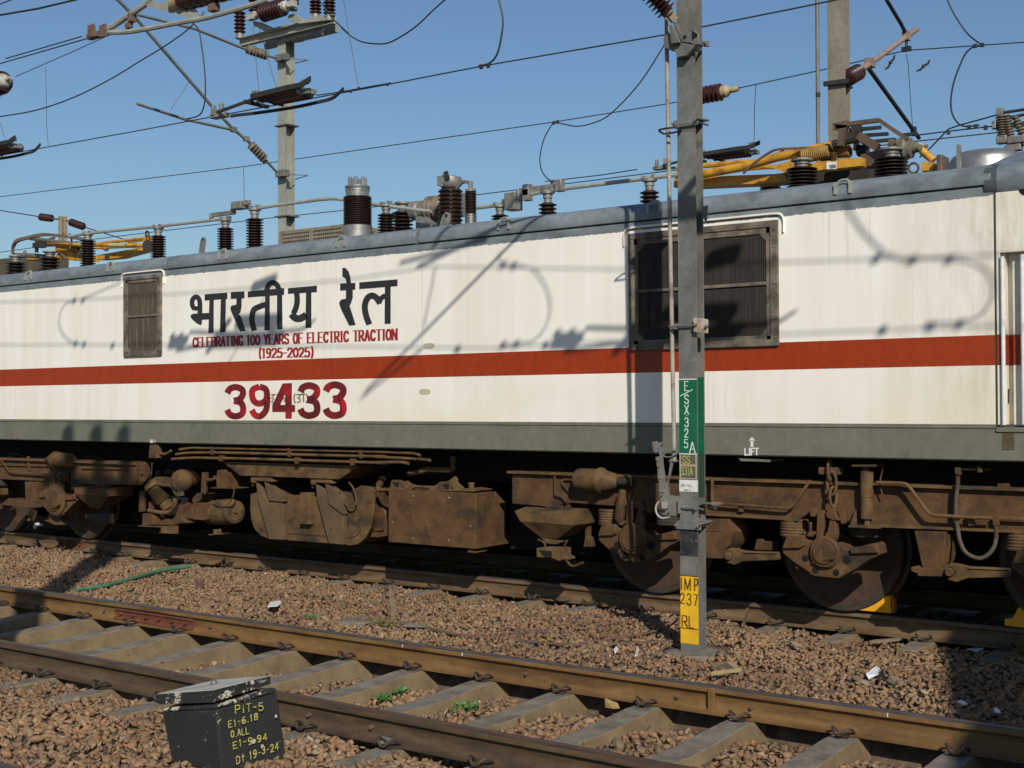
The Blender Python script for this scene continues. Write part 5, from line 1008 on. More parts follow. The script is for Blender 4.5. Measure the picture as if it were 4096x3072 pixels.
p4 = panel('black_band', zy(2224), zy(2112), m_tar); mb = MB(); ptext(mb, q4, '1', (1020, 1345), 15, 60, .0018); ptext(mb, q4, 'U', (1105, 1345), 50, 65, .0022); obj('faint_letters', mb, mat('faint_white', (.3, .31, .31), scale=20), p4, ang=0)
p5 = panel('yellow_panel', zy(2575), zy(2306), m_yelp); mb = MB(); mb.box(px0, px1, yf-.0015, yf-.0003, zy(2304)-.003, zy(2304)+.003); mb.box(px0, px1, yf-.0015, yf-.0003, zy(2514)-.004, zy(2514)+.002)
ptext(mb, q3, 'I', (745, 970), 38, 285, .0105); ptext(mb, q3, 'M', (850, 980), 150, 285, .0090, .002); ptext(mb, q3, 'P', (1090, 995), 90, 285, .0095, .002); ptext(mb, q3, '2', (745, 1305), 105, 245, .0078); ptext(mb, q3, '.', (865, 1240), 20, 40, .006); ptext(mb, q3, '3', (905, 1345), 115, 275, .0078); ptext(mb, q3, '7', (1065, 1355), 105, 260, .0085)
q5 = Z(2732, 2048, 1364)
a = at((2729, 2507), yf-.001); write(mb, 'R', a, (1, 0, 0), (0, 0, 1), (0, -1, 0), .046, .088, .009, .006, serif=.003); a = at((2757, 2511), yf-.001); write(mb, 'L', a, (1, 0, 0), (0, 0, 1), (0, -1, 0), .040, .088, .009, .006, serif=.003)
objs('maroon_letters', mb, m_dkred, p5, ang=0)
# pipe, clamps, switch gear on that mast
mb = MB(); mb.tube([at((2666, -260), 8.99), at((2667, 200), 8.99), at((2691, 1500), 8.99), at((2698, 1850), 8.99)], .0175, 12); obj('operating_pipe', mb, mat('pipe_buff', (.30, .275, .225), (.16, .145, .115), (.36, .33, .28), scale=7, rough=.65), mast)
qt = Z(2600, 0, 440)
mb = MB(); mb.plate(pm(qt, [(275, 700), (390, 690), (640, 860), (900, 910), (730, 1120), (600, 1140), (530, 1170), (520, 1040), (495, 1040), (490, 980), (390, 1000), (290, 950), (270, 820)]), 8.90, .07); mb.plate(pm(qt, [(380, 500), (440, 490), (600, 850), (420, 880)]), 8.86, .03); mb.plate(pm(qt, [(460, 440), (500, 450), (610, 650), (760, 700), (830, 640), (880, 610), (970, 680), (980, 880), (900, 910), (800, 860), (640, 850), (540, 680)]), 8.90, .06)
mb.tube([at(qt(980, 820), 8.93), at(qt(1110, 880), 9.05)], .012, 6); mb.tube([at(qt(910, 1090), 8.95), at(qt(1050, 910), 9.05)], .010, 6); mb.plate(pm(qt, [(1060, 830), (1160, 810), (1160, 930), (1065, 930)]), 9.06, .03)
objs('bracket_clamp', mb, m_galv, mast, bevel=.004)
mb = MB(); mb.cyl(at(qt(705, 745), 8.895), at(qt(705, 745), 8.91), .014, 10); mb.plate(pm(qt, [(840, 610), (960, 690), (950, 730), (880, 780), (840, 830)]), 8.897, .003); objs('clamp_hole', mb, m_hole, mast, ang=0)
def mclamp(y, Yb_=None):
    z = zy(y); mb = MB(); mb.prism([(px0-.02, YP-.014, z), (px1+.03, YP-.014, z), (px1+.045, YP-.06, z-.01), (px1+.05, YPB+.02, z+.004), (px1+.03, YPB+.03, z+.004), (px0-.02, YPB+.02, z+.004)], (0, 0, .012)); mb.box(px0-.03, px1+.035, YP-.02, YP-.008, z-.05, z)
    for x in (px0-.018, px1+.018): mb.cyl((x, YP-.05, z-.02), (x, YPB+.05, z-.02), .009, 8)
    return mb
objs('post_clamp', mclamp(480), m_galv, mast, bevel=.002); objs('post_clamp', mclamp(2092), m_galv, mast, bevel=.002)
mb = MB(); mb.plate(pm(Z(2480, 840, 700), [(928, 1362), (1045, 1370), (1108, 1385), (1108, 1560), (1000, 1548), (928, 1542)]), 8.93, .012); lp = obj('bolted_plate', mb, mat('rust_stained_plate', (.42, .38, .30), (.26, .14, .05), (.50, .47, .40), scale=12, rough=.6), mast, bevel=.003)
qw = Z(2480, 840, 700); mb = MB()
for x, y in ((960, 1450), (1100, 1470)): P = at(qw(x, y), 8.93); mb.lathe((P.x, 8.93, P.z), (0, -1, 0), [(.014, 0), (.012, .02), (.001, .024)], 8)
mb.tube([at(qw(620, 1475), 8.945), at(qw(930, 1455), 8.945)], .008, 8); mb.plate(pm(qw, [(675, 1440), (715, 1430), (715, 1510), (660, 1500)]), 8.94, .05); objs('plate_bolt', mb, m_galv, lp)
mb = MB(); mb.plate(pm(qw, [(1030, -40), (1105, -60), (1100, 100), (1085, 160), (1030, 70)]), 9.0, .01); mb.plate(pm(qw, [(955, -60), (1032, -50), (1032, 60), (1050, 210), (955, 320)]), YPB-.017, .003) if False else None; obj('bent_plate', mb, m_galv, mast)
mb = MB(); P = at(D(1438, 283), 8.9); mb.tube(cr([P+Vector((-.05, 0, 0)), P+Vector((-.035, -.03, .01)), P+Vector((.09, -.02, .012)), P+Vector((.1, .06, .0)), P+Vector((-.03, .05, -.01)), P+Vector((-.05, 0, 0))], 4), .008, 6); obj('wire_loop', mb, m_iron, mast)
mb = MB(); mb.plate(pm(q2, [(48, 410), (155, 400), (170, 440), (240, 430), (300, 410), (300, 440), (240, 530), (310, 545), (320, 640), (285, 740), (270, 790), (250, 790), (205, 650), (205, 560), (180, 560), (190, 660), (130, 690), (80, 640)]), 8.95, .02); mb.plate(pm(q2, [(135, 800), (150, 785), (255, 765), (285, 790), (300, 980), (340, 1250), (370, 1430), (345, 1659), (220, 1659), (225, 1400), (200, 1380), (180, 1080)]), 8.93, .025); mb.plate(pm(q2, [(485, 990), (540, 960), (500, 1180), (440, 1400), (430, 1520), (450, 1659), (365, 1659), (370, 1520), (430, 1350), (470, 1100)]), 8.95, .02)
mb.tube(cr([at(q2(*p), 8.96) for p in ((660, 700), (520, 780), (370, 780), (330, 740), (420, 670), (520, 640), (640, 620))], 4), .006, 6); mb.plate(pm(q2, [(490, 830), (540, 820), (555, 960), (530, 1000), (485, 980)]), 8.96, .03); mb.plate(pm(q2, [(450, 880), (655, 870), (655, 900), (470, 905)]), 8.95, .05)
mb.plate(pm(q4, [(225, -10), (340, -10), (345, 150), (375, 0), (430, 0), (450, 190), (500, 200), (690, 225), (695, 300), (640, 400), (640, 540), (650, 690), (245, 655), (350, 620), (480, 490), (380, 520), (250, 330)]), 8.94, .03); mb.plate(pm(q4, [(680, 290), (705, 300), (705, 640), (680, 640)]), 8.92, .06)
sg = objs('switch_lever', mb, m_galv, mast, bevel=.003)
mb = MB(); mb.tube(cr([at(q4(*p), 8.96) for p in ((250, 335), (170, 410), (140, 520), (165, 640), (230, 720), (320, 755), (430, 740), (490, 720))], 5), .0085, 8); mb.plate(pm(q4, [(280, 360), (385, 350), (385, 520), (285, 515)]), 8.915, .03); objs('lever_ring', mb, mat('pale_galv', (.40, .41, .39), (.3, .3, .28), scale=10), sg, bevel=.002)
mb = MB()
for q, x, y in ((q2, 195, 870), (q2, 218, 1025), (q2, 262, 1320), (q4, 293, 193), (q4, 470, 605)): P = at(q(x, y), 8.93); mb.lathe((P.x, 8.931, P.z), (0, -1, 0), [(.007, 0), (.006, .012), (.001, .014)], 8)
objs('bolt', mb, m_rust, sg)
mb = MB(); mb.tube([at(q4(705, 480), 8.945), at(q4(1080, 495), 8.945)], .007, 8); mb.tube([at(q4(1100, 500), 8.945), at(q4(1320, 545), 9.02)], .007, 8); mb.tube([at(q4(1460, 480), 9.1), at(q4(1620, 525), 9.15)], .006, 8); rg = cr([at(q4(*p), 8.98)+Vector((0, 0, 0)) for p in ((1090, 430), (1200, 400), (1330, 375), (1450, 375), (1590, 410))], 4)
mb.grid([[p, p+Vector((.01, .10, .0)), p+Vector((.01, .10, -.008)), p+Vector((0, 0, -.010))] for p in rg]); mb.plate(pm(q4, [(1070, 470), (1110, 470), (1115, 560), (1075, 550)]), 8.93, .03); objs('strap_clamp', mb, m_galv, mast)
# cantilever over the empty track (its shadow lies on the locomotive)
SX = XMST-.02
sb = lambda x, y: sunback_x(D(x, y), SX)
I0, I1 = at(qt(430, 330), 8.86), at(qt(190, 60), 8.78); I2 = I1+(I1-I0)*1.6; e = sb(865, 568)
mb = MB(); mb.sheds(I0+(I1-I0)*.35, I0+(I1-I0)*2.1, .042, .088, 7); ci = obj('insulator', mb, m_porcr, mast)
mb = MB(); mb.beam(I0-(I1-I0)*.3, I0+(I1-I0)*.3, .03, .06); mb.lathe(I0+(I1-I0)*.2, I1-I0, [(.05, 0), (.05, .05)], 14); obj('end_fitting', mb, mat('fitting_buff', (.26, .21, .13), (.15, .12, .07), scale=9), ci)
cat_e = Vector((SX, 6.54, 6.42))
mb = MB(); s0 = I0+(I1-I0)*2.1; mb.tube([s0, cat_e+(cat_e-s0).normalized()*.25], .022, 10); mb.tube([Vector((SX, 8.8, 6.75)), cat_e+Vector((0, 0, .12))], .018, 8); a, b = sb(1160, 470), sb(790, 845); mb.tube([a+(a-b).normalized()*.9, b], .016, 8); mb.tube([sb(910, 755), sb(780, 860)], .013, 8); mb.tube([e, sb(1050, 518)], .020, 8)
objs('cantilever_tube', mb, m_galv, mast)
mb = MB(); mb.sheds((SX, 8.8, 6.75), (SX, 8.45, 6.74), .04, .085, 6); obj('insulator', mb, m_porcr, mast)

# mast beyond the locomotive, with the insulator crossbeam
YL_, XLM = 15.0, at(D(600, 400), 15.0).x
lm = thing('overhead_line_mast', 'pale grey-green steel mast behind the locomotive roof, topped by a crossbeam of brown insulators', 'mast', (XLM+.1, YL_+.1, -.3))
x0, x1 = at((1110, 600), YL_).x, at((1142, 600), YL_).x
ztop = at(D(617, 78), YL_).z
obj('post', hsec(MB(), XLM, XLM+.19, YL_, YL_+.205, -.4, ztop), m_galvg, lm)
M_ = Z(900, 0, 560); YM = 14.88
mb = MB(); a, b = at(M_(170, 640), YM), at(M_(1695, 330), YM); zmid = (a.z+b.z)/2
mb.box(a.x, b.x, YM, YM+.09, zmid-.075, zmid-.062); mb.box(a.x, b.x, YM, YM+.09, zmid+.062, zmid+.075); mb.box(a.x, b.x, YM+.08, YM+.09, zmid-.062, zmid+.062)
mb.box(a.x+.3, b.x-.3, YL_+.25, YL_+.33, zmid-.075, zmid+.075)
mb.plate(pm(M_, [(800, 540), (1340, 460), (1360, 550), (1110, 600), (1100, 620), (840, 660), (795, 640)]), YL_-.02, .2); mb.plate(pm(M_, [(1345, 440), (1530, 400), (1530, 525), (1490, 530)]), YL_+.0, .03)
mb.plate(pm(M_, [(440, 330), (560, 350), (760, 440), (980, 380), (970, 420), (620, 490), (450, 410)]), YM-.02, .05); mb.plate(pm(M_, [(1010, 230), (1110, 215), (1240, 310), (1380, 250), (1600, 270), (1680, 310), (1170, 375), (980, 310)]), YM-.03, .05)
objs('crossbeam', mb, m_galvg, lm, bevel=.004)
def mins(x, y0, y1, r, n):
    a, b = at(M_(x, y1), YM+.04), at(M_(x, y0), YM+.04); k = sc(a)*560/2212; mb = MB(); mb.sheds(a, Vector((a.x, a.y, b.z)), r*k*.6, r*k, n); o = obj('insulator', mb, m_porcr, lm)
    mb = MB(); mb.lathe(a-Vector((0, 0, .09)), (0, 0, 1), [(r*k*.75, 0), (r*k*.75, .03), (r*k*.6, .09)], 14); obj('insulator_base', mb, m_cap, o)
mins(235, 180, 530, 92, 6); mins(465, -120, 190, 95, 6); mins(1075, -120, 75, 97, 5); mins(1430, -150, 220, 95, 7); mins(1650, -150, 235, 98, 7)
a, b = at(M_(590, 215), YM-.12), at(M_(930, 130), YM-.12); k = sc(a)*560/2212; a2 = Vector((a.x, a.y, (a.z+b.z)/2)); b2 = Vector((b.x, b.y, (a.z+b.z)/2+.02))
mb = MB(); mb.sheds(a2, b2, 95*k, 140*k, 8); o = obj('insulator', mb, m_porcr, lm); mb = MB(); d = (b2-a2).normalized(); mb.lathe(b2, d, [(85*k, 0), (85*k, .06), (60*k, .09), (60*k, .14)], 16); mb.lathe(a2, -d, [(60*k, 0), (60*k, .06), (40*k, .09), (40*k, .16)], 16); mb.obox(b2+d*.2, (.06, 0, 0), (0, .05, 0), (0, 0, .05)); mb.obox(a2-d*.25, (.09, 0, 0), (0, .05, 0), (0, 0, .045)); objs('insulator_end', mb, mat('white_end_cap', (.5, .49, .45), (.28, .26, .22), scale=14), o)
# its cantilever reaching over the locomotive track
XC = XLM+.09; ax = lambda x, y: atx(D(x, y), XC)
mb = MB(); mb.tube([ax(573, 352), ax(540, 310)], .03, 10); mb.tube([ax(545, 312), ax(505, 280), ax(465, 238), ax(290, 35), ax(245, -10)], .026, 10); mb.tube([ax(532, 107), ax(420, 62), ax(290, 30)], .022, 10); mb.tube([ax(296, 224), ax(400, 258), ax(505, 281)], .022, 10)
mb.obox(ax(290, 33), (.03, 0, 0), (0, .04, 0), (0, 0, .06)); mb.obox(ax(505, 280), (.03, 0, 0), (0, .05, 0), (0, 0, .04)); mb.obox(ax(532, 300), (.03, 0, 0), (0, .05, 0), (0, 0, .04)); mb.tube([ax(408, 178), ax(370, 235)], .006, 5)
objs('cantilever_tube', mb, m_galv, lm)
for p, q_, m in ((ax(541, 312), ax(572, 344), m_grim), (ax(534, 106), ax(577, 120), m_grim)):
    mb = MB(); mb.sheds(p, q_, .04, .078, 6); obj('insulator', mb, m, lm)
mb = MB(); mb.tube([ax(572, 344), ax(602, 376)], .022, 8); mb.tube([ax(577, 120), ax(604, 128)], .02, 8)
for y in (125, 375):
    P = at(D(610, y), YL_-.06); mb.obox(P, (.11, 0, 0), (0, .06, 0), (0, 0, .055)); mb.tube([P+Vector((.1, 0, -.02)), P+Vector((.3, .3, -.02)), P+Vector((.2, .1, -.1))], .012, 6)
for y in (268, 465): P = at(D(617, y), YL_-.02); mb.box(XLM-.05, XLM+.26, YL_-.03, YL_+.25, P.z-.012, P.z+.012)
objs('mast_bracket', mb, m_galv, lm, bevel=.004)

# brown-grey mast at the right, behind the roof
XB = at(D(1789, 300), 15.0).x
bm_ = thing('overhead_line_mast', 'brown-grey steel mast rising behind the right-hand pantograph', 'mast', (XB+.1, 15.1, -.3))
obj('post', hsec(MB(), XB, XB+.225, 15.0, 15.15, -.4, 9.0), m_mastb, bm_)
ZT = Z(3300, 0, 796); XB2 = XB+.24; ab = lambda x, y: atx(ZT(x, y), XB2)
P = at(ZT(120, 910), 14.97); mb = MB(); mb.prism([at(ZT(-20, 905), 14.95), at(ZT(255, 870), 14.95), at(ZT(245, 920), 14.95), at(ZT(-20, 955), 14.95)], (0, .05, 0)); mb.tube([at(ZT(255, 930), 15.1), at(ZT(300, 975), 15.2), at(ZT(235, 1010), 15.05)], .012, 6); objs('post_clamp', mb, m_iron, bm_)
mb = MB(); a, b = ab(285, 850), ab(375, 800); mb.sheds(a+(a-b)*.35, b, .075, .105, 5); obj('insulator', mb, m_porcr, bm_)
mb = MB(); mb.tube([b, ab(1020, 325)], .036, 10); mb.obox(ab(500, 700), (.04, 0, 0), (0, .09, 0), (0, 0, .05)); mb.obox(ab(905, 400), (.04, 0, 0), (0, .06, 0), (0, 0, .06)); objs('cantilever_tube', mb, mat('pink_grey_tube', (.30, .215, .17), (.22, .15, .12), scale=7), bm_)
mb = MB(); mb.tube([ab(680, -10), ab(845, 265), ab(890, 355)], .026, 8); mb.tube([ab(470, 740), ab(1045, 1535)], .028, 8); mb.tube([ab(905, 430), ab(905, 530)], .02, 8); mb.obox(ab(905, 545), (.06, 0, 0), (0, .03, 0), (0, 0, .03)); mb.obox(ab(985, 1460), (.03, 0, 0), (0, .04, 0), (0, 0, .06)); objs('stay_tube', mb, m_wire, bm_)
vp = thing('vertical_pipe', 'thin upright grey pipe left of the brown-grey mast', 'pipe', at(D(1768, 320), 17)); mb = MB(); mb.tube([at(D(1765, -60), 17), at(D(1765, 0), 17), at(D(1768, 420), 17)], .028, 10); obj('pipe_tube', mb, m_galv, vp); mb = MB(); P = at(D(1767, 205), 17); mb.cyl(P-Vector((0, 0, .03)), P+Vector((0, 0, .03)), .034, 10); obj('pipe_collar', mb, m_iron, vp)
# short post far away on the left
q = Z(0, 820, 700); Yp = 26.0; a, b = at(q(735, 140), Yp), at(q(840, 140), Yp)
fp = thing('wire_post', 'short buff steel post with two small brown insulators, seen above the left pantograph', 'post', (a.x, Yp, -.3)); mb = MB(); hsec(mb, a.x, a.x+.22, Yp, Yp+.2, -.4, a.z, .02, .02); obj('post', mb, mat('buff_post', (.36, .31, .22), (.22, .17, .11), scale=5), fp)
for s, e_ in (((510, 150), (660, 170)), ((890, 215), (1060, 275))):
    mb = MB(); mb.sheds(at(q(*s), Yp), at(q(*e_), Yp), .07, .13, 5); obj('insulator', mb, m_porcr, fp)
mb = MB(); mb.tube([at(q(660, 172), Yp), at(q(740, 180), Yp)], .03, 6); mb.tube([at(q(840, 190), Yp), at(q(890, 220), Yp)], .03, 6); objs('insulator_pin', mb, m_rust, fp)
# mast left of the camera, outside the picture: only its shadow crosses the ballast
nm = thing('overhead_line_mast', 'steel mast beside the camera, outside the view, with three insulators on its crossbeam', 'mast', (-7.0, 3.0, -.2)); obj('post', hsec(MB(), -7.13, -6.87, 2.87, 3.13, -.35, 7.4), m_galv, nm)
mb = MB(); mb.box(-8.2, -6.0, 2.95, 3.05, 7.28, 7.42); objs('crossbeam', mb, m_galv, nm)
for x in (-7.6, -7.0, -6.45): mb = MB(); mb.sheds((x, 3, 7.42), (x, 3, 7.95), .06, .10, 6); obj('insulator', mb, m_porcr, nm)
# shelter added right of the camera, unseen: sloping edge shapes the ballast shadow
sh = thing('unseen_shade_canopy', 'tall sloping canopy, unseen, added right of the camera to shade the ballast', 'shade_caster', (6, 2, -.2)); mb = MB(); mb.prism([(3.78, -.6, 4.52), (3.78, 5.0, 7.25), (3.78, 5.0, 7.4), (3.78, -.6, 4.67)], (6, 0, 0)); obj('shade_slab', mb, m_galv, sh)
for x, y, z in ((4.4, 0, 4.8), (9.4, 0, 4.8), (4.4, 4.5, 7.0), (9.4, 4.5, 7.0)): mb = MB(); mb.box(x-.08, x+.08, y-.08, y+.08, -.3, z); obj('post', mb, m_galv, sh)

# ================================================================ wires
def wire(name, label, pts, r, cat='wire', m=None, smooth=0, group=None):
    mb = MB(); mb.tube(cr(pts, smooth) if smooth else pts, r, 6); return tag(obj(name, mb, m or m_wire, at0=pts[0]), label, cat, group)
Yc = 11.53; YT = 19.0
def Dp(pts, Y): return [at(D(*p), Y) for p in pts]
R1z, R2z, R3z = Z(0, 0, 1366), Z(1366, 0, 1366), Z(2732, 0, 1364)
wire('contact_wire', 'contact wire over the locomotive, carrying the dark insulator with curved runners', Dp([(-40, 341), (0, 336), (295, 283), (470, 250), (845, 181), (1040, 143), (1437, 75), (1517, 58), (1742, 13), (1900, -20)], Yc), .0075)
wire('catenary_wire', 'heavy overhead wire in the top left corner running up to the triangular insulator frame', [at(R1z(*p), Yc) for p in ((-80, 432), (0, 412), (580, 245))], .009)
wire('stiffening_rod', 'short rod clamped just above the heavy wire in the top left corner', [at(R1z(*p), Yc) for p in ((35, 380), (530, 236))], .009, 'rod')
wire('catenary_wire', 'thin wire running from the left edge insulator up to the triangular frame', [at(R1z(*p), Yc) for p in ((100, 497), (470, 335), (690, 235))], .006)
wire('stiffening_rod', 'short rod clamped above the contact wire right of the pale mast', [at(R2z(*p), Yc) for p in ((-160, 618), (0, 594), (320, 537))], .007, 'rod')
wire('catenary_wire', 'long thin wire behind the locomotive with a hanging loop clamped left of the numbered mast', Dp([(-40, 430), (0, 425), (525, 360), (1200, 263), (1437, 225), (1525, 208)], YT), .0085)
wire('catenary_wire', 'thin wire between the ribbed brown insulator and the pink-grey tube', Dp([(1588, 192), (1790, 148), (1957, 109)], YT), .0085)
wire('catenary_wire', 'thin wire from the pink-grey tube to the right edge, carrying a hanging loop', Dp([(1957, 109), (2130, 97), (2260, 88)], YT), .0085)
wire('contact_wire', 'lowest thin wire just above the locomotive roof equipment', Dp([(-40, 549), (0, 545), (200, 517), (573, 472), (737, 455), (928, 433), (1118, 410), (1461, 367), (1650, 345), (1980, 305), (2260, 275)], YT), .0085)
wire('stiffening_rod', 'rod clamped above the lowest wire left of the numbered mast', Dp([(1178, 392), (1300, 378), (1376, 366)], YT), .009, 'rod')
wire('stiffening_rod', 'rod clamped above the lowest wire by the right edge', [at(ZT(*p), YT) for p in ((1000, 1505), (1450, 1450), (1850, 1405))], .010, 'rod')
wire('feeder_wire', 'wire sloping down to the short buff post from the left edge', [at(q(*p), Yp) for p in ((-100, 48), (0, 68), (510, 150))], .018)
wire('feeder_wire', 'wire sloping down to the right from the short buff post', [at(q(*p), Yp) for p in ((1060, 278), (1240, 332), (1560, 432))], .018)
wire('feeder_cable', 'thick cable crossing the top left corner', [at(R1z(*p), 13) for p in ((-60, 112), (0, 98), (250, 55), (500, -4))], .017)
wire('feeder_cable', 'short piece of thin cable in the extreme top left corner', [at(R1z(*p), 13) for p in ((-40, 42), (0, 27), (80, -4))], .010)
wire('jumper_cable', 'long sagging cable from the left edge up to the triangular insulator frame', [at(R1z(*p), Yc) for p in ((-60, 765), (0, 755), (230, 715), (480, 630), (720, 510), (900, 400), (1050, 310), (1180, 220), (1250, 160))], .0095, 'cable', smooth=4)
wire('jumper_cable', 'cable curving down from the triangular insulator frame to the contact wire', [at(R1z(*p), Yc) for p in ((1250, 150), (1285, 190), (1300, 260), (1325, 450), (1330, 620), (1312, 715), (1280, 752), (1210, 770))], .0095, 'cable', smooth=4)
wire('jumper_cable', 'sagging cable hanging in a bow from the mast insulators to the top edge', [at(M_(1535, 55), 14), at(M_(1680, 270), 14), at(M_(1940, 520), 14)]+[at(R2z(*p), 14) for p in ((0, 180), (70, 240), (150, 275), (280, 283), (380, 240), (490, 165), (600, 60), (680, -10))], .011, 'cable', smooth=4)
wire('jumper_cable', 'curved cable dropping from the top edge to the contact wire, between the two nearest masts', [at(R2z(*p), Yc) for p in ((1015, -20), (1045, 120), (1035, 240), (1008, 350), (960, 408), (890, 428))], .011, 'cable', smooth=4)
wire('jumper_cable', 'cable curving from the numbered mast down to the long thin wire', [at(R2z(*p), YT) for p in ((2110, 250), (2085, 300), (1930, 540), (1740, 740), (1620, 800), (1530, 818), (1470, 810), (1400, 795))], .011, 'cable', smooth=4)
wire('jumper_cable', 'hanging loop of cable between two thin wires, left of the numbered mast', [at(R2z(*p), YT) for p in ((1400, 795), (1370, 800), (1320, 880), (1295, 960), (1285, 1050), (1310, 1130), (1370, 1178), (1415, 1168))], .011, 'cable', smooth=4)
wire('jumper_cable', 'cable curving down from the top edge at the right', [at(ZT(*p), YT) for p in ((1355, -20), (1410, 110), (1500, 260), (1600, 390), (1730, 490), (1770, 510))], .0125, 'cable', smooth=4)
wire('jumper_cable', 'hanging loop of cable by the right edge, between the two thin wires', [at(ZT(*p), YT) for p in ((1740, 512), (1650, 520), (1560, 600), (1490, 750), (1430, 920), (1400, 1100), (1410, 1250), (1470, 1360), (1560, 1405), (1715, 1390))], .0125, 'cable', smooth=4)
wire('jumper_cable', 'thin cable slanting down from the right-hand switch to behind the pantograph', [at(ZT(*p), YT) for p in ((1050, 1750), (1160, 1655), (1310, 1500), (1370, 1435), (1440, 1410), (1500, 1390), (1810, 1305), (1920, 1275))], .011, 'cable')
def dropper(label, pts, Y, r=.0035): wire('dropper', label, [at(p, Y) for p in pts], r, 'dropper')
dropper('thin dropper wire hanging in the top left, below the thin wire', [R1z(295, 430), R1z(300, 600), R1z(302, 800), R1z(312, 945)], Yc)
dropper('thin dropper wire hanging left of the pale mast above the curved-runner insulator', [R1z(1640, 170), R1z(1665, 480), R1z(1685, 640)], Yc)
dropper('thin dropper wire slanting down in front of the pale mast', [R1z(1680, 190), R1z(1775, 520), R1z(1800, 585)], Yc)
dropper('thin dropper wire hanging right of the pale mast from the top edge', [R2z(12, -10), R2z(45, 200), R2z(85, 420), R2z(110, 572)], Yc)
dropper('thin dropper wire hanging right of the numbered mast', [R3z(472, 548), R3z(463, 720), R3z(463, 850), R3z(457, 1010)], YT, .006)
dropper('thin dropper wire hanging from the pink-grey tube', [ZT(905, 600), ZT(925, 720), ZT(950, 1100), ZT(975, 1430)], YT, .006)
dropper('thin dropper wire left of the pale mast just above the roof bus bar', [R1z(1578, 1085), R1z(1582, 1310)], YT, .006)
dropper('short dropper wire slanting at the left edge', [R1z(0, 790), R1z(30, 890), R1z(55, 955)], Yc)
# clamps: small blocks where cables grip wires
def clampset(label, pts, Y, s=.035):
    mb = MB()
    for p in pts: P = at(p, Y); mb.obox(P, (s*.8, 0, 0), (0, s*.6, 0), (0, 0, s))
    tag(obj('wire_clamp', mb, m_iron, at0=at(pts[0], Y), bevel=.006), label, 'clamp')
clampset('pair of clamps holding the curved cable to the contact wire', [R2z(905, 432), R2z(950, 424)], Yc, .026)
clampset('pair of clamps on the long thin wire above the hanging loop', [R2z(1375, 796), R2z(1400, 790)], YT, .03)
clampset('pair of clamps at the foot of the hanging loop left of the numbered mast', [R2z(1362, 1180), R2z(1395, 1175)], YT, .028)
clampset('pair of clamps on the thin wire above the loop by the right edge', [ZT(1670, 510), ZT(1750, 500)], YT, .03)
clampset('row of clamps at the foot of the loop by the right edge', [ZT(1600, 1415), ZT(1675, 1405), ZT(1785, 1418)], YT, .032)
clampset('clamp in the middle of the two rods behind the right pantograph', [ZT(1372, 1472)], YT, .03)
clampset('row of clamps on the rod right of the pale mast', [R2z(60, 592), R2z(112, 572), R2z(298, 548)], Yc, .018)
# ---------------- section insulators with curved runners
def section_insulator(label, P, scl=1.0, dz=-.0, thin=.019):
    t = thing('section_insulator', label, 'insulator', P); P = Vector(P)
    f = lambda u, v, w: P+Vector((u*scl, w*scl, v*scl+dz*u*scl))
    mb = MB(); mb.sheds(f(-.20, .085, -.10), f(.48, .075, -.10), .058, .070, 14, 14); mb.sheds(f(-.20, .085, .12), f(.48, .075, .12), .05, .065, 14, 14); objs('insulator_rod', mb, m_porcr, t)
    mb = MB(); mb.tube([f(-.26, .085, -.1), f(-.18, .085, -.1)], .05, 12); mb.tube([f(.46, .075, -.1), f(.56, .07, -.1)], .05, 12); mb.obox(f(.62, .05, -.05), (.06, 0, 0), (0, .07, 0), (0, 0, .03)); objs('end_cap', mb, m_cap, t)
    mb = MB()
    def strap(pts, w, wd):
        p_ = cr([f(u, v, w) for u, v in pts], 4); mb.grid([[p+Vector((0, -.012, -wd)), p+Vector((0, .012, -wd)), p+Vector((0, .012, wd)), p+Vector((0, -.012, wd))] for p in p_])
    strap([(-1.03, 0), (-.95, .0), (-.43, -.03), (.17, -.05), (.6, -.045), (.86, -.03), (1.05, .06)], .12, thin)
    strap([(-1.03, .01), (-.26, .09)], -.12, thin); strap([(-.30, .09), (.1, -.04)], .0, thin*.8); strap([(-.30, .10), (.35, .115), (.60, .115), (.78, .165)], -.185, thin*1.7)
    mb.obox(f(-.40, .05, 0), (.03, 0, 0), (0, .2, 0), (0, 0, .02)); objs('runner', mb, m_iron, t)
    mb = MB(); mb.obox(f(-1.12, .0, 0), (.14, 0, 0), (0, .06, 0), (0, 0, .03)); mb.obox(f(-1.18, .07, -.05), (.022, 0, 0), (0, .03, 0), (0, 0, .07)); mb.obox(f(-1.02, .07, -.05), (.022, 0, 0), (0, .03, 0), (0, 0, .07)); mb.obox(f(.6, .17, -.1), (.05, 0, 0), (0, .03, 0), (0, 0, .03)); mb.obox(f(-.3, .16, -.1), (.05, 0, 0), (0, .03, 0), (0, 0, .03)); objs('clamp', mb, m_cap, t, bevel=.006)
    return t
P = at(D(600, 224), Yc); section_insulator('insulator with long curved dark runners on the contact wire in front of the pale mast', P)
section_insulator('insulator with curved runners cut off by the left edge', at(D(-2, 333), Yc), .9)
section_insulator('ribbed insulator with runners on the lowest wire, right of the numbered mast', at(D(1558, 346), YT), 1.0)
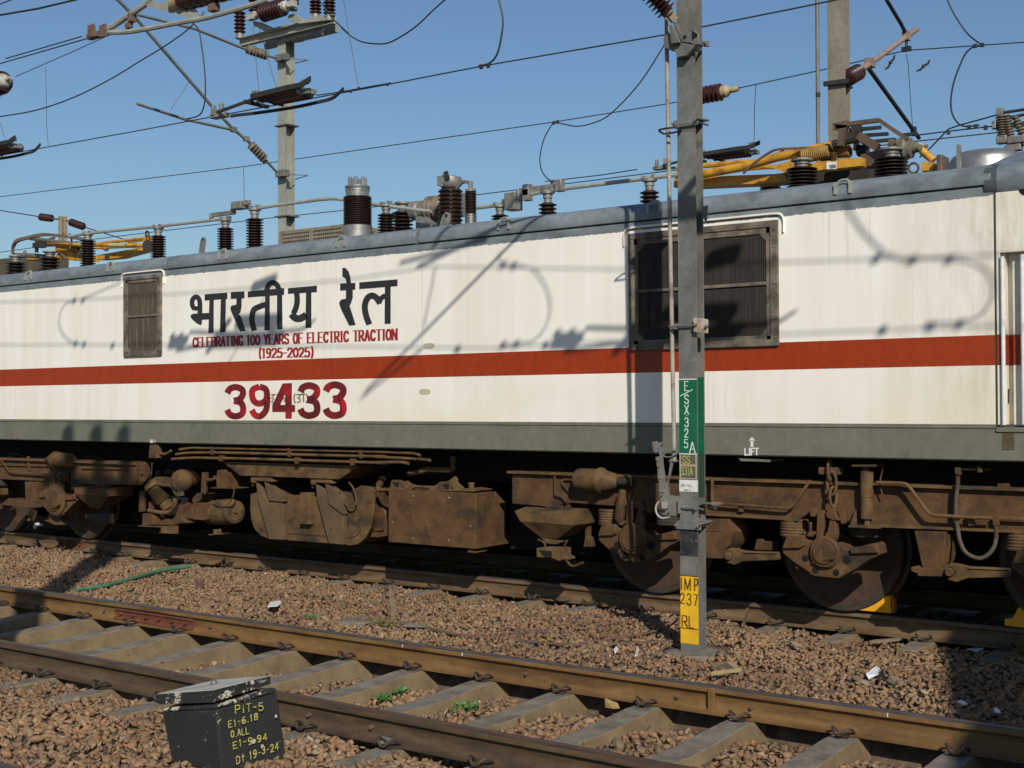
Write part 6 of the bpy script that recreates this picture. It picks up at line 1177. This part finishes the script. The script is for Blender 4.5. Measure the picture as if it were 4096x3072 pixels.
# near wires: above the picture, throwing the shadows that lie along the locomotive side
YN = 6.5
sy = lambda x, y: sunback_y(D(x, y), YN)
def S_(z0, pts): return [sunback_y(z0(*p), YN) for p in pts]
b0, b1, b2_ = Z(0, 1024, 1366), Z(1366, 1024, 1366), Z(2732, 1024, 1364)
def ext(pts, a=14, b=9): p = list(pts); return [p[0]+(p[0]-p[1]).normalized()*a]+p+[p[-1]+(p[-1]-p[-2]).normalized()*b]
wire('contact_wire', 'contact wire of the empty track, above the view, shadowing the locomotive side', ext([sy(0, 745), sy(380, 745), sy(1080, 752), sy(1210, 742)]+[sy(1690, 722), sy(1890, 714)]), .0062)
wire('catenary_wire', 'catenary wire of the empty track, above the view, shadowing the top of the locomotive side', ext([sy(0, 653), sy(160, 649), sy(400, 634), sy(737, 606), sy(935, 576), sy(1340, 582), sy(1680, 567), sy(2090, 553)]), .0062)
for lab, z0, pts in (('left cable loop above the empty track, outside the view', b0, ((800, 165), (540, 275), (480, 290), (410, 325), (380, 440), (425, 530), (480, 562), (550, 572))), ('middle cable loop above the empty track, outside the view', b1, ((1020, -25), (1030, 50), (1110, 60), (1230, 85), (1310, 180), (1350, 320), (1320, 460), (1240, 548), (1130, 570), (1035, 582))), ('right cable loop above the empty track, outside the view', b2_, ((1480, 20), (1720, 20), (1880, 50), (1985, 120), (2010, 230), (1960, 350), (1880, 408), (1780, 430), (1560, 440)))):
    wire('jumper_cable', lab, S_(z0, pts), .0085, 'cable', smooth=4)
wire('jumper_cable', 'long cable curving down to the catenary of the empty track, outside the view', S_(Z(3200, 420, 896), ((430, 960), (470, 1030), (600, 1230), (740, 1380), (860, 1480), (1090, 1550))), .012, 'cable', smooth=4)
def nclamp(lab, pts):
    mb = MB()
    for p in pts: mb.obox(p, (.024, 0, 0), (0, .02, 0), (0, 0, .026))
    tag(obj('wire_clamp', mb, m_iron, at0=pts[0]), lab, 'clamp')
nclamp('clamps of the left cable loop above the empty track', S_(b0, ((480, 290), (538, 286), (488, 570), (545, 574), (728, 582))))
nclamp('clamps of the middle cable loop above the empty track', S_(b1, ((1045, 60), (1115, 66), (1045, 580), (1130, 574), (750, 604), (1320, 580))))
nclamp('clamps of the right cable loop above the empty track', S_(b2_, ((1250, 20), (1485, 28), (1725, 22), (1600, 460), (1790, 445), (1290, 485))))
section_insulator('insulator with runners above the empty track, outside the view, nearer the left', sy(387, 743)+Vector((1.1, 0, .02)), 1.0, thin=.013)
section_insulator('insulator with runners above the empty track, outside the view, nearer the right', sy(1228, 741)+Vector((1.1, 0, .02)), 1.0, thin=.013)
mb = MB(); a, b = sy(545, 622), sy(595, 603); mb.sheds(a, b, .03, .055, 6); tag(obj('catenary_insulator', mb, m_porcr, at0=a), 'ribbed insulator above the empty track, outside the view, shadowing the black lettering', 'insulator')
mb = MB(); a, b = sy(1530, 566), sy(1590, 548); mb.sheds(a, b, .04, .07, 6); tag(obj('catenary_insulator', mb, m_porcr, at0=a), 'ribbed insulator above the empty track, outside the view, shadowing the large window', 'insulator')
wire('dropper', 'slanting dropper above the empty track, outside the view', S_(b0, ((1480, 690), (1560, 560), (1720, 250))), .008, 'dropper')
wire('dropper', 'dropper under the cantilever of the numbered mast, outside the view', [sunback_x(D(940, 578), SX-.05), sunback_x(D(915, 708), SX-.05)], .008, 'dropper')

# ---------------- triangular insulator frame at the top left, left edge insulator, right hand insulator
tf = thing('section_insulator', 'triangular steel insulator frame with a dark plate at the top left of the view', 'insulator', at(R1z(1000, 120), Yc))
A1 = lambda x, y, dy=0: at(R1z(x, y), Yc+dy)
mb = MB(); mb.tube([A1(665, 215), A1(940, 30), A1(990, -10)], .042, 8); mb.tube(cr([A1(690, 210), A1(860, 203), A1(1180, 143), A1(1340, 115), A1(1640, 30), A1(1740, -5)], 3), .036, 8); mb.beam(A1(960, 20), A1(1290, 115), .04, .09); mb.plate([R1z(970, 30), R1z(1110, 5), R1z(1180, 40), R1z(1260, 60), R1z(1300, 130), R1z(1270, 120)], Yc, .03)
objs('frame_arm', mb, m_galvg, tf)
mb = MB(); mb.sheds(A1(1175, 5), A1(1560, -90), .13, .15, 8); objs('insulator_rod', mb, m_porcr, tf); mb = MB(); mb.lathe(A1(1120, 20), A1(1175, 5)-A1(1120, 20), [(.10, 0), (.12, .02), (.12, .2)], 16); objs('end_cap', mb, mat('buff_cap', (.42, .33, .17), scale=9), tf)
mb = MB(); mb.obox(A1(635, 225), (.22, 0, 0), (0, .05, 0), (0, 0, .04))
for x in (585, 660): mb.plate([R1z(x-20, 165), R1z(x+20, 150), R1z(x+30, 235), R1z(x-20, 240)], Yc-.06, .03)
mb.obox(A1(855, 115), (.04, 0, 0), (0, .05, 0), (0, 0, .06)); mb.obox(A1(835, 165), (.06, 0, 0), (0, .03, 0), (0, 0, .04)); mb.obox(A1(1385, 50), (.07, 0, 0), (0, .05, 0), (0, 0, .05)); mb.tube([A1(1300, 130), A1(1320, 70)], .012, 6); objs('clamp', mb, m_rust, tf, bevel=.006)
ei = thing('catenary_insulator', 'round dark insulator with a white cap cut by the left edge', 'insulator', at(R1z(30, 530), Yc)); mb = MB(); mb.sheds(A1(-160, 610), A1(25, 525), .16, .19, 4, 24); objs('insulator_rod', mb, m_porcr, ei); mb = MB(); d = A1(25, 525)-A1(-160, 610); mb.lathe(A1(25, 525), d, [(.11, -.05), (.12, .0), (.09, .06), (.03, .08), (.03, .2)], 18); objs('end_cap', mb, MATS['white_end_cap'], ei)
ri = thing('catenary_insulator', 'ribbed brown insulator emerging right of the numbered mast', 'insulator', at(R3z(200, 605), YT)); mb = MB(); mb.sheds(at(R3z(60, 630), YT), at(R3z(258, 595), YT), .09, .145, 7); objs('insulator_rod', mb, m_porcr, ri); mb = MB(); a, b = at(R3z(255, 596), YT), at(R3z(350, 576), YT); mb.lathe(a, b-a, [(.10, 0), (.10, .08), (.05, .14), (.05, .25), (.03, .3), (.03, (b-a).length)], 14); objs('end_cap', mb, MATS['buff_cap'], ri)
# far right switch with stacked insulators
sw = thing('isolator_switch', 'cluster of stacked insulators and bars of a line switch at the right edge', 'switch', at(zq(2000, 330), YT)); A2 = lambda x, y: at(zq(x, y), YT)
mb = MB(); mb.sheds(A2(2000, 330), A2(1985, 105), .045, .078, 9); mb.sheds(A2(2190, 290), A2(2125, 115), .03, .055, 6); mb.sheds(A2(2085, 330), A2(2040, 100), .035, .06, 9); objs('insulator', mb, m_grim, sw)
mb = MB(); mb.obox(A2(1978, 70), (.045, 0, 0), (0, .05, 0), (0, 0, .055)); mb.obox(A2(1922, 200), (.03, 0, 0), (0, .05, 0), (0, 0, .055)); mb.obox(A2(2000, 345), (.075, 0, 0), (0, .07, 0), (0, 0, .055)); mb.obox(A2(2150, 345), (.13, 0, 0), (0, .07, 0), (0, 0, .05)); mb.obox(A2(2110, 425), (.11, 0, 0), (0, .07, 0), (0, 0, .045)); objs('block', mb, m_cap, sw, bevel=.01)
mb = MB(); mb.tube([A2(2010, 75), A2(2300, 32)], .022, 8); mb.tube([A2(2050, 130), A2(2300, 75)], .022, 8); mb.beam(A2(1905, 218), A2(2300, 180), .05, .07); mb.beam(A2(2040, 320), A2(2110, 540), .07, .04); mb.beam(A2(2060, 340), A2(2260, 420), .03, .03); objs('bar', mb, m_iron, sw)
# ================================================================ small things
def chock(label, pts, Y):
    t = thing('wheel_chock', label, 'chock', at(pts[0], Y)); mb = MB(); mb.plate(pts, Y, .085); obj('wedge', mb, m_chock, t, bevel=.005); return t
c1 = chock('bright yellow chock wedged under the near wheel, right of its foot', pm(U7, [(1195, 1612), (1300, 1594), (1400, 1555), (1490, 1493), (1545, 1445), (1580, 1428), (1640, 1442), (1655, 1655), (1500, 1640)]), 10.595)
mb = MB(); a = at(U7(1655, 1450), 10.595); b = at(U7(1655, 1650), 10.595); mb.box(a.x-.002, a.x+.02, 10.61, 10.68, b.z, a.z-.01); obj('handle', mb, mat('chock_orange', (.5, .12, .01), scale=9), c1, bevel=.006)
chock('bright yellow chock half cut off by the right edge', [(4018, 2476), (4018, 2503), (4150, 2518), (4190, 2500), (4130, 2470), (4096, 2440), (4085, 2426), (4070, 2432), (4058, 2460), (4048, 2474)], 10.595)
# black pit box
zb_ = Z(600, 2650, 563); pitl = 'black tarred concrete box with a pale lid and yellow hand lettering'
Fb, Rb, Lb = gz((888, 3108), -.22), gz((1152, 3056), -.22), gz((692, 3076), -.22)
Ft, Rt, Lt = at(zb_(1040, 660), Fb.y), at(zb_(1985, 385), Rb.y), at(zb_(168, 720), Lb.y)
pit = thing('pit_box', pitl, 'pit box', (Fb+Rb+Rb+Lb-Fb+Lb)/4)
mb = MB(); Bb, Bt = Rb+Lb-Fb, Rt+Lt-Ft; N_ = 7
def lerp(a, b, t): return a+(b-a)*t
def ringq(t): return [lerp(a, b, t) for a, b in ((Fb, Ft), (Rb, Rt), (Bb, Bt), (Lb, Lt))]
mb.grid([ringq(t) for t in (-.15, .93)]); mb.cur = 1; mb.grid([ringq(t) for t in (.93, 1)]); obj('box_body', mb, [m_pits, m_pitrim], pit, bevel=.018)
mb = MB(); up = (Ft-Fb).normalized()
lf0, lr0, ll0 = at(zb_(985, 632), Fb.y-.012), at(zb_(1900, 335), Rb.y-.01), at(zb_(125, 655), Lb.y-.012); lf1, lr1, ll1 = at(zb_(985, 425), Fb.y-.012), at(zb_(1888, 205), Rb.y-.01), at(zb_(113, 488), Lb.y-.012)
mb.grid([[lf0, lr0, lr0+ll0-lf0, ll0], [lerp(lf0, lf1, .93), lerp(lr0, lr1, .93), lerp(lr0, lr1, .93)+lerp(ll0, ll1, .93)-lerp(lf0, lf1, .93), lerp(ll0, ll1, .93)]]); mb.cur = 1; mb.m = [0]*len(mb.m); t_ = [lerp(lf0, lf1, .93), lerp(lr0, lr1, .93), lerp(lr0, lr1, .93)+lerp(ll0, ll1, .93)-lerp(lf0, lf1, .93), lerp(ll0, ll1, .93)]; mb.grid([t_, [lf1, lr1, lr1+ll1-lf1, ll1]])
lid = obj('lid', mb, [m_pitrim, m_lid], pit, bevel=.006)
nl = (lr1-lf1).cross(ll1-lf1).normalized(); nl = nl if nl.z > 0 else -nl; C_ = lerp(lf1, lr1+ll1-lf1, .5); uu = (lr1-lf1).normalized()
mb = MB(); mb.tube(cr([C_-uu*.018, C_-uu*.018+nl*.015, C_+nl*.027, C_+uu*.018+nl*.012, C_+uu*.02], 4), .0045, 6); obj('lifting_ring', mb, m_rust, lid)
nf = (Rb-Fb).cross(Ft-Fb).normalized(); nf = nf if nf.y < 0 else -nf
def onf(x, y): p = zb_(x, y); d = ray(*p); o = Vector((0, 0, EYE)); k = (Fb-o).dot(nf)/d.dot(nf); return o+d*k
mb = MB()
for txt, a, b, h in (('PiT-5', (1345, 805), (1790, 738), 130), ('E1-6.18', (1235, 1028), (1705, 890), 108), ('O.ALL', (1275, 1185), (1560, 1108), 108), ('E1-9.94', (1310, 1352), (1850, 1200), 112), ('Dt 19-3-24', (1360, 1588), (2035, 1352), 125)):
    A3, B3 = onf(*a), onf(*b); u = B3-A3; v = onf(a[0]-8, a[1]-h)-A3; write(mb, txt, A3, u, v, nf, u.length*.97, v.length*.92, .0046, .0050, jit=.003, gap=.55)
for f_ in range(len(mb.v)): mb.v[f_] = mb.v[f_]+nf*.0015
obj('yellow_letters', mb, m_ylet, pit, ang=0)
mb = MB()
for x, y, r in ((835, 780, 26), (925, 740, 16), (385, 605, 36), (1975, 845, 28), (570, 1590, 22), (960, 1335, 14), (730, 1385, 12), (915, 1360, 15), (225, 945, 18), (910, 590, 30), (1630, 1240, 40), (1760, 1310, 36)):
    Fx = onf(x, y) if x > 1030 else at(zb_(x, y), lerp(Fb, Lb, (1030-x)/880).y-.004)
    pts = [(r*random.uniform(.6, 1.1)*math.cos(t), r*random.uniform(.6, 1.2)*math.sin(t)) for t in np.linspace(0, 2*math.pi, 9)[:-1]]; k = sc(Fx)*563/2212; N2 = nf if x > 1030 else Vector((-.5, -.85, .05)).normalized(); u2 = N2.cross(Vector((0, 0, 1))).normalized(); mb.face([Fx+N2*.004+u2*a*k+Vector((0, 0, 1))*b*k for a, b in pts])
objs('chipped_patch', mb, m_lid, pit, ang=0)
# litter and lineside odds and ends
def flat(name, label, cat, pts, m, z=-.15, th=.004, lift=.02, curl=.012):
    mb = MB(); P = [gz(p, z)+Vector((0, 0, lift+random.uniform(-curl, curl))) for p in pts]; mb.prism(P, (0, 0, th)); return tag(obj(name, mb, m, at0=P[0], ang=0), label, cat)
q = Z(0, 2048, 1366)
flat('paper_scrap', 'crumpled white paper lying on the ballast between the tracks', 'paper', pm(q, [(1755, 595), (1815, 588), (1822, 610), (1800, 640), (1730, 645)]), m_paper, -.15, .004, .03, .02)
flat('plaster_chip', 'cream chip of plaster on the ballast right of the pit box', 'chip', pm(q, [(1965, 1490), (2000, 1488), (2070, 1530), (2075, 1555), (2040, 1552), (1970, 1525)]), mat('plaster', (.55, .47, .36), scale=20), -.2, .02, .01)
q = Z(1400, 2547, 700)
flat('slate_piece', 'pale blue-grey slab on the ballast beside the nearest rail', 'slab', pm(q, [(360, 1430), (400, 1395), (640, 1310), (685, 1315), (660, 1350), (560, 1400), (520, 1440), (460, 1430), (370, 1450)]), mat('slate_pale', (.20, .235, .215), (.14, .16, .15), scale=20), -.2, .02, .03)
flat('paper_scrap', 'tiny white scrap beside the leafy weed between the rails', 'paper', pm(q, [(1590, 880), (1640, 868), (1645, 888), (1600, 895)]), m_paper, -.26, .004, .03)
q = Z(2100, 2547, 700)
flat('plastic_scrap', 'white crumpled plastic left of the mast foot', 'plastic', pm(q, [(1040, 235), (1070, 225), (1085, 285), (1050, 290)]), m_paper, -.16, .01, .03, .03); flat('plastic_scrap', 'grey-white plastic bag scrap left of the mast foot', 'plastic', pm(q, [(1120, 265), (1150, 195), (1190, 205), (1180, 260), (1135, 285)]), m_paper, -.16, .01, .03, .03)
flat('paper_scrap', 'cream folded paper strip leaning by the mast foot', 'paper', pm(q, [(1385, 320), (1415, 210), (1455, 200), (1435, 270), (1420, 315)]), mat('cream_paper', (.70, .60, .44), scale=20), -.16, .01, .03, .02)
flat('plastic_scrap', 'small blue plastic piece at the bottom edge by the nearest rail', 'plastic', pm(q, [(1010, 1580), (1070, 1575), (1105, 1610), (1100, 1659), (1010, 1659)]), m_blue, -.2, .02, .05)
q = Z(3396, 2547, 700)
flat('plastic_scrap', 'black and white plastic sheet between two large stones', 'plastic', pm(q, [(215, 590), (340, 475), (390, 495), (370, 570), (250, 600)]), m_paper, -.17, .006, .045, .015); flat('plastic_scrap', 'black plastic flap between two large stones', 'plastic', pm(q, [(340, 600), (380, 500), (430, 480), (480, 640), (580, 655), (560, 680), (440, 670)]), m_hole, -.17, .006, .03)
flat('paper_scrap', 'pale triangular scrap in the shade near the right edge', 'paper', pm(q, [(1495, 195), (1700, 205), (1610, 245)]), m_paper, -.19, .004, .03); flat('paper_scrap', 'white scrap on the edge of the shade behind the orange rail', 'paper', pm(q, [(1370, 885), (1440, 890), (1500, 935), (1440, 930)]), m_paper, -.15, .006, .03); flat('paper_scrap', 'white scrap in the shade behind the orange rail', 'paper', pm(q, [(1830, 990), (1880, 980), (1920, 1005), (1850, 1015)]), m_paper, -.15, .006, .03)
flat('flat_stone', 'pale flat stone chip on the ballast right of the mast', 'stone', pm(Z(2800, 2547, 700), [(1125, 130), (1180, 125), (1290, 180), (1270, 190), (1170, 170)]), mat('pale_chip', (.42, .36, .27), scale=20), -.16, .012, .035)
q = Z(0, 1750, 560); P = at(q(540, 1400), 10.75); mb = MB(); mb.prism([at(q(*c), 10.75) for c in ((510, 1390), (540, 1350), (590, 1345), (640, 1360), (680, 1400), (600, 1385), (575, 1420), (550, 1450), (520, 1420))], (0, .02, .0)); tag(obj('plastic_packet', mb, m_paper, at0=P, ang=0), 'white plastic packet caught behind the far left wheel', 'plastic')
def boulder(label, p, z, s, m, seed):
    vs, fs = stone_shape(seed); mb = MB(); P = gz(p, z); mb.v = [P+Vector((a*s[0], b*s[1], c*s[2])) for a, b, c in vs]; mb.f = [tuple(int(k) for k in f) for f in fs]; mb.m = [0]*len(fs); tag(obj('boulder', mb, m, at0=P, ang=0), label, 'stone')
m_bd = mat('boulder_brown', (.22, .165, .115), (.15, .105, .07), (.28, .22, .16), scale=12, rough=.9, bmp=.4)
boulder('large brown stone left of the black plastic', (3450, 2722), -.15, (.115, .08, .07), m_bd, 3); boulder('large brown stone right of the black plastic', (3572, 2722), -.15, (.085, .08, .075), m_bd, 5)
boulder('yellowish pointed stone between the sleepers', (2452, 2812), -.20, (.06, .05, .055), mat('ochre_stone', (.34, .225, .09), (.26, .16, .06), scale=14, rough=.9), 8); boulder('big pale grey stone lying outside the nearest rail', (1740, 2985), -.18, (.10, .075, .06), mat('pale_stone', (.30, .27, .22), (.2, .18, .14), scale=14, rough=.9), 11); boulder('large mottled stone outside the nearest rail, next to the clip', (1885, 3010), -.17, (.085, .07, .075), MATS['pale_stone'], 4); boulder('flat pale stone at the bottom edge', (2200, 3062), -.18, (.14, .08, .04), MATS['pale_stone'], 9)
boulder('concrete lump behind the dry weed and bent rod', (1640, 2500), -.15, (.19, .12, .06), m_concg, 2); boulder('grey rubble lump beside the flat strip', (2115, 2585), -.14, (.12, .09, .06), m_concg, 6); boulder('large half buried stone by the left ground shadow', (225, 2275), -.18, (.17, .09, .06), m_bd, 7); boulder('dark stone by the foot of the mast', (2900, 2665), -.14, (.09, .07, .07), m_bd, 12)
mb = MB(); P = gz((1430, 2490), -.15); mb.obox(P, (.16, .03, .004), (-.03, .14, 0), (0, 0, .025)); tag(obj('concrete_slab', mb, m_concg, at0=P, bevel=.012), 'flat grey concrete slab behind the orange rail, left of the dry weed', 'slab')
st_ = thing('steel_stub', 'short rusty steel stub standing in the ballast behind the fishplate', 'stub', gz((788, 2370), -.16)); P = gz((788, 2368), -.16); mb = MB(); mb.box(P.x-.035, P.x+.035, P.y, P.y+.05, -.25, at((788, 2320), P.y).z); obj('stub_body', mb, m_rust, st_, bevel=.004); mb = MB(); mb.cyl((P.x, P.y+.025, at((788, 2320), P.y).z-.01), (P.x, P.y+.025, at((788, 2315), P.y).z), .03, 10); obj('stub_cap', mb, m_rust, st_)
q = Z(1366, 2048, 1366); P = gz(q(310, 690), -.16); br = thing('bent_stake', 'bent rusty stake with a cross piece standing in the dry weed', 'stake', P); Aq = lambda x, y: at(q(x, y), P.y); mb = MB(); mb.beam(Aq(335, 690), Aq(320, 480), .03, .03); obj('upright', mb, mat('pale_rust', (.26, .20, .14), (.16, .12, .08), scale=20), br); mb = MB(); mb.tube(cr([Aq(310, 670), Aq(300, 600), Aq(275, 560), Aq(285, 500), Aq(330, 490)], 4), .016, 6); mb.beam(Aq(262, 490), Aq(335, 485), .02, .025); obj('bent_rod', mb, m_rust, br)
hs = [gz(p, -.14) for p in ((300, 2372), (340, 2364), (420, 2351), (520, 2325), (640, 2291), (760, 2272))]; mb = MB(); mb.tube(cr([p+Vector((0, 0, .02)) for p in hs], 5), [.045]*6+[.04]*5+[.03]*5+[.024]*5+[.018]*5 if False else .024, 10); tag(obj('hose', mb, m_hose, at0=hs[0]), 'green flattened hose lying on the ballast at the left between the tracks', 'hose')
def strip(name, label, cat, pts, w, h, m, z=-.14, n=4):
    P = cr([gz(p, z)+Vector((0, 0, .02)) for p in pts], n); mb = MB(); mb.grid([[p+Vector((0, -w, -h)), p+Vector((0, w, -h)), p+Vector((0, w, h)), p+Vector((0, -w, h))] for p in P]); tag(obj(name, mb, m, at0=P[0]), label, cat)
strip('flat_strip', 'long dusty metal strip lying behind the orange rail up to the mast foot', 'strip', [(1705, 2520), (1790, 2540), (1880, 2553), (2000, 2562), (2150, 2578), (2300, 2590), (2450, 2585), (2700, 2572)], .022, .006, m_rust)
strip('rubber_flap', 'dusty rubber flap arched over the rubble behind the orange rail', 'rubber', [(2070, 2560), (2100, 2540), (2150, 2534), (2190, 2545)], .04, .01, m_rust)
strip('wood_batten', 'short wooden batten lying at the mast foot', 'batten', [(2560, 2665), (2600, 2645), (2665, 2592)], .022, .010, mat('grey_wood', (.22, .165, .10), (.15, .11, .065), scale=12), n=2); strip('wood_batten', 'yellowish wooden slat behind the orange rail, right of the mast', 'batten', [(2850, 2705), (2900, 2698), (2962, 2690)], .02, .012, mat('yellow_wood', (.40, .31, .15), (.3, .22, .1), scale=12), n=2); strip('wood_batten', 'flat board on the ballast near the loco rail at the right', 'batten', [(3490, 2576), (3540, 2572), (3600, 2566)], .03, .012, MATS['grey_wood'], -.18, n=2)
P_ = [gz(p, -.14) for p in ((2320, 2584), (2450, 2565), (2600, 2540), (2680, 2512))]; mb = MB(); mb.tube(cr([p+Vector((0, 0, .02)) for p in P_]+[at((2716, 2470), 8.95)], 5), .008, 6); tag(obj('earth_wire', mb, m_rust, at0=P_[0]), 'thin rusty earth wire curving up to the mast foot', 'wire')
strip('rubber_flap', 'pale peeling strip along the foot of the loco rail at the left', 'strip', [(585, 2228), (640, 2212), (690, 2232), (790, 2240)], .02, .006, mat('pale_strip', (.5, .42, .32), scale=9), -.16)
mb = MB(); P = gz((2985, 2505), -.15); mb.beam(at((2975, 2500), P.y), at((2990, 2432), P.y), .035, .012); tag(obj('steel_bar', mb, m_rust, at0=P), 'rusty flat bar leaning on the loco rail right of the mast', 'bar')
strip('bent_strip', 'pale bent strip lying against the loco rail just right of the mast', 'strip', [(2828, 2438), (2870, 2433), (2900, 2450)], .012, .005, MATS['pale_strip'], -.12)
# weeds
def weed(label, p, z, n, rad, hgt, lf, m=m_leaf):
    P = gz(p, z); t = thing('weed', label, 'weed', P); mb = MB(); sm = MB()
    for k in range(n):
        a = random.uniform(0, 6.28); r = rad*math.sqrt(random.random()); h = hgt*random.uniform(.4, 1); c = P+Vector((r*math.cos(a), r*math.sin(a)*.7, h)); s = lf*random.uniform(.6, 1.2)
        ax = Vector((random.uniform(-.6, .6), random.uniform(-.9, -.1), random.uniform(.4, 1))).normalized(); u = ax.orthogonal().normalized(); v = ax.cross(u); ph = random.uniform(0, 6.28); u, v = u*math.cos(ph)+v*math.sin(ph), v*math.cos(ph)-u*math.sin(ph)
        mb.face([c+u*s*math.cos(q_)+v*s*.8*math.sin(q_)-ax*(.25*s*math.cos(q_)**2) for q_ in np.linspace(0, 2*math.pi, 9)[:-1]]); sm.tube([P+Vector((0, 0, -.02)), lerp(P, c, .6)+Vector((0, 0, .01)), c], .0016, 4)
    obj('leaves', mb, m, t, ang=0); obj('stem', sm, m, t)
weed('round leaved weed against the near rail, larger clump on the right', (1862, 2860), -.27, 46, .10, .085, .019); weed('low green weed against the near rail, left of the other clumps', (1525, 2808), -.27, 30, .085, .06, .017); weed('small green weed clump beside a sleeper, between two others', (1600, 2788), -.28, 26, .07, .07, .016); weed('tiny green weed near the left edge by the rail', (320, 2590), -.30, 20, .08, .05, .017); weed('faint green weed behind the orange rail', (1235, 2474), -.15, 18, .10, .03, .014)
weed('dry brown-green weed around the bent stake', (1530, 2500), -.15, 60, .20, .05, .014, mat('dry_leaf', (.12, .10, .03), (.07, .06, .02), (.18, .16, .06), scale=30))
# two birds
def bird(label, P, w, roll):
    t = thing('bird', label, 'bird', P); P = Vector(P); mb = MB(); u = Vector((math.cos(roll), 0, math.sin(roll))); n_ = Vector((0, 1, 0)); f_ = n_.cross(u)
    mb.lathe(P-f_*w*.16, f_, [(.001, 0), (w*.05, w*.08), (w*.06, w*.16), (w*.03, w*.28), (.001, w*.33)], 10); obj('body', mb, m_iron, t)
    for s in (-1, 1): mb = MB(); mb.prism([P+u*s*w*.03+f_*w*.07, P+u*s*w*.28+f_*w*.12, P+u*s*w*.52-f_*w*.02, P+u*s*w*.46-f_*w*.09, P+u*s*w*.25-f_*w*.02, P+u*s*w*.03-f_*w*.08], (0, w*.02, 0)); obj('wing', mb, m_iron, t, ang=0)
bird('dark kite with half raised wings gliding in the sky, the left one of two', at(ZT(727, 695), 75), 1.0, .93); bird('thin silhouette of a bird gliding in the sky, the right one of two', at(ZT(1095, 735), 95), 1.25, .58)
